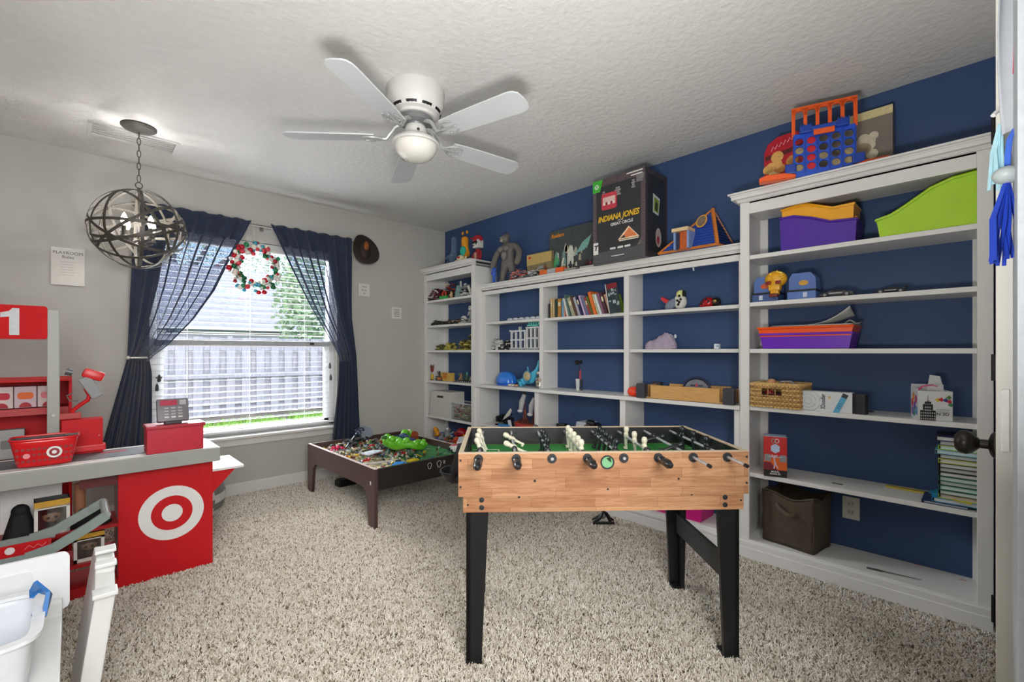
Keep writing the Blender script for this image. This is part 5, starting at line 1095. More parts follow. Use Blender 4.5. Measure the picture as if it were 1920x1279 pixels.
printpoly(t, 'printed_triangle', '#e4c9a2', [(.0, bh*.235), (.165, bh*.235), (.085, bh*.375)], 4); printpoly(t, 'printed_triangle', '#d97a4a', [(.03, bh*.25), (.15, bh*.25), (.088, bh*.355)], 5); printpoly(t, 'printed_mark', '#3a3436', [(.02, bh*.248), (.06, bh*.248), (.05, bh*.285)], 6)
bars(t, '#d9c9b4', .085, bh*.222, .15, 1, .01, .008, 5); bars(t, '#c9c9c6', 0, .035, .1, 1, .01, .006, 5)
bars(t, '#dcdcd9', .13, bh-.016, .12, 1, .01, .008, 5); bars(t, '#dcdcd9', .145, bh-.036, .085, 1, .01, .008, 5)
for x in (-.04, .02, .075): printpoly(t, 'printed_logo', '#d5d5d2', rrect(.045, .014, .005, x, .088), 4)
printpoly(t, 'rating_label', '#e4e4e2', rrect(.042, .085, .002, -bw/2+.026, .105), 5); text('rating_letter', 'T', .05, BLACK, t, (-bw/2+.026, -.0042, .108), bold=.002, shear=.2)
for x, y, q in ((-.115, bh-.12, .018), (.0, bh-.115, .03), (.12, bh-.095, .018)):
    for j in range(4): printpoly(t, 'printed_latch', '#8f8d8c', rrect(q*1.6/(1+.5*(j % 2)), .012, .003, x, y-.02+j*.015), 3)
SD = Matrix(((0, 0, 1, 0), (1, 0, 0, 0), (0, 1, 0, 0), (0, 0, 0, 1)))        # side face: XY -> local YZ, thickness +x
def sidepoly(name, col, poly, d=0): MB().prism(poly, .0006, Matrix.Translation((bw/2+.0002+d*.0006, 0, 0)) @ SD).build(name, M(col, .5, var=.2, vscale=40), t)
for y in (.014, bd-.014): sidepoly('printed_edge', '#453b3d', rrect(.024, bh-.006, .002, y, bh/2))
for z in (.025, bh-.02): sidepoly('printed_edge', '#3f383a', rrect(bd-.006, .035, .002, bd/2, z), 1)
sidepoly('side_sticker', '#c9cfd4', [(.095, bh*.52), (.17, bh*.50), (.19, bh*.70), (.10, bh*.735)], 2); sidepoly('side_sticker', '#8f9f35', [(.105, bh*.54), (.165, bh*.525), (.178, bh*.68), (.112, bh*.70)], 3); sidepoly('printed_figure', '#3d4a1e', [(.12, bh*.55), (.155, bh*.54), (.16, bh*.62), (.14, bh*.67), (.122, bh*.62)], 4)
sidepoly('side_sticker', '#b9aaa4', circ(.04, 18, .17, bh*.25, .065), 2); sidepoly('printed_figure', '#a03038', circ(.018, 12, .165, bh*.22, .028), 3)
# blue and orange toy roof pyramid
t = thing('toy_roof', 'blue shingled toy roof with orange trim at the right end of the low bookcase', 'toy house', (2.73, 1.26, ZB2), -pi/2)
x0, x1 = 1.26-onX(2.75, 1238).y, 1.26-onX(2.73, 1346).y; ax = 1.26-onX(2.84, 1336).y; ah = HZ(2.84, 1336, 394, ZB2)
A_ = Vector((x0, .0, .0)); B_ = Vector((x1, .0, .0)); C_ = Vector((x1+.02, .235, 0)); D_ = Vector((x0+.03, .235, 0)); P_ = Vector((ax, .12, ah))
RB = M('#2a4fa6', .45, var=.1); OT = M('#c9762a', .45, var=.1)
MB().quad(A_, B_, C_, D_).quad(A_, D_, P_, P_+Vector((.001, 0, 0))).quad(D_, C_, P_, P_+Vector((.001, 0, 0))).quad(B_, C_, P_, P_+Vector((0, .001, 0))).quad(A_, B_, P_, P_+Vector((.001, 0, 0))).build('roof_core', M('#1f3a80', .5), t)
n1 = (B_-A_).cross(P_-A_).normalized()
for i in range(13):
    f0, f1 = i/13, (i+1)/13; a = A_.lerp(P_, f0); c = B_.lerp(P_, f0); a1 = A_.lerp(P_, f1); c1 = B_.lerp(P_, f1); o1 = n1*.005
    MB().quad(a+o1*1.6, c+o1*1.6, c1+o1*.3, a1+o1*.3).quad(a, c, c+o1*1.6, a+o1*1.6).build('shingle_row', RB, t)
    c2 = C_.lerp(P_, f0); c3 = C_.lerp(P_, f1); o2 = (C_-B_).cross(P_-B_).normalized()*.005
    MB().quad(c+o2*1.6, c2+o2*1.6, c3+o2*.3, c1+o2*.3).build('shingle_row', M('#26407f', .5), t)
for p_, q_, r_ in ((A_, B_, .008), (B_, C_, .008), (A_, P_, .006), (B_, P_, .013), (C_, P_, .006)): MB().tube([p_+Vector((0, -.006, .006)), q_+Vector((0, -.006, .006))], r_, 5).build('edge_trim', OT, t)
dm = MB().box((0, 0, 0), (.012, .09, .11)).build('dormer_wall', M('#7d93c0', .5), t, loc=(x0*.15-.04, -.0, .06)); MB().box((0, 0, 0), (.012, .09, .11)).build('dormer_wall', M('#7d93c0', .5), t, loc=(x0*.15+.045, -.0, .06))
MB().box((x0*.15, -.01, .122), (.105, .10, .022), bev=.003).build('dormer_roof', M('#d6bb8c', .5), t); MB().box((x0*.15+.01, -.02, .055), (.06, .03, .11)).build('orange_door', M('#b5541d', .5, var=.25), t)
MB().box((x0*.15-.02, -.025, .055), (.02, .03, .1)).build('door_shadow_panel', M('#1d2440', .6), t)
em = P_.lerp(A_, .30).lerp(B_.lerp(P_, .72), .35)+n1*.014; qt = n1.to_track_quat('Z', 'Y').to_matrix().to_4x4()
MB().prism(circ(.034, 22, 0, 0, .048), .003, Matrix.Translation(em) @ qt).build('oval_emblem', M('#d8a04a', .5), t); MB().prism(circ(.026, 22, 0, 0, .038), .002, Matrix.Translation(em+n1*.003) @ qt).build('oval_emblem', M('#7a6a58', .5, var=.3, vscale=80), t)
# ---- top of the tall bookcase by the door
X = 2.665
t, w_ = SH('connect_game', 'blue and orange upright four-in-a-row game on the tall bookcase top', 'game', X, 1486, 1611, ZC2, rot=.30); w_ *= .93; hb = HZ(X, 1486, 265, ZC2)-.0; htop = HZ(X, 1611, 163, ZC2)
z1 = .265; z0 = .01
GB = M('#1d4fc4', .35, var=.05); GO_ = M('#ec5a17', .35, var=.04)
import itertools
def holeplate(b, w, x0, z0, x1, z1, r, y, th):
    # square cell with a round hole, as a ring of quads
    n = 20; cx, cz = (x0+x1)/2, (z0+z1)/2
    for yy in (y, y+th):
        ring = []
        for i in range(n):
            a = 2*pi*i/n; c, s = cos(a), sin(a); k = min((x1-x0)/2/max(abs(c), 1e-6), (z1-z0)/2/max(abs(s), 1e-6)); ring.append(((cx+r*c, yy, cz+r*s), (cx+k*c, yy, cz+k*s)))
        for i in range(n):
            a, d = ring[i], ring[(i+1) % n]; b.quad(a[0], d[0], d[1], a[1])
    for i in range(n):
        a = 2*pi*i/n; a2 = 2*pi*(i+1)/n; b.quad((cx+r*cos(a), y, cz+r*sin(a)), (cx+r*cos(a2), y, cz+r*sin(a2)), (cx+r*cos(a2), y+th, cz+r*sin(a2)), (cx+r*cos(a), y+th, cz+r*sin(a)))
cw = w_/5; b = MB()
for i in range(5):
    for j in range(4): holeplate(b, w_, -w_/2+i*cw, z0+.02+j*.043, -w_/2+(i+1)*cw, z0+.02+(j+1)*.043, .0192, .03, .012)
b.box((0, .036, z0+.008), (w_, .016, .03)).box((0, .036, z0+.2), (w_, .016, .022)); b.build('board', GB, t)
for i in range(6): MB().box((-w_/2+i*cw, .028, z0+.105), (.005, .006, .19)).build('column_rib', M('#163d9c', .4), t)
for j in range(4): MB().cyl((-w_/2+1.5*cw, .040, z0+.0415+j*.043), (-w_/2+1.5*cw, .046, z0+.0415+j*.043), .0196, n=20).build('red_disc', M('#cf1626', .35), t)
for j, i in ((0, 0), (2, 0), (1, 2), (0, 3), (0, 4), (1, 4)): MB().cyl((-w_/2+(i+.5)*cw, .044, z0+.0415+j*.043), (-w_/2+(i+.5)*cw, .047, z0+.0415+j*.043), .0196, n=20).build('pale_disc', M('#a08d62', .5, var=.3, vscale=50), t)
b = MB()
zt1 = z0+.21; hh = htop-zt1
for i in range(6): b.box((-w_/2+i*cw, .036, zt1+hh/2-.01), (.016, .014, hh+.0), bev=.002)
b.box((0, .036, htop-.012), (w_+.016, .014, .020), bev=.002)
for i in range(5):
    cx = -w_/2+(i+.5)*cw
    for s in (-1, 1): b.prism([(cx+s*cw*.5, htop-.05), (cx+s*cw*.5, htop-.012), (cx+s*cw*.08, htop-.012), (cx+s*cw*.24, htop-.021), (cx+s*cw*.36, htop-.036)], .014, Matrix.Translation((0, .043, 0)) @ FRONT)
b.build('drop_rack', GO_, t)
b = MB().box((0, .026, zt1+.012), (w_*.56, .03, .022), bev=.004)
for s in (-1, 1):
    b.box((s*w_*.30, .024, zt1+.014), (w_*.20, .034, .036), bev=.003)
    for j in range(4): b.box((s*w_*.30+(j-1.5)*.014, .004, zt1+.02), (.004, .008, .03))
b.build('release_slider', M('#1a43a8', .35), t)
MB().box((0, .012, zt1-.012), (w_*.34, .014, .026), bev=.003).build('orange_bar', GO_, t)
for s in (-1, 1):
    MB().box((s*(w_/2+.012), .036, .05), (.05, .03, .05), bev=.006).build('board_clip', M('#163f9f', .35), t)
    f_ = MB().prism([(0, 0), (.165, 0), (.165, .022), (.13, .036), (.05, .032), (0, .016)] if s > 0 else [(0, 0), (-.165, 0), (-.165, .022), (-.13, .034), (-.05, .03), (0, .016)], .05, Matrix.Translation((s*w_*.46, .06, 0)) @ FRONT).build('foot', GO_, t)
    f_.modifiers.new('bv', 'BEVEL').width = .004
t, w_ = SH('red_gift_tin', 'red round-topped gift tin with a gold figure behind the four-in-a-row game', 'tin', 2.86, 1433, 1520, ZC2); h_ = HZ(2.86, 1460, 262, ZC2)+.02
pl = [(-w_/2, 0), (w_/2, 0), (w_/2, h_*.9), (w_*.2, h_), (-w_*.2, h_*.99), (-w_*.42, h_*.9), (-w_/2, h_*.76)]
MB().prism(pl, .05, Matrix.Translation((0, .05, 0)) @ FRONT).build('body', M('#b51226', .35, var=.08), t)
printpoly(t, 'printed_band', '#5a1218', [(-w_/2+.006, h_*.62), (w_/2, h_*.7), (w_/2, h_*.78), (-w_/2+.006, h_*.70)]); MB().tube([(-w_*.34+i*w_*.045, -.0006, h_*.80+i*h_*.010+.010*(1 if i % 2 else -1)) for i in range(13)], .0028, 4).build('script_mark', M('#e4a2ac', .5), t)
R = random.Random(2)
for i in range(9): printpoly(t, 'printed_curls', R.choice(['#d8a45a', '#c9873e', '#e8c489']), circ(R.uniform(.02, .034), 12, -w_*.18+R.uniform(-.06, .09), h_*.48+R.uniform(-.04, .06)), i)
printpoly(t, 'printed_robe', '#7f9a84', [(-w_*.32, .0), (.02, .0), (.02, h_*.38), (-w_*.14, h_*.3)], 9); printpoly(t, 'printed_sash', '#c9b9a0', [(-w_*.22, .0), (-w_*.17, .0), (.01, h_*.32), (-.02, h_*.32)], 10)
t, w_ = SH('board_game_box', 'flat grey-brown box with a cream edge leaning behind the game on the tall bookcase', 'box', 2.90, 1537, 1674, ZC2); h_ = HZ(2.90, 1674, 194, ZC2)
MB().box((0, .03, h_/2), (w_, .06, h_), bev=.002).build('carton', M('#7b7468', .6, var=.1, vscale=10), t); printpoly(t, 'cream_edge', '#d3c793', [(-w_/2, h_-.042), (w_/2, h_-.042), (w_/2, h_-.001), (-w_/2, h_-.001)])
for i in range(7): printpoly(t, 'printed_ornament', R.choice(['#b5aa90', '#9c8f70', '#cfc6ae']), circ(R.uniform(.012, .036), 12, w_*.16+R.uniform(-.05, .03), h_*.35+R.uniform(-.06, .09)), i)
# ---- shelves of the tall bookcase by the door
S1, S2, S3, S4, S5, DK = (SHELF[k]+.0003 for k in ('s1', 's2', 's3', 's4', 's5', 'dk'))
X = 2.74
def bin_(name, label, X, u0, u1, z, d, prof, col, rimcol=None, taper=.9):
    """open-topped bin: prof = [(fraction, height)...] along its length"""
    t, w_ = SH(name, label, 'bin', X, u0, u1, z); m_ = M(col, .35, var=.04, vscale=15)
    b = MB(); th = .004
    n = len(prof)
    def pt(i, s, top): f, h = prof[i]; k = 1 if top else taper; return Vector(((f-.5)*w_*k, d/2+s*d/2*k, h if top else .002))
    for s in (-1, 1):
        for i in range(n-1): b.quad(pt(i, s, 0), pt(i+1, s, 0), pt(i+1, s, 1), pt(i, s, 1))
    for i in (0, n-1): b.quad(pt(i, -1, 0), pt(i, 1, 0), pt(i, 1, 1), pt(i, -1, 1))
    for i in range(n-1): b.quad(pt(i, -1, 0), pt(i, 1, 0), pt(i+1, 1, 0), pt(i+1, -1, 0))
    bmesh.ops.remove_doubles(b.bm, verts=b.bm.verts, dist=1e-5)
    o = b.build('tub', m_, t); o.modifiers.new('th', 'SOLIDIFY').thickness = th
    r = MB(); lp = [pt(i, -1, 1)+Vector((0, -.002, -.002)) for i in range(n)]+[pt(i, 1, 1)+Vector((0, .002, -.002)) for i in range(n-1, -1, -1)]
    r.tube(lp, .0065, 6, True); r.build('rim', M(rimcol or col, .35, var=.04, vscale=15), t, 50); return t, w_, pt
hl = HZ(X, 1464, 386, S1); 
t, w_, pt = bin_('purple_bin', 'purple plastic book bin holding a yellow bin, on the top shelf by the door', X, 1462, 1606, S1, .19, [(0, .178), (.2, .178), (.45, .152), (.68, .118), (1, .110)], '#4a1f9a', None, .97)
t, w_, pt = bin_('yellow_bin', 'yellow plastic book bin nested inside the purple bin on the top shelf', X+.010, 1466, 1601, S1+.045, .168, [(0, .178), (.2, .187), (.38, .185), (.72, .142), (1, .146)], '#efa815', None, .97)
for i in (0, 1): MB().box((0, 0, 0), (.012, .02, .05), bev=.003).build('clip', M('#c9842a', .4), t, loc=(w_/2+.004, .03+.05*i, .06))
t, w_, pt = bin_('green_bin', 'lime green slanted book bin at the right of the top shelf', X, 1643, 1840, S1, .17, [(0, .085), (.16, .1), (.3, .13), (.55, .19), (.75, .215), (1, .225)], '#a6d01a', None, .93)
# skull playset
t, w_ = SH('skull_playset', 'blue toy fortress case with a yellow skull on its front', 'toy playset', X, 1409, 1531, S2); h_ = HZ(X, 1500, 511, S2); PB = M('#5674b4', .45, var=.1, vscale=20); PB2 = M('#3f568c', .5, var=.1)
for s in (-1, 1):
    MB().prism([(-w_*.20, .045), (w_*.20, .045), (w_*.19, h_*.8), (w_*.12, h_), (-w_*.15, h_), (-w_*.20, h_*.8)], .10, Matrix.Translation((s*w_*.28, .12, 0)) @ FRONT).build('case_half', PB, t)
    MB().box((s*w_*.28, .06, .021), (w_*.42, .125, .04), bev=.004).build('case_base', PB2 if s < 0 else PB, t)
    MB().box((s*w_*.28, .06, .045), (w_*.43, .128, .008)).build('black_seam', BLACK, t)
    MB().box((s*w_*.34, -.004, .021), (.02, .008, .026), bev=.003).build('latch', M('#c2cbe0', .4), t)
    MB().prism(circ(.022, 14, 0, 0, .014), .002, FRONT, 0).build('emblem', M('#c9582a' if s < 0 else '#c8993a', .5, var=.2), t, loc=(s*w_*.30-.0, .019, h_*.62))
SKY = M('#e0a51c', .4, var=.2, vscale=60)
sk_ = MB(); sk_.sph((0, .0, .118), (.055, .04, .045), 18, 12); sk_.box((0, -.012, .075), (.058, .05, .045), bev=.012); sk_.box((0, -.012, .046), (.04, .04, .03), bev=.008); sk_.build('skull', SKY, t, 50, loc=(-.035, .01, .0))
b = MB()
for s in (-1, 1): b.box((-.035+s*.024, -.034, .095), (.026, .012, .018), bev=.004)
b.build('eye_socket', M('#7d1613', .4), t); MB().box((-.035, -.026, .028), (.04, .03, .018), bev=.005).build('jaw', M('#6d1f14', .5), t)
b = MB()
for i in range(6): b.box((-.035+R.uniform(-.04, .04), -.026+R.uniform(0, .01), .125+R.uniform(-.01, .03)), (.016, .01, .008), rz=R.uniform(0, 3), ry=R.uniform(-1, 1))
b.build('brow_pattern', M('#f0c64a', .4), t)
def toycar(name, label, X, u0, u1, z, col, spoiler, L=None):
    t, w_ = SH(name, label, 'toy car', X, u0, u1, z, 'toy sports cars'); s = w_/.19
    q = [(-.095, .012), (.095, .012), (.094, .03), (.06, .036), (.025, .048), (-.015, .048), (-.055, .034), (-.092, .026)]
    o = MB().prism([(a*s, c*s) for a, c in q], .075*s, Matrix.Translation((0, .08*s, 0)) @ FRONT).build('body', M(col, .25, .3), t); md_ = o.modifiers.new('bv', 'BEVEL'); md_.width = .006*s; md_.segments = 2
    MB().prism([(a*s, c*s) for a, c in ((-.03, .036), (.045, .036), (.022, .0465), (-.012, .0465))], .077*s, Matrix.Translation((0, .081*s, 0)) @ FRONT).build('windows', M('#0b0c0e', .15), t)
    for x in (-.058, .06):
        for y in (.008, .076): wh = MB().cyl((x*s, y*s-.007, .017*s), (x*s, y*s+.007, .017*s), .017*s, n=18).build('wheel', BLACK, t, 40); MB().cyl((x*s, y*s-.008, .017*s), (x*s, y*s-.0065, .017*s), .009*s, n=12).build('hub', M('#8f9193', .3, .6), wh)
    if spoiler: MB().box((.085*s, .042*s, .05*s), (.018*s, .08*s, .004*s), ry=-.2).box((.083*s, .042*s, .04*s), (.004*s, .05*s, .02*s)).build('spoiler', BLACK, t)
    MB().box((-.0, .0035*s, .026*s), (.07*s, .003, .005*s)).build('side_stripe', M('#c4c5c6', .3), t); return t
toycar('toy_sports_car', 'silver and black toy sports car on the shelf to the right of the skull case', 2.76, 1534, 1600, S2, '#55585b', False)
toycar('toy_sports_car', 'all-black toy sports car with a rear wing on the same shelf, nearest the doorway', 2.78, 1639, 1700, S2, '#17181a', True)
# trays and papers
t, w_, pt = bin_('purple_tray', 'purple plastic tray carrying the orange tray on the middle shelf', X, 1424, 1598, S3, .19, [(0, .080), (1, .080)], '#6a22b8', '#7a35c4', .93)
t, w_, pt = bin_('orange_tray', 'orange plastic tray stacked on the purple tray and holding papers', X-.004, 1421, 1600, S3+.064, .20, [(0, .050), (1, .050)], '#f2570f', None, .95)
t, w_ = SH('paper_stack', 'loose white papers with one sheet curled up, lying in the orange tray', 'papers', 2.745, 1436, 1606, S3+.114); PW = M('#d9dad6', .8)
for i in range(7): MB().box((random.uniform(-.01, .03), .09, .001+i*.0016), (w_*.88, .15, .0010), rz=random.uniform(-.06, .06)).build('sheet', PW, t)
b = MB(); b.grid(lambda u, v: (w_*(-.02+.44*u), .03+.14*v, .014+.085*u*u*(1-.5*v)), 10, 6); b.build('curled_sheet', PW, t, 80).modifiers.new('th', 'SOLIDIFY').thickness = .0008
b = MB(); b.grid(lambda u, v: (w_*(.38+.13*u), .02+.14*v, .012+.012*sin(5*u+2*v)+.012*u), 10, 6); b.build('crumpled_sheet', PW, t, 80).modifiers.new('th', 'SOLIDIFY').thickness = .0008
MB().box((-w_*.36, .03, .013), (.06, .012, .004), bev=.001).build('black_pen', BLACK, t)
# wicker basket
t, w_ = SH('wicker_basket', 'woven seagrass basket with a handle hole, on the shelf left of the white pen box', 'basket', 2.712, 1409, 1500, S4); h_ = .125; WK = M('#cfab6e', .8, var=.25, vscale=90, bump=.4); WK2 = M('#a98450', .85, var=.3, vscale=90)
D_ = .20; b = MB()
def wpt(s, z, j):    # perimeter point
    P = [(-w_/2, 0), (w_/2, 0), (w_/2, D_), (-w_/2, D_)]; L = [w_, D_, w_, D_]; q = s*(2*(w_+D_)); i = 0
    while q > L[i]+1e-9: q -= L[i]; i = (i+1) % 4
    a, c = P[i], P[(i+1) % 4]; f = q/L[i]; nx, ny = ((0, -1), (1, 0), (0, 1), (-1, 0))[i]; o = .004*(1 if (int(s*96)+j) % 2 else -1)
    return Vector((a[0]+(c[0]-a[0])*f+nx*o, a[1]+(c[1]-a[1])*f+ny*o, z))
for j in range(11):
    z = .006+j*h_/11
    pts = [wpt(i/192, z, j) for i in range(192)]
    if 6 <= j <= 8:
        cx0, cx1 = -w_*.28, w_*.14
        seg = [p for p in pts if not (p.y < .02 and cx0 < p.x < cx1)]
        k0 = next((i for i, p in enumerate(pts) if p.y < .02 and p.x > cx1 and p.z), 0); pts2 = pts[k0:]+[p for p in pts[:k0] if p.x <= cx0 and p.y < .02]
        b.mi = j % 2; b.tube(pts2, .0066, 5)
    else: b.mi = j % 2; b.tube(pts, .0066, 5, True)
b.build('weave', [WK, WK2], t, 50)
b = MB()
for i in range(26): p = wpt((i+.5)/26, 0, 0); b.cyl((p.x*.985, .1+(p.y-.1)*.985, 0), (p.x*.985, .1+(p.y-.1)*.985, h_), .003, n=6)
b.build('stake', WK2, t); b = MB(); b.tube([wpt(i/96, h_+.002, 0) for i in range(96)], .0085, 6, True); b.build('braided_rim', WK, t, 50)
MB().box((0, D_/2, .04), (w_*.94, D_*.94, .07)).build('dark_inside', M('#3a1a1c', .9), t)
t2, w2 = SH('peach_toy', 'small peach and brown jointed toy lying in the wicker basket', 'toy', 2.75, 1434, 1456, S4+.10); b = MB(); b.m(0).sph((-.005, .03, .035), (.024, .02, .019), 10, 8); b.sph((.012, .03, .012), (.018, .02, .012), 10, 7); b.m(1).tube([(-.0, .01, .03), (.014, .008, .012), (.03, .02, .006)], .004, 6); b.m(0).cyl((.0, .02, -.02), (.0, .02, .02), .009, n=8); b.build('body', [M('#d79a72', .6), M('#5a2f22', .6)], t2, 60)
t2, w2 = SH('curved_strap', 'grey curved strap toy arching out of the wicker basket', 'toy', 2.80, 1455, 1496, S4+.105); MB().tube([(-w2*.5, 0, .01), (-w2*.2, 0, .035), (w2*.2, 0, .038), (w2*.5, .0, .015)], 1, prof=[(-.012, -.003), (.012, -.003), (.012, .003), (-.012, .003)], up=(0, 1, 0)).tube([(-w2*.3, .03, -.01), (w2*.1, .03, .02), (w2*.45, .03, .008)], .008, 6).build('strap', M('#98949a', .5), t2, 50); MB().sph((.03, .02, .003), (.03, .02, .012), 10, 6).build('red_pad', M('#7a1f2e', .6), t2, 60)
t2, w2 = SH('red_toy_ball', 'dark red toy seen through the handle hole of the wicker basket', 'toy', 2.722, 1432, 1448, S4+.077); MB().sph((0, .016, .0), (.022, .014, .02), 12, 8).sph((.02, .018, -.004), .012, 10, 7).build('body', M('#8d1028', .4), t2, 60)
t, w_ = SH('pen_box', 'white box printed with a blue pen, beside the wicker basket', 'box', 2.735, 1500, 1598, S4); h_ = HZ(2.735, 1510, 734, S4)+.004; MB().box((0, .03, h_/2), (w_, .06, h_), bev=.0012).build('carton', M('#d7dadc', .4, var=.015), t)
for r_, n_ in ((.052, 30), (.034, 24), (.016, 16)): MB().tube([(-w_*.34+r_*cos(2*pi*i/n_)*(1+.06*(i % 2)), -.0005, h_*.5+r_*sin(2*pi*i/n_)*(1+.06*(i % 2))) for i in range(n_) if abs(h_*.5+r_*sin(2*pi*i/n_)-h_/2) < h_*.47 and -w_*.34+r_*cos(2*pi*i/n_) > -w_*.49], .0012, 4, False).build('printed_gear', M('#a9b9c6', .5), t)
text('lettering', '3Doodler', .027, M('#26303a', .5), t, (-w_*.04, -.0008, h_*.50), rot=(pi/2, -pi/2, 0), sx=.72, bold=.0004); printpoly(t, 'printed_tag', '#d3b37a', rrect(.012, .014, .003, w_*.08, h_*.72), 0)
pl = Matrix.Translation((w_*.28, 0, h_*.40)) @ Matrix.Rotation(radians(24), 4, 'Y')
MB().box((0, -.0008, 0), (.024, .0012, .095), mat=pl).build('printed_pen', M('#4fa3c9', .4), t); MB().box((0, -.0012, .048), (.024, .0012, .02), mat=pl).build('printed_pen_tip', M('#1b2430', .4), t)
for i in range(3): MB().box((0, -.0016, -.02+i*.012), (.012, .001, .003), mat=pl).build('printed_mark', M('#1c5f82', .5), t)
t, w_ = SH('black_card_box', 'small black card box leaning against the right end of the white pen box', 'box', 2.73, 1593, 1617, S4, rot=-.25); MB().box((0, .03, .048), (.065, .035, .096), bev=.0015).build('carton', M('#2a2a2c', .5), t); MB().box((-.034, .028, .048), (.004, .034, .094)).build('lid_edge', M('#3c3a3a', .5), t)
t, w_ = SH('dark_scrap', 'small dark crumpled scrap behind the black card box', 'scrap', 2.86, 1618, 1636, S4); b = MB()
for i in range(5): b.box((R.uniform(-.02, .02), R.uniform(0, .03), R.uniform(.004, .012)), (.02, .012, .006), rx=R.uniform(-.5, .5), rz=R.uniform(0, 3))
b.build('scrap', M('#4c4c50', .6), t)
t, w_ = SH('craft_box', 'open white craft box printed with a black skyscraper, its flap standing up', 'box', 2.72, 1721, 1787, S4, rot=.28); h_ = .130; OW_ = M('#d9dadb', .4, var=.015); d_ = .12
b = MB(); b.box((0, .001, h_/2), (w_, .002, h_)).box((0, d_, h_/2+.012), (w_, .002, h_+.024)).box((-w_/2, d_/2, h_/2+.005), (.002, d_, h_+.01)).box((w_/2, d_/2, h_/2), (.002, d_, h_)).box((0, d_/2, .001), (w_, d_, .002)); b.build('carton', OW_, t)
MB().prism([(.03, 0), (.095, 0), (.08, .085), (.045, .09)], .0015, Matrix.Translation((w_/2-.1, .06, h_-.012)) @ FRONT).build('flap', OW_, t, rot=(radians(-8), 0, radians(0)))
MB().tube([(-w_*.5, .03, h_-.01), (-w_*.35, .02, h_+.018), (-w_*.05, .018, h_+.026), (w_*.1, .02, h_+.02)], 1, prof=[(-.007, -.002), (.007, -.002), (.007, .002), (-.007, .002)], up=(0, 1, 0)).build('pink_loop', M('#e2427a', .5), t, 50)
sx_ = -w_*.30
for i, (wd, z0, z1) in enumerate(((.052, 0, .045), (.034, .045, .072), (.022, .072, .083), (.008, .083, .088), (.0016, .088, .108))): printpoly(t, 'printed_skyscraper', '#1d1e20', [(sx_+.01-wd/2, z0+.001), (sx_+.01+wd/2, z0+.001), (sx_+.01+wd/2, z1), (sx_+.01-wd/2, z1)], 0)
for i in range(7):
    for j in range(5):
        if abs(i-3) < 2 or j < 3: printpoly(t, 'printed_window', '#c6c8ca', rrect(.0035, .006, .001, sx_+.01+(i-3)*.0072, .008+j*.0125), 1)
for i, (x, z, c_) in enumerate(((.02, .092, '#d3b82a'), (.035, .094, '#c01c2c'), (.055, .092, '#333a7a'), (.07, .104, '#4d7a3a'), (.072, .086, '#b8203a'), (.078, .072, '#3f8a4a'))):
    x = x*.72-.004; q = .012; printpoly(t, 'printed_parrot', c_, [(x-q, z), (x, z-q*.8), (x+q*.6, z), (x, z+q*.8)], i)
bars(t, '#8f9294', w_*.24, .05, .045, 2, .008, .002, 3); text('lettering', 'IN 3D', .018, M('#5a5c5e', .5), t, (w_*.20, -.002, .03), bold=.0004)
SDL = Matrix(((0, 0, -1, 0), (-1, 0, 0, 0), (0, 1, 0, 0), (0, 0, 0, 1)))
for i, (y, z, c_) in enumerate(((.03, .09, '#b23a6a'), (.05, .06, '#7a4a9a'), (.07, .1, '#d88a2a'), (.06, .03, '#3a8a6a'), (.09, .07, '#c23a3a'), (.02, .04, '#5a9ac0'), (.085, .035, '#8a5ab0'))): MB().prism(circ(.017, 9, -y, z, .02), .0005, Matrix.Translation((-w_/2-.0012-i*.0001, 0, 0)) @ SDL).build('printed_pattern', M(c_, .5, var=.3, vscale=80), t)
# red kit box, books, strip
t, w_ = SH('kit_box', 'tall red kit box printed with a lifting figure, on the shelf above the brown bin', 'box', 2.72, 1433, 1475, S5, rot=.32); h_ = .215; MB().box((0, .04, h_/2), (w_, .08, h_), bev=.0012).build('carton', M('#c9231d', .4, var=.1, vscale=20), t)
printpoly(t, 'printed_black_band', '#18181a', [(-w_/2, 0), (w_/2, 0), (w_/2, h_*.17), (-w_/2, h_*.17)]); printpoly(t, 'printed_glow', '#e0641c', [(-w_/2, h_*.18), (w_/2, h_*.18), (w_/2, h_*.52), (-w_/2, h_*.45)]); printpoly(t, 'printed_crimson', '#7a1526', [(-w_/2, h_*.17), (w_*.1, h_*.17), (-w_*.2, h_*.36), (-w_/2, h_*.36)], 1)
MB().box((0, .04, h_+.001), (w_*.98, .078, .003)).build('pale_lid', M('#9fb2c6', .4), t)
for s in (-1, 1): printpoly(t, 'printed_weight', '#8d8f94', rrect(w_*.28, h_*.17, .004, s*w_*.33, h_*.47), 2)
printpoly(t, 'printed_bar', '#b5b7ba', rrect(w_*.6, .006, .002, 0, h_*.50), 3)
fg = MB(); 
for p_ in ([(-.004, .088), (-.002, .07), (-.006, .045)], [(-.004, .088), (.004, .066), (.012, .045)], [(-.004, .088), (-.004, .105)], [(-.004, .1), (-.016, .118)], [(-.004, .1), (.008, .118)]): fg.tube([(a-.0, -.0022, c) for a, c in p_], .0036, 5)
fg.sph((-.003, -.002, .112), (.005, .002, .006), 8, 6); fg.build('printed_lifter', M('#d8bcc4', .5), t)
printpoly(t, 'printed_hexagon', '#b9cbe6', [(.024*cos(radians(30+60*i)), h_*.71+.026*sin(radians(30+60*i))) for i in range(6)], 2)
for r0, c_, x in ((.011, '#5a9a8a', -.008), (.011, '#e2dcd8', .008)): MB().tube([(x+r0*cos(a)*.8, -.0016, h_*.90+r0*sin(a)) for a in [2*pi*i/14 for i in range(15)]], .0022, 5).build('printed_logo', M(c_, .5), t)
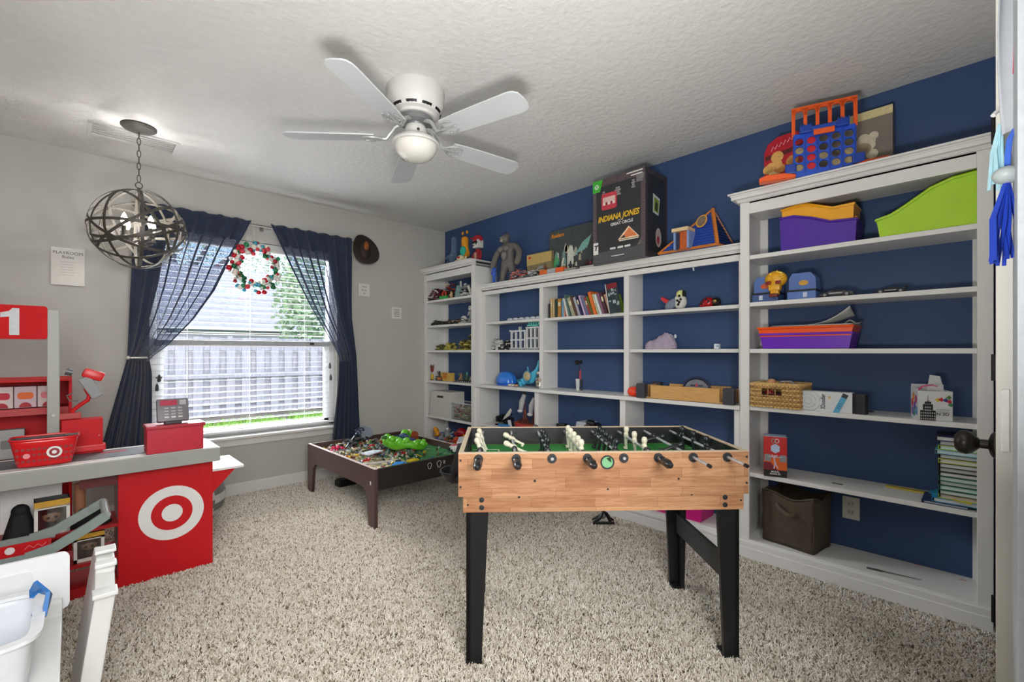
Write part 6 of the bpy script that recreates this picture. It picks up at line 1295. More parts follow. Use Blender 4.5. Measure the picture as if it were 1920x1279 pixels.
text('lettering', 'MODEL', .012, OFFW, t, (0, -.0012, h_*.125), bold=.0003); text('lettering', 'ENGINE KIT', .011, OFFW, t, (0, -.0012, h_*.07), sx=.85, bold=.0003)
t, w_ = SH('yellow_ruler', 'flat yellow strip lying on the shelf at the foot of the book stack', 'strip', 2.90, 1660, 1748, S5); MB().box((0, .02, .004), (w_, .035, .008), rz=-.06, bev=.001).build('strip', M('#b9a43a', .5), t); MB().box((w_*.46, .012, .006), (.012, .036, .010), rz=-.06).build('dark_end', M('#4a4330', .5), t)
t = thing('dark_strip', 'small dark metal strip lying on the shelf right of the red kit box', 'strip', (2.80, onX(2.80, 1570).y, S5), -pi/2); MB().box((0, 0, .002), (.045, .012, .004), bev=.001).cyl((-.012, 0, .004), (-.012, 0, .005), .003, n=8).build('strip', M('#55524e', .4), t)
zc = S5; COV = ['#2f3a5e', '#2d8fbf', '#c9cf3a', '#1f2023', '#2a8a6a', '#1d1e22', '#2c7f58', '#24262c', '#3a3a40', '#262a30', '#c8cf4a', '#2a2c33', '#58a0a8', '#b5cf2a', '#31406f', '#3a2f60', '#b9c93a']; GRN = ['#2a8a6a']
PGS = ['#c9ccd2', '#d9d9d8', '#d6c9c9', '#cfe0d8', '#d3e2dc', '#c9d6d0', '#cddad3', '#d8d8d6', '#d3d3d1', '#dadad8', '#d6d8d6', '#cfd9d9', '#cfe0e6', '#cddde3', '#d6d8da', '#d9d9d6', '#d9d9d9']
ORD = ['lowest', 'second', 'third', 'fourth', 'fifth', 'sixth', 'seventh', 'eighth', 'ninth', 'tenth', 'eleventh', 'twelfth', 'thirteenth', 'fourteenth', 'fifteenth', 'topmost']
CN = ['navy', 'sky blue', 'yellow-green', 'black', 'teal', 'black', 'green', 'black', 'grey', 'black', 'lime', 'black', 'pale teal', 'lime', 'dark blue', 'purple']
for i in range(16):
    hb_ = .0192 if i else .012; off = .0 if i not in (0, 1) else (-.055 if i == 0 else -.02)
    t, w_ = SH('hardback_book', f'thin hardback with a {CN[i]} cover, {ORD[i]} in the stack of books by the doorway', 'book', 2.735+.004*(i % 3), 1759-(6 if i in (12, 15) else 0), 1850, zc, 'stacked hardbacks by the doorway')
    x_ = -(.0)+off; bw_ = w_+.0
    MB().box((x_, .085, .0011), (bw_, .17, .0022)).box((x_, .085, hb_-.0013), (bw_, .17, .0022)).box((x_-bw_/2+.001, .085, hb_/2), (.002, .17, hb_-.001)).build('cover', M(COV[i], .45), t)
    MB().box((x_+.003, .086, hb_/2), (bw_-.008, .162, hb_-.0046)).build('pages', M(PGS[i], .8, var=.06, vscale=200, stretch=(1, 1, 30)), t); zc += hb_+.0002
t, w_ = SH('yellow_bookmark', 'yellow paper slip sticking out of the lower part of the book stack', 'bookmark', 2.728, 1786, 1822, S5+.033); MB().box((0, .004, .0), (w_, .02, .003), ry=.10, bev=.0008).build('slip', M('#cfc532', .5), t)
t, w_ = SH('blue_booklet', 'bright blue booklet poking out from under the stack of books', 'booklet', 2.79, 1742, 1762, S5+.013); MB().box((0, .03, .012), (w_, .06, .02), bev=.001).build('cover', M('#2f8fc4', .4), t); MB().box((-w_*.4, -.001, .012), (.008, .002, .018)).build('label', M('#20303a', .5), t)
# brown fabric bin
t = thing('fabric_bin', 'brown fabric storage bin with a loop handle on the bottom shelf', 'storage bin', (0, 0, 0), 0); FBn = M('#4a4032', .9, var=.12, vscale=30, bump=.4, bscale=600)
def g2(u, v, z): p = onZ(z, u, v); return Vector((p.x, p.y, z))
zb = DK+.001
F0 = g2(1430, 1013, zb); F1 = g2(1523, 1049, zb); F0.x = max(F0.x, 2.70)
F1 = Vector((2.735, F1.y if False else onX(2.735, 1525).y, zb)); F0 = Vector((2.775, onX(2.775, 1430).y, zb)); dv = (F1-F0); pe = Vector((-dv.y, dv.x, 0)).normalized(); pe = pe if pe.x > 0 else -pe
dd = .205; K = [F0, F1, F1+pe*dd, F0+pe*dd]; cen = sum(K, Vector())/4; Hf = .275
t.location = (cen.x, cen.y, zb)
b = MB()
def wall(i, u, v):
    a = K[i]-cen; c = K[(i+1) % 4]-cen; p = a.lerp(c, u); k = 1+.02*v; bul = .012*sin(pi*u)*sin(pi*v)*(1 if i != 3 else -.2)+.004*sin(9*u+5*v); n = Vector((c.y-a.y, a.x-c.x, 0)).normalized(); z = Hf*v+(.012*sin(2.4*pi*u+i)-.010*sin(pi*u))*v**3
    return (p.x*k+n.x*bul, p.y*k+n.y*bul, z)
for i in range(4): b.grid(lambda u, v, i=i: wall(i, u, v), 14, 12)
bmesh.ops.remove_doubles(b.bm, verts=b.bm.verts, dist=.004); b.quad(*[tuple(k_-cen+Vector((0, 0, .003))) for k_ in K])
o = b.build('fabric_shell', FBn, t, 80); o.modifiers.new('th', 'SOLIDIFY').thickness = .004
b = MB(); b.tube([Vector(wall(i, u/8, 1)) for i in range(4) for u in range(8)], .006, 6, True); b.build('hem', FBn, t, 60)
hp = [Vector(wall(0, u, v))+Vector((-.010*q, -.004*q, 0)) for u, v, q in ((.30, .80, .4), (.36, .74, 1.6), (.48, .70, 2.2), (.60, .68, 1.6), (.66, .73, .4))]
MB().tube(hp, 1, prof=[(-.011, -.002), (.011, -.002), (.011, .002), (-.011, .002)], up=(0, 0, 1)).build('loop_handle', M('#5a4f40', .9), t, 50)
MB().box((0, 0, .2), (.18, .18, .003), rz=atan2(dv.y, dv.x)).build('cardboard_insert', M('#6a5a48', .9), t)
pn = onZ(DK, 1625, 1066); p2 = onZ(DK, 1727, 1089)
t = thing('grey_pencil', 'thin grey pencil-like stick lying on the bottom shelf right of the brown bin', 'stick', (pn.x, pn.y, DK+.0045)); q_ = Vector((p2.x-pn.x, p2.y-pn.y, 0))
MB().cyl((0, 0, 0), tuple(q_*.3), .0045, n=7).build('grip', M('#4a4a4a', .5, var=.4, vscale=200), t); MB().cyl(tuple(q_*.3), tuple(q_), .003, .0012, n=7).build('shaft', M('#5d5d5c', .5), t)
for u_, v_, l_ in ((1805, 1087, 'pale red crayon mark on the bottom shelf near the doorway stile'), (1722, 1059, 'pale red crayon mark at the back of the bottom shelf')):
    p = onZ(DK, u_, v_); t = thing('crayon_mark', l_, 'mark', (p.x-.006, p.y, DK), -pi/2); MB().prism([(-.012, -.003), (.0, -.004), (.013, -.001), (.004, .004), (-.01, .003)], .0012).build('wax', M('#d88a84', .7), t)
# ---- corner bookcase shelves
X = 2.74
t, w_ = SH('maroon_gunship', 'maroon and black brick-built gunship at the left end of the top corner shelf', 'brick model', X, 801, 824, S1); h_ = .125; bricks('model', t, w_, .10, h_, 110, ['#3a1a22', '#5c1a2c', '#222225', '#7a2a3a', '#9a9a98'], 11, lambda x: .5+.5*sin((x+.5)*2.6), smin=.014)
MB().box((.02, .02, h_*.85), (w_*.55, .012, .010), ry=.65).build('white_blade', M('#d5d5d2', .4), t); MB().box((-.02, .02, h_*.6), (w_*.5, .012, .010), ry=-.9).build('white_blade', M('#c3c3c0', .4), t)
t, w_ = SH('black_hauler', 'black brick-built hauler with a red ring and green base on the top corner shelf', 'brick model', X, 824, 843, S1); bricks('model', t, w_, .10, .15, 90, ['#1c1d1f', '#2f3134', '#a3271d', '#6a1f1a', '#1c1d1f'], 12, lambda x: .55+.45*(x+.5)); MB().tube([(.028*cos(a), -.002, .05+.028*sin(a)) for a in [2*pi*i/16 for i in range(16)]], .008, 6, True).build('red_ring', M('#c23a1f', .35), t, 60); MB().box((-.005, -.006, .016), (w_*.7, .03, .03), bev=.004).build('green_base', M('#2f9a45', .4), t); MB().box((.02, .02, .142), (.05, .03, .012), ry=-.3).build('pale_roof', M('#b9b09a', .5), t)
t, w_ = SH('tan_minifigure', 'small tan toy figure standing at the front of the top corner shelf', 'toy figure', 2.73, 840, 848, S1); minifig(t, .075, ['#b79a72', '#c9b08a', '#d3b48a', '#7a5a3a'], 0, .015, 0)
t, w_ = SH('teal_spaceship', 'teal-grey brick spaceship with an upright fin on the top corner shelf', 'brick model', X, 848, 860, S1); 
MB().prism([(-.045, 0), (.05, 0), (.05, .06), (.02, .12), (-.005, .12), (-.03, .06)], .06, Matrix.Translation((0, .08, 0)) @ FRONT).build('hull', M('#7f9896', .4, var=.1), t); MB().prism([(-.04, .03), (-.01, .11), (-.002, .11), (-.03, .03)], .062, Matrix.Translation((0, .081, 0)) @ FRONT).build('teal_stripe', M('#3f8a8a', .4), t); MB().box((.02, .05, .135), (.010, .02, .06)).build('fin', M('#b5bcba', .4), t)
t, w_ = SH('white_walker', 'black and white brick-built walker near the right end of the top corner shelf', 'brick model', X, 861, 875, S1); bricks('model', t, w_, .09, .125, 90, ['#1d1e20', '#cfcfcc', '#d9d9d6', '#2a2b2e', '#8a8c8e'], 14, lambda x: .8+.2*cos(7*x))
t, w_ = SH('olive_shuttle', 'olive and white brick shuttle half hidden at the right of the top corner shelf', 'brick model', X, 874, 886, S1); MB().prism([(-.04, 0), (.045, 0), (.045, .07), (.0, .095), (-.035, .06)], .05, Matrix.Translation((0, .08, 0)) @ FRONT).build('hull', M('#8f9350', .45, var=.15), t); MB().prism([(-.04, .09), (-.028, .1), (.02, .02), (.01, .0)], .02, Matrix.Translation((0, .025, 0)) @ FRONT).build('white_wing', M('#d5d5cc', .4), t)
R = random.Random(21)
for i, (u0, u1, h_, pal, lab) in enumerate(((807, 822, .05, ['#2b3a2c', '#1d211d', '#4a5240'], 'low dark green brick vehicle at the left of the second corner shelf'), (823, 834, .038, ['#27332a', '#55604c', '#1b1d1b'], 'low green and grey brick vehicle, second along the second corner shelf'), (835, 848, .048, ['#3a2f2a', '#2d3a2a', '#8a7a60', '#5a2a22'], 'brown and green brick vehicle in the middle of the second corner shelf'), (849, 858, .045, ['#4a4a44', '#8a6a3a', '#2a2a28'], 'small grey and amber brick vehicle left of the white dome model'), (859, 872, .06, ['#b5b7b4', '#d3d3cf', '#4a4d4f'], 'white-domed brick model beside the skeleton robot'))):
    t, w_ = SH('brick_vehicle', lab, 'brick model', X, u0, u1, S2, 'brick vehicles on the second corner shelf'); bricks('model', t, w_, .09, h_, 50, pal, 30+i, lambda x: .6+.4*cos(4*x))
    if i == 4: MB().sph((0, .03, .055), (.03, .028, .022), 12, 8).build('dome', M('#d6d6d2', .3), t, 60)
    else:
        b = MB()
        for s in (-1, 1): b.cyl((s*w_*.3, -.004, .013), (s*w_*.3, .01, .013), .012, n=12)
        b.build('wheel', BLACK, t, 40)
t, w_ = SH('skeleton_robot', 'tall pale grey skeleton robot at the right end of the second corner shelf', 'toy figure', X, 872, 884, S2); rh = HZ(X, 878, 574, S2); k = rh/.16
skin('body', M('#9c9d9a', .4, .3), t, [(0, .03, .07*k, .012), (0, .03, .10*k, .018), (0, .03, .12*k, .012), (-.025, .03, .115*k, .008), (-.03, .02, .07*k, .006), (.025, .03, .115*k, .008), (.03, .02, .07*k, .006), (-.012, .03, .035*k, .008), (-.014, .02, .005, .01), (.012, .03, .035*k, .008), (.014, .02, .005, .01)], [(0, 1), (1, 2), (1, 3), (3, 4), (1, 5), (5, 6), (0, 7), (7, 8), (0, 9), (9, 10)])
MB().sph((0, .025, .142*k), (.022, .02, .024), 12, 8).build('skull', M('#c9c9c4', .35), t, 60); b = MB()
for s in (-1, 1): b.sph((s*.009, .008, .144*k), (.005, .004, .006), 8, 6)
b.build('eye_socket', BLACK, t)
for u0, u1, h_, pal, sd, lab in ((816, 830, .06, ['#6b7038', '#2a2c22', '#b3a050', '#3a3d28'], 51, 'olive brick jungle model with palm leaves at the left of the third corner shelf'), (831, 846, .075, ['#a3a04a', '#4a4a30', '#c9b85a', '#3a3526'], 52, 'yellow-green brick jungle model in the middle of the third corner shelf'), (858, 872, .10, ['#8f8a3a', '#3f4a2a', '#c9b452', '#6a4a2a'], 53, 'golden brick temple model left of the tall jungle tower'), (872, 886, .15, ['#7d7a3a', '#3f5a2f', '#b9a54a', '#5a4a2a', '#cdbd6a'], 54, 'tall green and yellow brick jungle tower at the right of the third corner shelf')):
    t, w_ = SH('jungle_model', lab, 'brick model', X, u0, u1, S3, 'jungle brick models on the third corner shelf'); bricks('model', t, w_, .10, h_, 70, pal, sd, lambda x: .7+.3*cos(5*x)); b = MB(); R = random.Random(sd)
    for i in range(7): a = R.uniform(0, 6.28); b.prism([(0, -.004), (.03, -.007), (.05, 0), (.03, .007), (0, .004)], .002, Matrix.Translation((0, .04, h_*.95)) @ Matrix.Rotation(a, 4, 'Z') @ Matrix.Rotation(.25, 4, 'Y'))
    b.build('palm_leaf', M('#33502a', .5), t)
t, w_ = SH('flexing_figure', 'muscular toy figure with both arms raised, leftmost on the fourth corner shelf', 'toy figure', 2.73, 801, 814, S4); fh = HZ(2.73, 808, 684, S4); k = fh/.105
skin('torso', M('#7a2f22', .5), t, [(0, .02, .052*k, .012), (0, .02, .074*k, .016), (-.018, .02, .08*k, .008), (-.026, .02, .09*k, .007), (-.024, .02, .106*k, .005), (.018, .02, .08*k, .008), (.026, .02, .09*k, .007), (.024, .02, .106*k, .005), (0, .02, .09*k, .009)], [(0, 1), (1, 2), (2, 3), (3, 4), (1, 5), (5, 6), (6, 7), (1, 8)])
skin('trousers', M('#c9a02a', .5), t, [(0, .02, .048*k, .013), (-.010, .02, .03*k, .010), (-.012, .02, .004, .010), (.010, .02, .03*k, .010), (.012, .02, .004, .010)], [(0, 1), (1, 2), (0, 3), (3, 4)]); MB().sph((0, .018, .094*k), .010, 10, 8).build('head', M('#4a231a', .5), t, 60); MB().box((0, .02, .002), (.045, .03, .004)).build('stand', BLACK, t)
t, w_ = SH('armoured_figure', 'orange and black armoured toy figure second from the left on the fourth corner shelf', 'toy figure', 2.73, 815, 827, S4); bricks('model', t, w_*.9, .05, .045, 34, ['#2a2a2c', '#c9762a', '#d98a3a', '#3a3a3d'], 61); minifig(t, .08, ['#2a2a2c', '#3a3326', '#17181a', '#17181a'], 0, .02, .025, 1)
t, w_ = SH('tiger_box', 'small orange box printed with a tiger face on the fourth corner shelf', 'box', 2.75, 826, 844, S4); h_ = .085; MB().box((0, .03, h_/2), (w_, .05, h_), bev=.001).build('carton', M('#c8a24a', .5, var=.1), t); printpoly(t, 'printed_face', '#c97a2a', circ(.03, 16, -.006, h_*.55)); 
for s in (-1, 1): printpoly(t, 'printed_ear', '#8a4a1f', circ(.010, 10, -.006+s*.024, h_*.85), 1); printpoly(t, 'printed_eye', '#231a14', circ(.004, 8, -.006+s*.011, h_*.58), 2); printpoly(t, 'printed_stripe', '#3a2418', [(-.006+s*.02, h_*.45), (-.006+s*.03, h_*.5), (-.006+s*.03, h_*.54)], 2)
t, w_ = SH('animal_diorama', 'black plinth with tan and white animal models at the right of the fourth corner shelf', 'brick model', 2.74, 850, 884, S4); MB().box((0, .05, .007), (w_, .09, .014), bev=.002).build('plinth', BLACK, t); R = random.Random(9); b = MB()
for i in range(9): b.box((-w_*.45+i*w_*.11, .004, .008), (.008, .004, .008))
b.build('white_track', M('#d3d3d0', .5), t)
for i, (x, hh, c_) in enumerate(((-.30, .085, '#b5794a'), (.0, .06, '#3f5a44'), (.30, .095, '#b9b3a6'))):
    skin('animal', M(c_, .5, var=.2, vscale=60), t, [(x*w_-.014, .05, hh*.5, .014), (x*w_+.014, .05, hh*.5, .015), (x*w_+.022, .035, hh*.85, .010), (x*w_+.03, .025, hh*.98, .008), (x*w_-.016, .04, .016, .006), (x*w_+.016, .04, .016, .006), (x*w_-.016, .06, .016, .006), (x*w_+.016, .06, .016, .006)], [(0, 1), (1, 2), (2, 3), (0, 4), (1, 5), (0, 6), (1, 7)], 1)
b = MB()
for i in range(16): b.box((R.uniform(-.45, .45)*w_, R.uniform(.03, .09), R.uniform(.02, .09)), (.012, .012, R.uniform(.008, .03)), rz=R.uniform(0, 3))
b.build('foliage_brick', M('#4a6a4a', .5), t)
MB().cyl((0, .06, .06), (0, .06, .10), .008, n=8).build('teal_top', M('#4fa39a', .4), t)
t, w_ = SH('white_file_box', 'white storage box with a black handle slot on the fifth corner shelf', 'storage box', 2.725, 806, 846, S5); h_ = HZ(2.725, 812, 733, S5); MB().prism([(-w_*.5, 0), (w_*.5, 0), (w_*.48, h_), (-w_*.44, h_)], .17, Matrix.Translation((0, .17, 0)) @ FRONT).build('carton', M('#c6c4bf', .5, var=.02), t); MB().prism(rrect(w_*.28, .022, .006), .002, FRONT, 0).build('handle_slot', M('#232325', .5), t, loc=(-.0, .0, h_*.80)); MB().box((.0, .085, h_+.001), (w_*.92, .17, .003)).build('lid', M('#cfcdc8', .5), t)
t, w_ = SH('clear_toy_bin', 'clear plastic bin full of mixed small toys on the fifth corner shelf', 'storage bin', 2.73, 842, 885, S5); h_ = .165
b = MB().box((0, .002, h_/2), (w_, .003, h_)).box((0, .17, h_/2), (w_, .003, h_)).box((-w_/2, .085, h_/2), (.003, .17, h_)).box((w_/2, .085, h_/2), (.003, .17, h_)).box((0, .085, .002), (w_, .17, .003)); b.build('tub', CLEAR, t); b = MB(); b.tube([(-w_/2, 0, h_), (w_/2, 0, h_), (w_/2, .172, h_), (-w_/2, .172, h_)], .006, 6, True); b.build('rim', M('#b9bdbd', .3), t)
o = loosepile('mixed_toys', t, 260, lambda R: (R.uniform(-.44, .44)*w_, R.uniform(.012, .15), .012+R.random()*.115), 77, .008, .02, [M(c, .4) for c in ('#b53a2f', '#8f9a4a', '#d9d6cf', '#7a5a3a', '#d07a3a', '#3a3f45', '#5a8a5a', '#c9b184', '#b9bcbf')]); o['kind'] = 'stuff'
t, w_ = SH('toy_crate', 'low grey crate of red, yellow and blue toys on the bottom corner shelf', 'toy crate', 2.70, 800, 884, DK); MB().box((0, .09, .03), (w_*.98, .17, .06), bev=.004).build('crate', M('#5f6468', .5), t); R = random.Random(14); o = loosepile('mixed_toys', t, 160, lambda R: (R.uniform(-.46, .46)*w_, R.uniform(.01, .17), .07+R.random()*.17*(1-abs(R.uniform(-.5, .5)))), 78, .012, .032, [M(c, .4) for c in ('#b3261f', '#d9921f', '#2f62b8', '#c9cbc9', '#6b6f73', '#b9402a', '#8f9599')]); o['kind'] = 'stuff'
t, w_ = SH('yellow_toy_crab', 'orange-yellow toy at the left of the crate on the bottom corner shelf', 'toy', 2.69, 806, 822, DK+.20); b = MB()
for i in range(7): b.sph((R.uniform(-.03, .03), .03+R.uniform(-.01, .02), R.uniform(-.02, .05)), (R.uniform(.016, .03),)*3, 8, 6)
b.build('body', M('#d98f1c', .4), t, 60)
t, w_ = SH('red_toy_dome', 'glossy red domed toy at the right of the crate on the bottom corner shelf', 'toy', 2.72, 846, 870, DK+.225); b = MB(); b.sph((0, .05, .02), (.06, .05, .045), 14, 10); b.sph((-.06, .03, .0), (.03, .025, .025), 10, 8); b.build('dome', M('#8d141c', .25), t, 60)
t, w_ = SH('silver_toy_robot', 'silver toy robot between the yellow toy and the red dome on the bottom corner shelf', 'toy', 2.70, 826, 842, DK+.21); b = MB(); b.sph((0, .03, .05), (.03, .026, .03), 12, 8); b.cyl((0, .03, -.02), (0, .03, .03), .024, .03, n=12); b.tube([(.02, .02, .02), (.06, .01, .05)], .006, 6); b.build('body', M('#a5aaad', .3, .4), t, 50)
# ---- low bookcase, left bay
XL = 2.835
Z1, Z2, ZL, Z5 = 1.4273, 1.1653, .8433, .4753
for i in range(6):
    t, w_ = SH('white_shell_toy', f"{('leftmost', 'second', 'third', 'fourth', 'fifth', 'rightmost')[i]} of six small white domed toys on the top shelf of the left bay", 'toy', XL, 947+i*10.6, 957+i*10.6, Z1, 'white domed toys in a row'); MB().sph((0, .03, .008), (w_*.48, .024, .02), 12, 8).build('dome', M('#cdd2d6', .4), t, 60); MB().box((0, .03, .003), (w_*.8, .05, .006), bev=.002).build('base', M('#7f8a94', .5), t)
t, w_ = SH('white_bot', 'white brick robot at the left of the second shelf in the left bay', 'brick model', XL, 922, 937, Z2); bricks('model', t, w_, .07, .115, 80, ['#2a2b2d', '#d6d6d3', '#c9c9c6', '#dcdcd9', '#9a9c9e'], 90, lambda x: .7+.3*cos(5*x))
t, w_ = SH('black_bike_model', 'black and white brick vehicle beside the white building model', 'brick model', XL, 937, 953, Z2); bricks('model', t, w_, .07, .085, 70, ['#1b1c1e', '#3a3d38', '#cfcfca', '#232426'], 91, lambda x: .6+.4*cos(4*x-.6))
def building(name, label, u0, u1, h, teal):
    t, w_ = SH(name, label, 'brick model', XL, u0, u1, Z2); WB = M('#d7d9da', .4)
    MB().box((0, .05, .006), (w_, .09, .012)).build('base', M('#8f9496', .4), t); MB().box((0, .07, h/2), (w_*.9, .04, h*.96)).build('core', M('#2f4f8a' if not teal else '#5a6a72', .5, var=.3, vscale=60), t)
    for i in range(4): MB().box((-w_*.45+i*w_*.3, .028, h/2), (.010, .02, h)).build('white_pillar', WB, t)
    for z in (.012, h*.5, h-.008): MB().box((0, .028, z), (w_*.98, .026, .012)).build('floor_band', WB, t)
    b = MB()
    for i in range(3):
        for z in (h*.25, h*.72): b.box((-w_*.3+i*w_*.3, .045, z), (w_*.16, .012, h*.26))
    b.build('dark_window', M('#23303f', .3), t)
    return t, w_, WB
t, w_, WB = building('white_villa_model', 'white pillared brick building model in the left bay', 954, 982, .175, False); MB().box((0, .05, .19), (.02, .02, .03)).build('chimney', M('#b9c6bd', .4), t); MB().box((-w_*.48, .03, .165), (.05, .012, .010), ry=.4).build('porch_beam', WB, t)
t, w_, WB = building('white_tower_model', 'white two-storey brick building with a teal roof terrace in the left bay', 983, 1008, .20, True); b = MB()
for i in range(5): b.box((-w_*.36+i*w_*.18, .04, .235), (.010, .012, .05))
b.box((0, .045, .262), (w_*.8, .05, .014)).box((0, .045, .21), (w_*.8, .05, .012)); b.build('teal_terrace', M('#5fc0b8', .4), t)
XG = 2.80
t, w_ = SH('blue_ribbed_dome', 'shiny blue ribbed dome toy on the ledge of the left bay', 'toy', XG, 923, 955, ZL); h_ = HZ(XG, 938, 697, ZL); b = MB()
def rib(u, v): a = 2*pi*u; r = 1+.10*abs(sin(4.5*a)); th = pi/2*v; return (w_*.48*r*cos(th)**.8*cos(a) if v < 1 else 0, .07+.065*r*cos(th)**.8*sin(a) if v < 1 else .07, .022+(h_-.022)*sin(th))
b.grid(rib, 54, 10, True); b.build('dome', M('#2b78d8', .2, var=.08), t, 70); MB().lathe([(.0, 0), (w_*.40, 0), (w_*.44, .022), (.0, .024)], 24, (0, .07, 0), sy=.85).build('base', M('#1f5ac0', .3), t, 40)
R = random.Random(41)
for i, (u_, c_, lab) in enumerate(((953, '#d8d2c6', 'small cream pebble-like toy on the ledge beside the blue dome'), (959, '#d9cfc0', 'small pale shell toy between the blue dome and the cyan creature'), (964, '#b98a6a', 'small brown nut-like toy left of the cyan creature'))):
    t, w_ = SH('small_shell', lab, 'shell', 2.765, u_-4, u_+4, ZL); b = MB(); b.sph((0, .02, .010), (w_*.5, .014, .010), 10, 7); b.sph((w_*.3, .02, .012), (.010, .010, .011), 8, 6); b.build('shell', M(c_, .5), t, 60)
t, w_ = SH('cyan_creature', 'cyan toy sea creature with a pale round belly and pointed tail on the ledge', 'toy', XG, 966, 1003, ZL); h_ = HZ(XG, 1000, 674, ZL); CY = M('#4fb6d8', .3, var=.08); k = w_/.27
skin('body', CY, t, [(-.09*k, .06, .045, .040*k), (-.02*k, .06, .07, .055*k), (.04*k, .06, .08, .05*k), (.08*k, .06, .13, .026*k), (.11*k, .06, .175, .015*k), (.12*k, .06, h_-.01, .004), (-.02*k, .06, .13, .010*k), (-.03*k, .06, .175, .004), (-.10*k, .02, .02, .014*k), (-.05*k, .0, .01, .012*k), (.03*k, .05, .02, .035*k)], [(0, 1), (1, 2), (2, 3), (3, 4), (4, 5), (1, 6), (6, 7), (0, 8), (8, 9), (2, 10)])
MB().sph((.02*k, .012, .095), (.05*k, .022, .042), 16, 10).build('belly', M('#b9ac88', .7, var=.3, vscale=160, bump=.5), t, 60); MB().tube([(.02*k+.052*k*cos(a), .008, .095+.044*sin(a)) for a in [2*pi*i/20 for i in range(20)]], .004, 5, True).build('belly_rim', M('#2f8ab8', .3), t, 60)
b = MB()
for s in (0, .035): b.sph((-.115*k, .045+s, .06), .008, 8, 6)
b.build('eye', BLACK, t)
t, w_ = SH('glass_jar', 'tall clear jar filled with coloured bits at the right end of the left bay ledge', 'jar', 2.775, 999, 1012, ZL); h_ = HZ(2.775, 1005, 700, ZL)*.95; MB().lathe([(.0, .002), (w_*.48, .002), (w_*.5, h_*.7), (w_*.3, h_*.85), (w_*.32, h_)], 20, (0, .04, 0)).build('glass', CLEAR, t, 60); o = loosepile('coloured_bits', t, 70, lambda R: (R.uniform(-.32, .32)*w_, .04+R.uniform(-.02, .02), .01+R.random()*h_*.6), 79, .006, .012, [M(c, .5) for c in ('#c98a7a', '#8aa34a', '#d8d2c8', '#a05a4a', '#c9b07a')]); o['kind'] = 'stuff'; MB().cyl((0, .04, h_), (0, .04, h_+.018), w_*.34, n=18).build('lid', M('#c9c3ba', .4), t, 40)
# lower left bay: ship, dark vehicle with white wing, blue tray
XD = 2.79
t, w_ = SH('toy_sailing_ship', 'red-brown toy sailing ship with furled grey sails in the lower left bay', 'toy ship', XD, 958, 1000, Z5); SHB = M('#a1402c', .45, var=.15, vscale=50)
MB().prism([(-w_*.46, .055), (-w_*.40, .0), (w_*.38, .0), (w_*.48, .06), (w_*.30, .05), (-w_*.2, .042)], .09, Matrix.Translation((0, .12, 0)) @ FRONT).build('hull', SHB, t); MB().box((0, .03, .03), (w_*.8, .004, .012)).build('red_band', M('#c22f3a', .4), t)
for x, z0, z1, zs, zl in ((-.12, .04, .335, .16, .30), (.32, .04, .31, .14, .28)):
    MB().cyl((x*w_, .07, z0), (x*w_, .07, z1), .005, .003, n=8).build('mast', M('#6a3a28', .5), t)
    b = MB(); b.tube([(x*w_-.03, .05, zs), (x*w_-.012, .045, (zs+zl)*.5), (x*w_+.01, .055, zl)], [.018, .026, .017], 10); b.build('furled_sail', M('#b5b6ba', .7, var=.1), t, 60)
    b = MB(); b.sph((x*w_-.035, .045, zs-.008), (.030, .02, .016), 10, 7); b.build('sail_foot', M('#d5d7da', .6), t, 60)
    b = MB()
    for i in range(4): b.box((x*w_, .07, z0+.05+i*.022), (.05-.009*i, .006, .003))
    for s in (-1, 1): b.tube([(x*w_+s*.03, .07, z0), (x*w_+s*.004, .07, z0+.13)], .0018, 4)
    b.build('rope_ladder', M('#b0502f', .5), t)
    MB().cyl((x*w_, .07, z1-.03), (x*w_, .07, z1-.012), .014, .017, n=10).build('crow_nest', M('#2a2624', .5), t)
b = MB(); R = random.Random(19)
for i in range(24): b.box((R.uniform(-.4, .42)*w_, R.uniform(.04, .11), R.uniform(.05, .085)), (R.uniform(.008, .02), .012, R.uniform(.008, .02)))
b.build('deck_fitting', M('#5a3324', .5), t)
t, w_ = SH('black_glider', 'black toy aircraft with a white wing in the lower left bay', 'toy aircraft', XD, 922, 958, Z5); bricks('fuselage', t, w_*.7, .09, .11, 80, ['#121214', '#1d1d20', '#26262a', '#0f0f11'], 23, lambda x: .6+.4*cos(3*x), True, .02, .05)
MB().prism([(0, 0), (.09, .05), (.115, .10), (.10, .115), (.02, .03)], .006, Matrix.Translation((.015, .01, .055)) @ FRONT).build('white_wing', M('#c9c6ba', .4), t)
t, w_ = SH('blue_tray_toy', 'blue and white flat toy tray in front of the sailing ship', 'toy', 2.762, 934, 956, Z5); MB().box((0, .012, .014), (w_, .022, .028), bev=.003).build('tray', M('#3f7ec0', .4), t); MB().box((w_*.42, .012, .035), (.02, .02, .07), ry=-.3).build('white_fin', M('#d3d8de', .4), t); MB().box((-w_*.3, .012, .032), (.03, .018, .012)).build('olive_piece', M('#6a6a3a', .5), t)
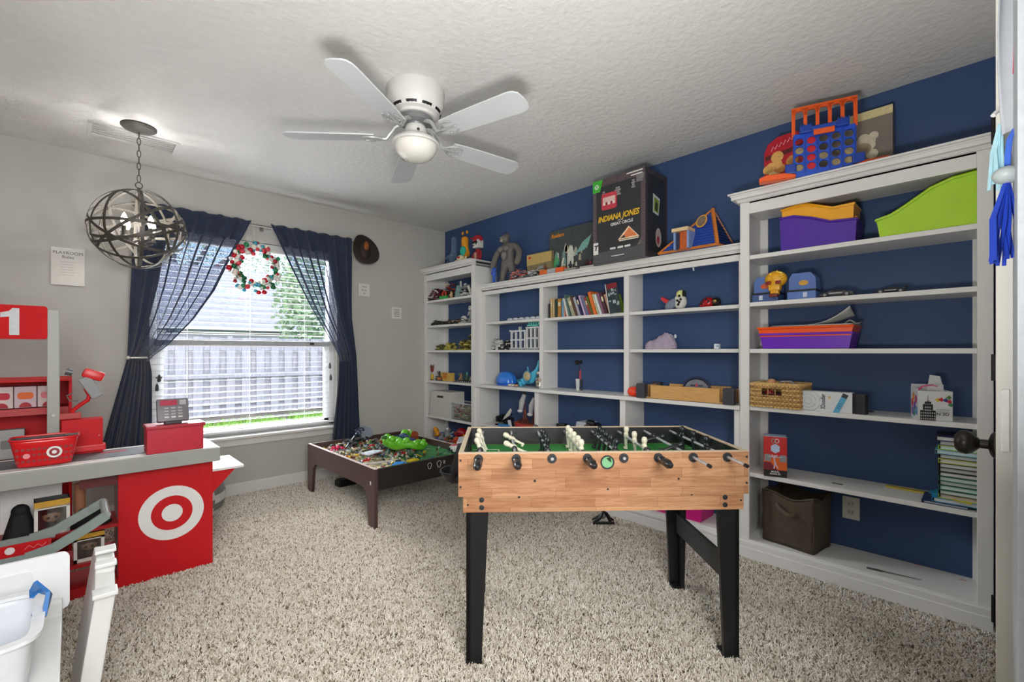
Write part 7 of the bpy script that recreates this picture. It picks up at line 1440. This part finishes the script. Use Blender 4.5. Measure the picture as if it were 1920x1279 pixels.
# ---- low bookcase, middle bay: books, vase, lower things
BK = [(1028, 1031, .115, 0, '#2f2b33', 'very thin black'), (1031, 1035.5, .155, 0, '#c6ab74', 'tan'), (1035.5, 1038.5, .158, 0, '#d0b888', 'cream'), (1038.5, 1045, .150, 0, '#23352a', 'dark green patterned'), (1045, 1052, .148, 0, '#b07a24', 'ochre'), (1052, 1056, .140, 0, '#5f93b5', 'light blue'), (1055, 1058, .150, .06, '#d9d5cc', 'white-edged'), (1057, 1062, .146, .05, '#b8442a', 'brick red'), (1062, 1066, .150, .26, '#e0dfd8', 'white'), (1066, 1070, .185, .30, '#55736c', 'tall grey-green'), (1071, 1078, .165, .34, '#a39d86', 'thick sage'), (1079, 1084, .172, .38, '#5a3526', 'brown with pale edge'), (1084, 1089, .162, .36, '#a6a9ba', 'pale grey-blue'), (1089, 1093, .166, .36, '#23284f', 'navy'), (1094, 1098, .17, .36, '#c9b2d2', 'lilac'), (1098, 1105, .166, .36, '#6d7090', 'slate blue'), (1105, 1109, .15, .38, '#a83f3c', 'red-edged cream'), (1108, 1112, .155, .36, '#5d6f32', 'olive'), (1112, 1119, .190, .33, '#e0702c', 'bright orange'), (1119, 1124, .17, .36, '#b9bf9a', 'pale green'), (1124, 1129, .165, .36, '#d9e2e0', 'ice white'), (1129, 1134, .17, .34, '#8a5a72', 'mauve'), (1134, 1139, .175, .33, '#53303a', 'maroon'), (1140, 1148, .16, .33, '#c59a7c', 'salmon'), (1148, 1153, .16, .33, '#5a5a24', 'dark olive'), (1153, 1158, .158, .33, '#9ab83f', 'lime green')]
XBk = 2.825
for i, (u0, u1, h_, tilt, c_, nm) in enumerate(BK):
    sp = 'standing straight' if tilt < .1 else 'leaning left'
    a = onX(XBk, u0).y; b_ = onX(XBk, u1).y; th = max(.009, (a-b_)*.92); dpt = .10+.012*(i % 3)
    # the book turns about its lower right edge
    t = thing('book', f'{nm} book {sp} in the middle bay of the low bookcase', 'book', (XBk+.003*(i % 4), b_-h_*0-.0+.0, Z1+.0005), -pi/2, 'books in the middle bay')
    mt = Matrix.Rotation(-tilt, 4, 'Y') @ Matrix.Translation((-th/2, 0, h_/2+.0))
    MB().box((-th/2+.0012, dpt/2, 0), (.0022, dpt, h_), mat=mt).box((th/2-.0012, dpt/2, 0), (.0022, dpt, h_), mat=mt).box((0, .0012, 0), (th, .0024, h_), mat=mt).build('cover', M(c_, .5, var=.12, vscale=60), t)
    MB().box((0, dpt/2+.002, .0), (th-.005, dpt-.006, h_-.008), mat=mt).build('pages', M('#d6d0c0', .8), t)
    if i % 3 == 1: MB().box((0, -.0004, h_*.2), (th*.7, .0008, h_*.22), mat=mt).build('spine_label', M('#d9cfae', .6), t)
t = thing('comic_book', 'large dark comic book leaning at the right end of the book row', 'book', (2.81, onX(2.81, 1167).y, Z1+.0005), -pi/2+.2, 'books in the middle bay'); mt = Matrix.Translation((-.052, 0, 0)) @ Matrix.Rotation(-.16, 4, 'Y'); h_ = .218
MB().box((.0, .004, h_/2), (.086, .008, h_), mat=mt).build('cover', M('#27343c', .45, var=.3, vscale=40), t); MB().box((.003, -.0006, h_*.90), (.076, .0012, .036), mat=mt).build('title_band', M('#7a1420', .5, var=.2), t); MB().box((-.044, .003, h_/2), (.005, .012, h_), mat=mt).build('white_spine', M('#d3d3d0', .5), t)
b = MB(); R = random.Random(17)
for i in range(14): b.box((R.uniform(-.03, .036), -.0006, R.uniform(.04, .17)), (R.uniform(.006, .02), .0012, R.uniform(.006, .025)), mat=mt)
b.build('printed_figure', M('#9fb0ac', .5, var=.3, vscale=60), t)
t, w_ = SH('black_rose_vase', 'slim white vase with a black flower on the middle bay ledge', 'vase', 2.84, 1075, 1083, ZL); MB().lathe([(.0001, 0), (.013, 0), (.017, .09), (.0145, .09), (.011, .006), (.0001, .006)], 20, (0, .03, 0)).build('vase', M('#c6ccca', .35), t, 40); b = MB(); b.tube([(0, .03, .02), (.006, .03, .12), (.016, .028, .18), (.01, .03, .215)], .0022, 6); b.tube([(.012, .03, .15), (.03, .03, .19)], .0016, 5); b.tube([(.004, .03, .11), (-.018, .03, .145)], .0016, 5); b.build('stem', M('#241f1e', .6), t); b = MB(); R = random.Random(5)
for i in range(22): a = R.uniform(0, 6.28); r = R.uniform(.006, .032); b.sph((.006+r*cos(a), .03+r*.7*sin(a), .218+R.uniform(-.008, .012)), (.012, .010, .004), 7, 5, rot=(R.uniform(-.8, .8), R.uniform(-.8, .8), 0))
b.build('petal', M('#17120f', .6, var=.3), t, 60); MB().prism([(-.008, 0), (.008, 0), (.009, .06), (.003, .078), (-.004, .07)], .003, Matrix.Translation((.022, .032, .088)) @ FRONT).build('red_tag', M('#b53a4a', .5), t)
t, w_ = SH('black_tube', 'thin black tube standing right beside the white vase', 'tube', 2.845, 1084, 1088, ZL); MB().cyl((0, .03, 0), (0, .03, .088), .0075, n=12).build('tube', BLACK, t, 40)
t, w_ = SH('grey_projector', 'grey toy box with a black lens in the lower middle bay', 'toy', XD, 1075, 1112, Z5); MB().prism([(-w_*.5, 0), (w_*.12, 0), (w_*.12, .13), (-w_*.46, .13), (-w_*.5, .10)], .12, Matrix.Translation((0, .15, 0)) @ FRONT).build('grey_body', M('#b9bbc4', .4), t); b = MB(); b.cyl((w_*.26, .03, .075), (w_*.26, .12, .075), .055, n=18); b.sph((w_*.18, .05, .13), (.04, .03, .025), 10, 8); b.box((w_*.24, .07, .03), (w_*.4, .08, .06), bev=.008); b.build('black_body', BLACK, t, 40); MB().tube([(w_*.0+.028*cos(a), .024, .075+.028*sin(a)) for a in [2*pi*i/16 for i in range(16)]], .006, 6, True).build('lens_ring', M('#232327', .3), t, 60)
t, w_ = SH('black_camera_toy', 'small black toy block in the lower middle bay, left of the grey box', 'toy', XD, 1042, 1057, Z5); MB().box((0, .03, .05), (w_, .05, .10), bev=.004).build('body', BLACK, t); MB().sph((w_*.1, .0, .06), (.02, .01, .02), 10, 8).build('knob', M('#3a3c3f', .3), t, 60)
t, w_ = SH('pale_stick', 'pale wooden stick lying in the lower middle bay', 'stick', 2.84, 1132, 1146, Z5); MB().tube([(-w_*.5, .03, .09), (w_*.5, .01, .012)], .010, 8).build('stick', M('#c9ced6', .5), t, 50)
# ---- low bookcase, right bay
t, w_ = SH('budgie_plush', 'plush budgerigar with a red tail on the upper shelf of the right bay', 'plush toy', XL, 1238, 1280, Z1); k = w_/.19
b = MB(); b.sph((.045*k, .05, .05), (.052*k, .042, .05), 16, 12); b.build('white_chest', M('#d6d3ca', .95, bump=.3), t, 70); MB().sph((.05*k, .05, .098), (.034*k, .034, .03), 14, 10).build('yellow_head', M('#d4d98f', .95, bump=.3), t, 70)
b = MB(); b.sph((-.012*k, .03, .038), (.068*k, .028, .030), 14, 10, rot=(0, -.55, 0)); b.build('grey_wing', M('#7b8296', .95, var=.35, vscale=150), t, 70); MB().prism([(0, 0), (-.085*k, .062), (-.075*k, .078), (.02, .03)], .03, Matrix.Translation((-.03*k, .065, .015)) @ FRONT).build('red_tail', M('#c2323c', .9), t)
b = MB()
for x, z in ((.045, .055), (.06, .045), (.072, .062), (.052, .03), (.06, .085)): b.sph((x*k, .010+.002*abs(z-.05)*100*.1, z), (.009, .005, .009), 8, 6)
b.build('black_spot', M('#15140f', .8), t, 60); MB().sph((.075*k, .05, .10), (.012, .024, .024), 10, 8).build('black_face', M('#1f2416', .8), t, 60)
t, w_ = SH('red_beetle_car', 'shiny red and black rounded toy car on the upper shelf of the right bay', 'toy car', XL, 1308, 1345, Z1); k = w_/.16; b = MB(); b.sph((-.02*k, .05, .026), (.06*k, .042, .04), 16, 10); b.sph((-.055*k, .05, .018), (.035*k, .036, .022), 12, 8); b.build('red_body', M('#a8141c', .18, .1), t, 70); MB().sph((.045*k, .05, .03), (.036*k, .036, .032), 14, 10).build('black_front', M('#23211c', .2), t, 70); b = MB()
for x, z in ((-.02, .05), (-.045, .04), (.0, .035), (-.06, .025)): b.sph((x*k, .014, z), (.008, .006, .008), 8, 6)
b.build('black_dot', BLACK, t, 60); b = MB(); b.sph((.05*k, .016, .034), (.012, .006, .010), 8, 6); b.build('gold_lamp', M('#a88a4a', .3, .4), t, 60)
t, w_ = SH('lavender_cloth', 'crumpled lavender cloth bundle on the lower shelf of the right bay', 'cloth', XL-.01, 1200, 1262, Z2); h_ = HZ(XL, 1240, 625, Z2)
def lump(u, v): a = 2*pi*u; th = pi/2*v; r = cos(th)**.6 if v < 1 else 0; x = w_*.47*r*cos(a); y = .065+.055*r*sin(a); q = x/w_; return (x, y+.004*sin(9*a+4*v), max(.001, (h_*(.78+.22*cos(2.2*pi*(q-.22)))*(1-.9*max(0, -q-.36)))*sin(th)**.7*(1+.06*sin(7*a)+.05*sin(13*q*3+2*v)) if v > 0 else .001))
b = MB(); b.grid(lump, 48, 14, True); b.build('bundle', M('#a79aac', .95, var=.08, vscale=30, bump=.5, bscale=80), t, 80); MB().sph((w_*.46, .05, .085), (.010, .008, .014), 8, 6).build('tag', M('#c9cdd4', .6), t, 60)
t, w_ = SH('black_sheet', 'thin black card lying on the lower shelf of the right bay', 'card', 2.86, 1240, 1310, Z2); MB().box((0, .03, .002), (w_, .06, .004)).build('sheet', BLACK, t); MB().box((w_*.35, .03, .0045), (.02, .02, .001)).build('sticker', M('#3a3b40', .4), t)
t, w_ = SH('white_cube', 'tiny white plastic cube at the right of the lower shelf in the right bay', 'cube', XL-.01, 1338, 1348, Z2); MB().box((0, .015, .016), (w_*.9, .03, .032), bev=.003).build('cube', M('#cfd8e0', .35), t); MB().box((w_*.2, -.001, .018), (.010, .002, .012)).build('blue_mark', M('#7f9ac0', .4), t)
t, w_ = SH('orange_pumpkin', 'small bright orange pumpkin toy on the ledge, left of the wooden tray', 'pumpkin', 2.735, 1171, 1197, ZL); h_ = .065; b = MB(); b.grid(lambda u, v: ((w_*.5*sin(pi*v)**.7*(1-.10*abs(cos(3.5*2*pi*u)))*cos(2*pi*u)), .04+(w_*.42*sin(pi*v)**.7*(1-.10*abs(cos(3.5*2*pi*u)))*sin(2*pi*u)), h_*(.5-.5*cos(pi*v))), 42, 14, True); b.build('gourd', M('#e8401a', .5, var=.05), t, 70); MB().cyl((0.01, .04, h_-.004), (.016, .04, h_+.012), .005, .003, n=8).build('stalk', M('#8a5a3a', .6), t)
t, w_ = SH('wooden_tool_tray', 'pale wooden tray with black corner blocks and a carry handle on the right bay ledge', 'tray', 2.712, 1199, 1372, ZL); h_ = .095; LW = M('#c89a5c', .5, var=.15, vscale=14, stretch=(1, 6, 14)); DT = .21; KB = M('#3a3b42', .45)
for y, x0, x1, n_ in ((0, -.5, .40, 'front_board'), (DT, -.40, .44, 'rear_board')): MB().box(((x0+x1)/2*w_+(.035 if y == 0 else 0), y+.006, h_*.48), ((x1-x0)*w_-.09, .012, h_*.9), bev=.001).build(n_, LW, t)
for s in (-1, 1): MB().box((s*w_*.47, DT/2, h_*.46), (.012, DT-.05, h_*.85), bev=.001).build('end_board', LW, t)
MB().box((0, DT/2, .006), (w_*.92, DT-.02, .010)).build('tray_floor', M('#b88c52', .6), t)
for sx_, sy_ in ((-1, 0), (1, 0), (-1, 1), (1, 1)): MB().box((sx_*(w_*.475), sy_*DT+.006, h_*.5), (.06, .045, h_), bev=.003).build('corner_block', KB, t)
MB().tube([(w_*.0+.085*cos(a)+.04, DT*.55, h_*.7+.072*sin(a)) for a in [pi*i/14 for i in range(15)]], .0075, 8).build('carry_handle', M('#1d2440', .4), t, 60)
MB().prism([(.078*cos(a), .064*sin(a)) for a in [pi*i/14 for i in range(15)]], .006, Matrix.Translation((.04, DT*.55+.004, h_*.7)) @ FRONT).build('handle_plate', M('#7a7d84', .5), t); MB().prism(circ(.010, 12), .001, FRONT, 0).build('red_badge', M('#b5485a', .5), t, loc=(.04, DT*.55-.003, h_*.7+.028)); MB().box((.04, DT*.55-.003, h_*.7+.026), (.08, .001, .008)).build('lettering_bar', M('#2a2c33', .5), t)
p = onX(2.85, 1302, 500)
t = thing('cup_hook', 'white plastic hook under the top rail of the right bay', 'hook', (2.83, p.y, 1.735), -pi/2); MB().tube([(0, 0, 0), (0, 0, -.03), (.003, -.004, -.055), (.008, -.008, -.075)], [.004, .005, .006, .0045], 8).box((0, 0, -.003), (.03, .02, .006)).build('hook', M('#d3d6d8', .4), t, 50)
p0 = onX(2.80, 1195); p1 = onX(2.80, 1300)
t = thing('pink_bin', 'magenta plastic bin on the bottom shelf behind the football table', 'storage bin', (2.76, onX(2.76, 1265).y, DK+.0003), -pi/2); w_ = .36
MB().prism([(-w_*.46, 0), (w_*.46, 0), (w_*.5, .17), (-w_*.5, .17)], .19, Matrix.Translation((0, .19, 0)) @ FRONT).build('tub', M('#c40d78', .4, var=.04), t); MB().box((0, .095, .172), (w_*1.02, .205, .012), bev=.004).build('rim', M('#d01f88', .4), t)
t, w_ = SH('red_case', 'dark red flat case standing in the lower right bay behind the table rim', 'case', 2.85, 1345, 1378, Z5); MB().box((0, .05, .05), (w_, .07, .10), bev=.02).build('case', M('#4a1a24', .5), t); MB().box((-w_*.2, .012, .095), (.05, .02, .012), bev=.004).build('red_handle', M('#b5203a', .4), t)
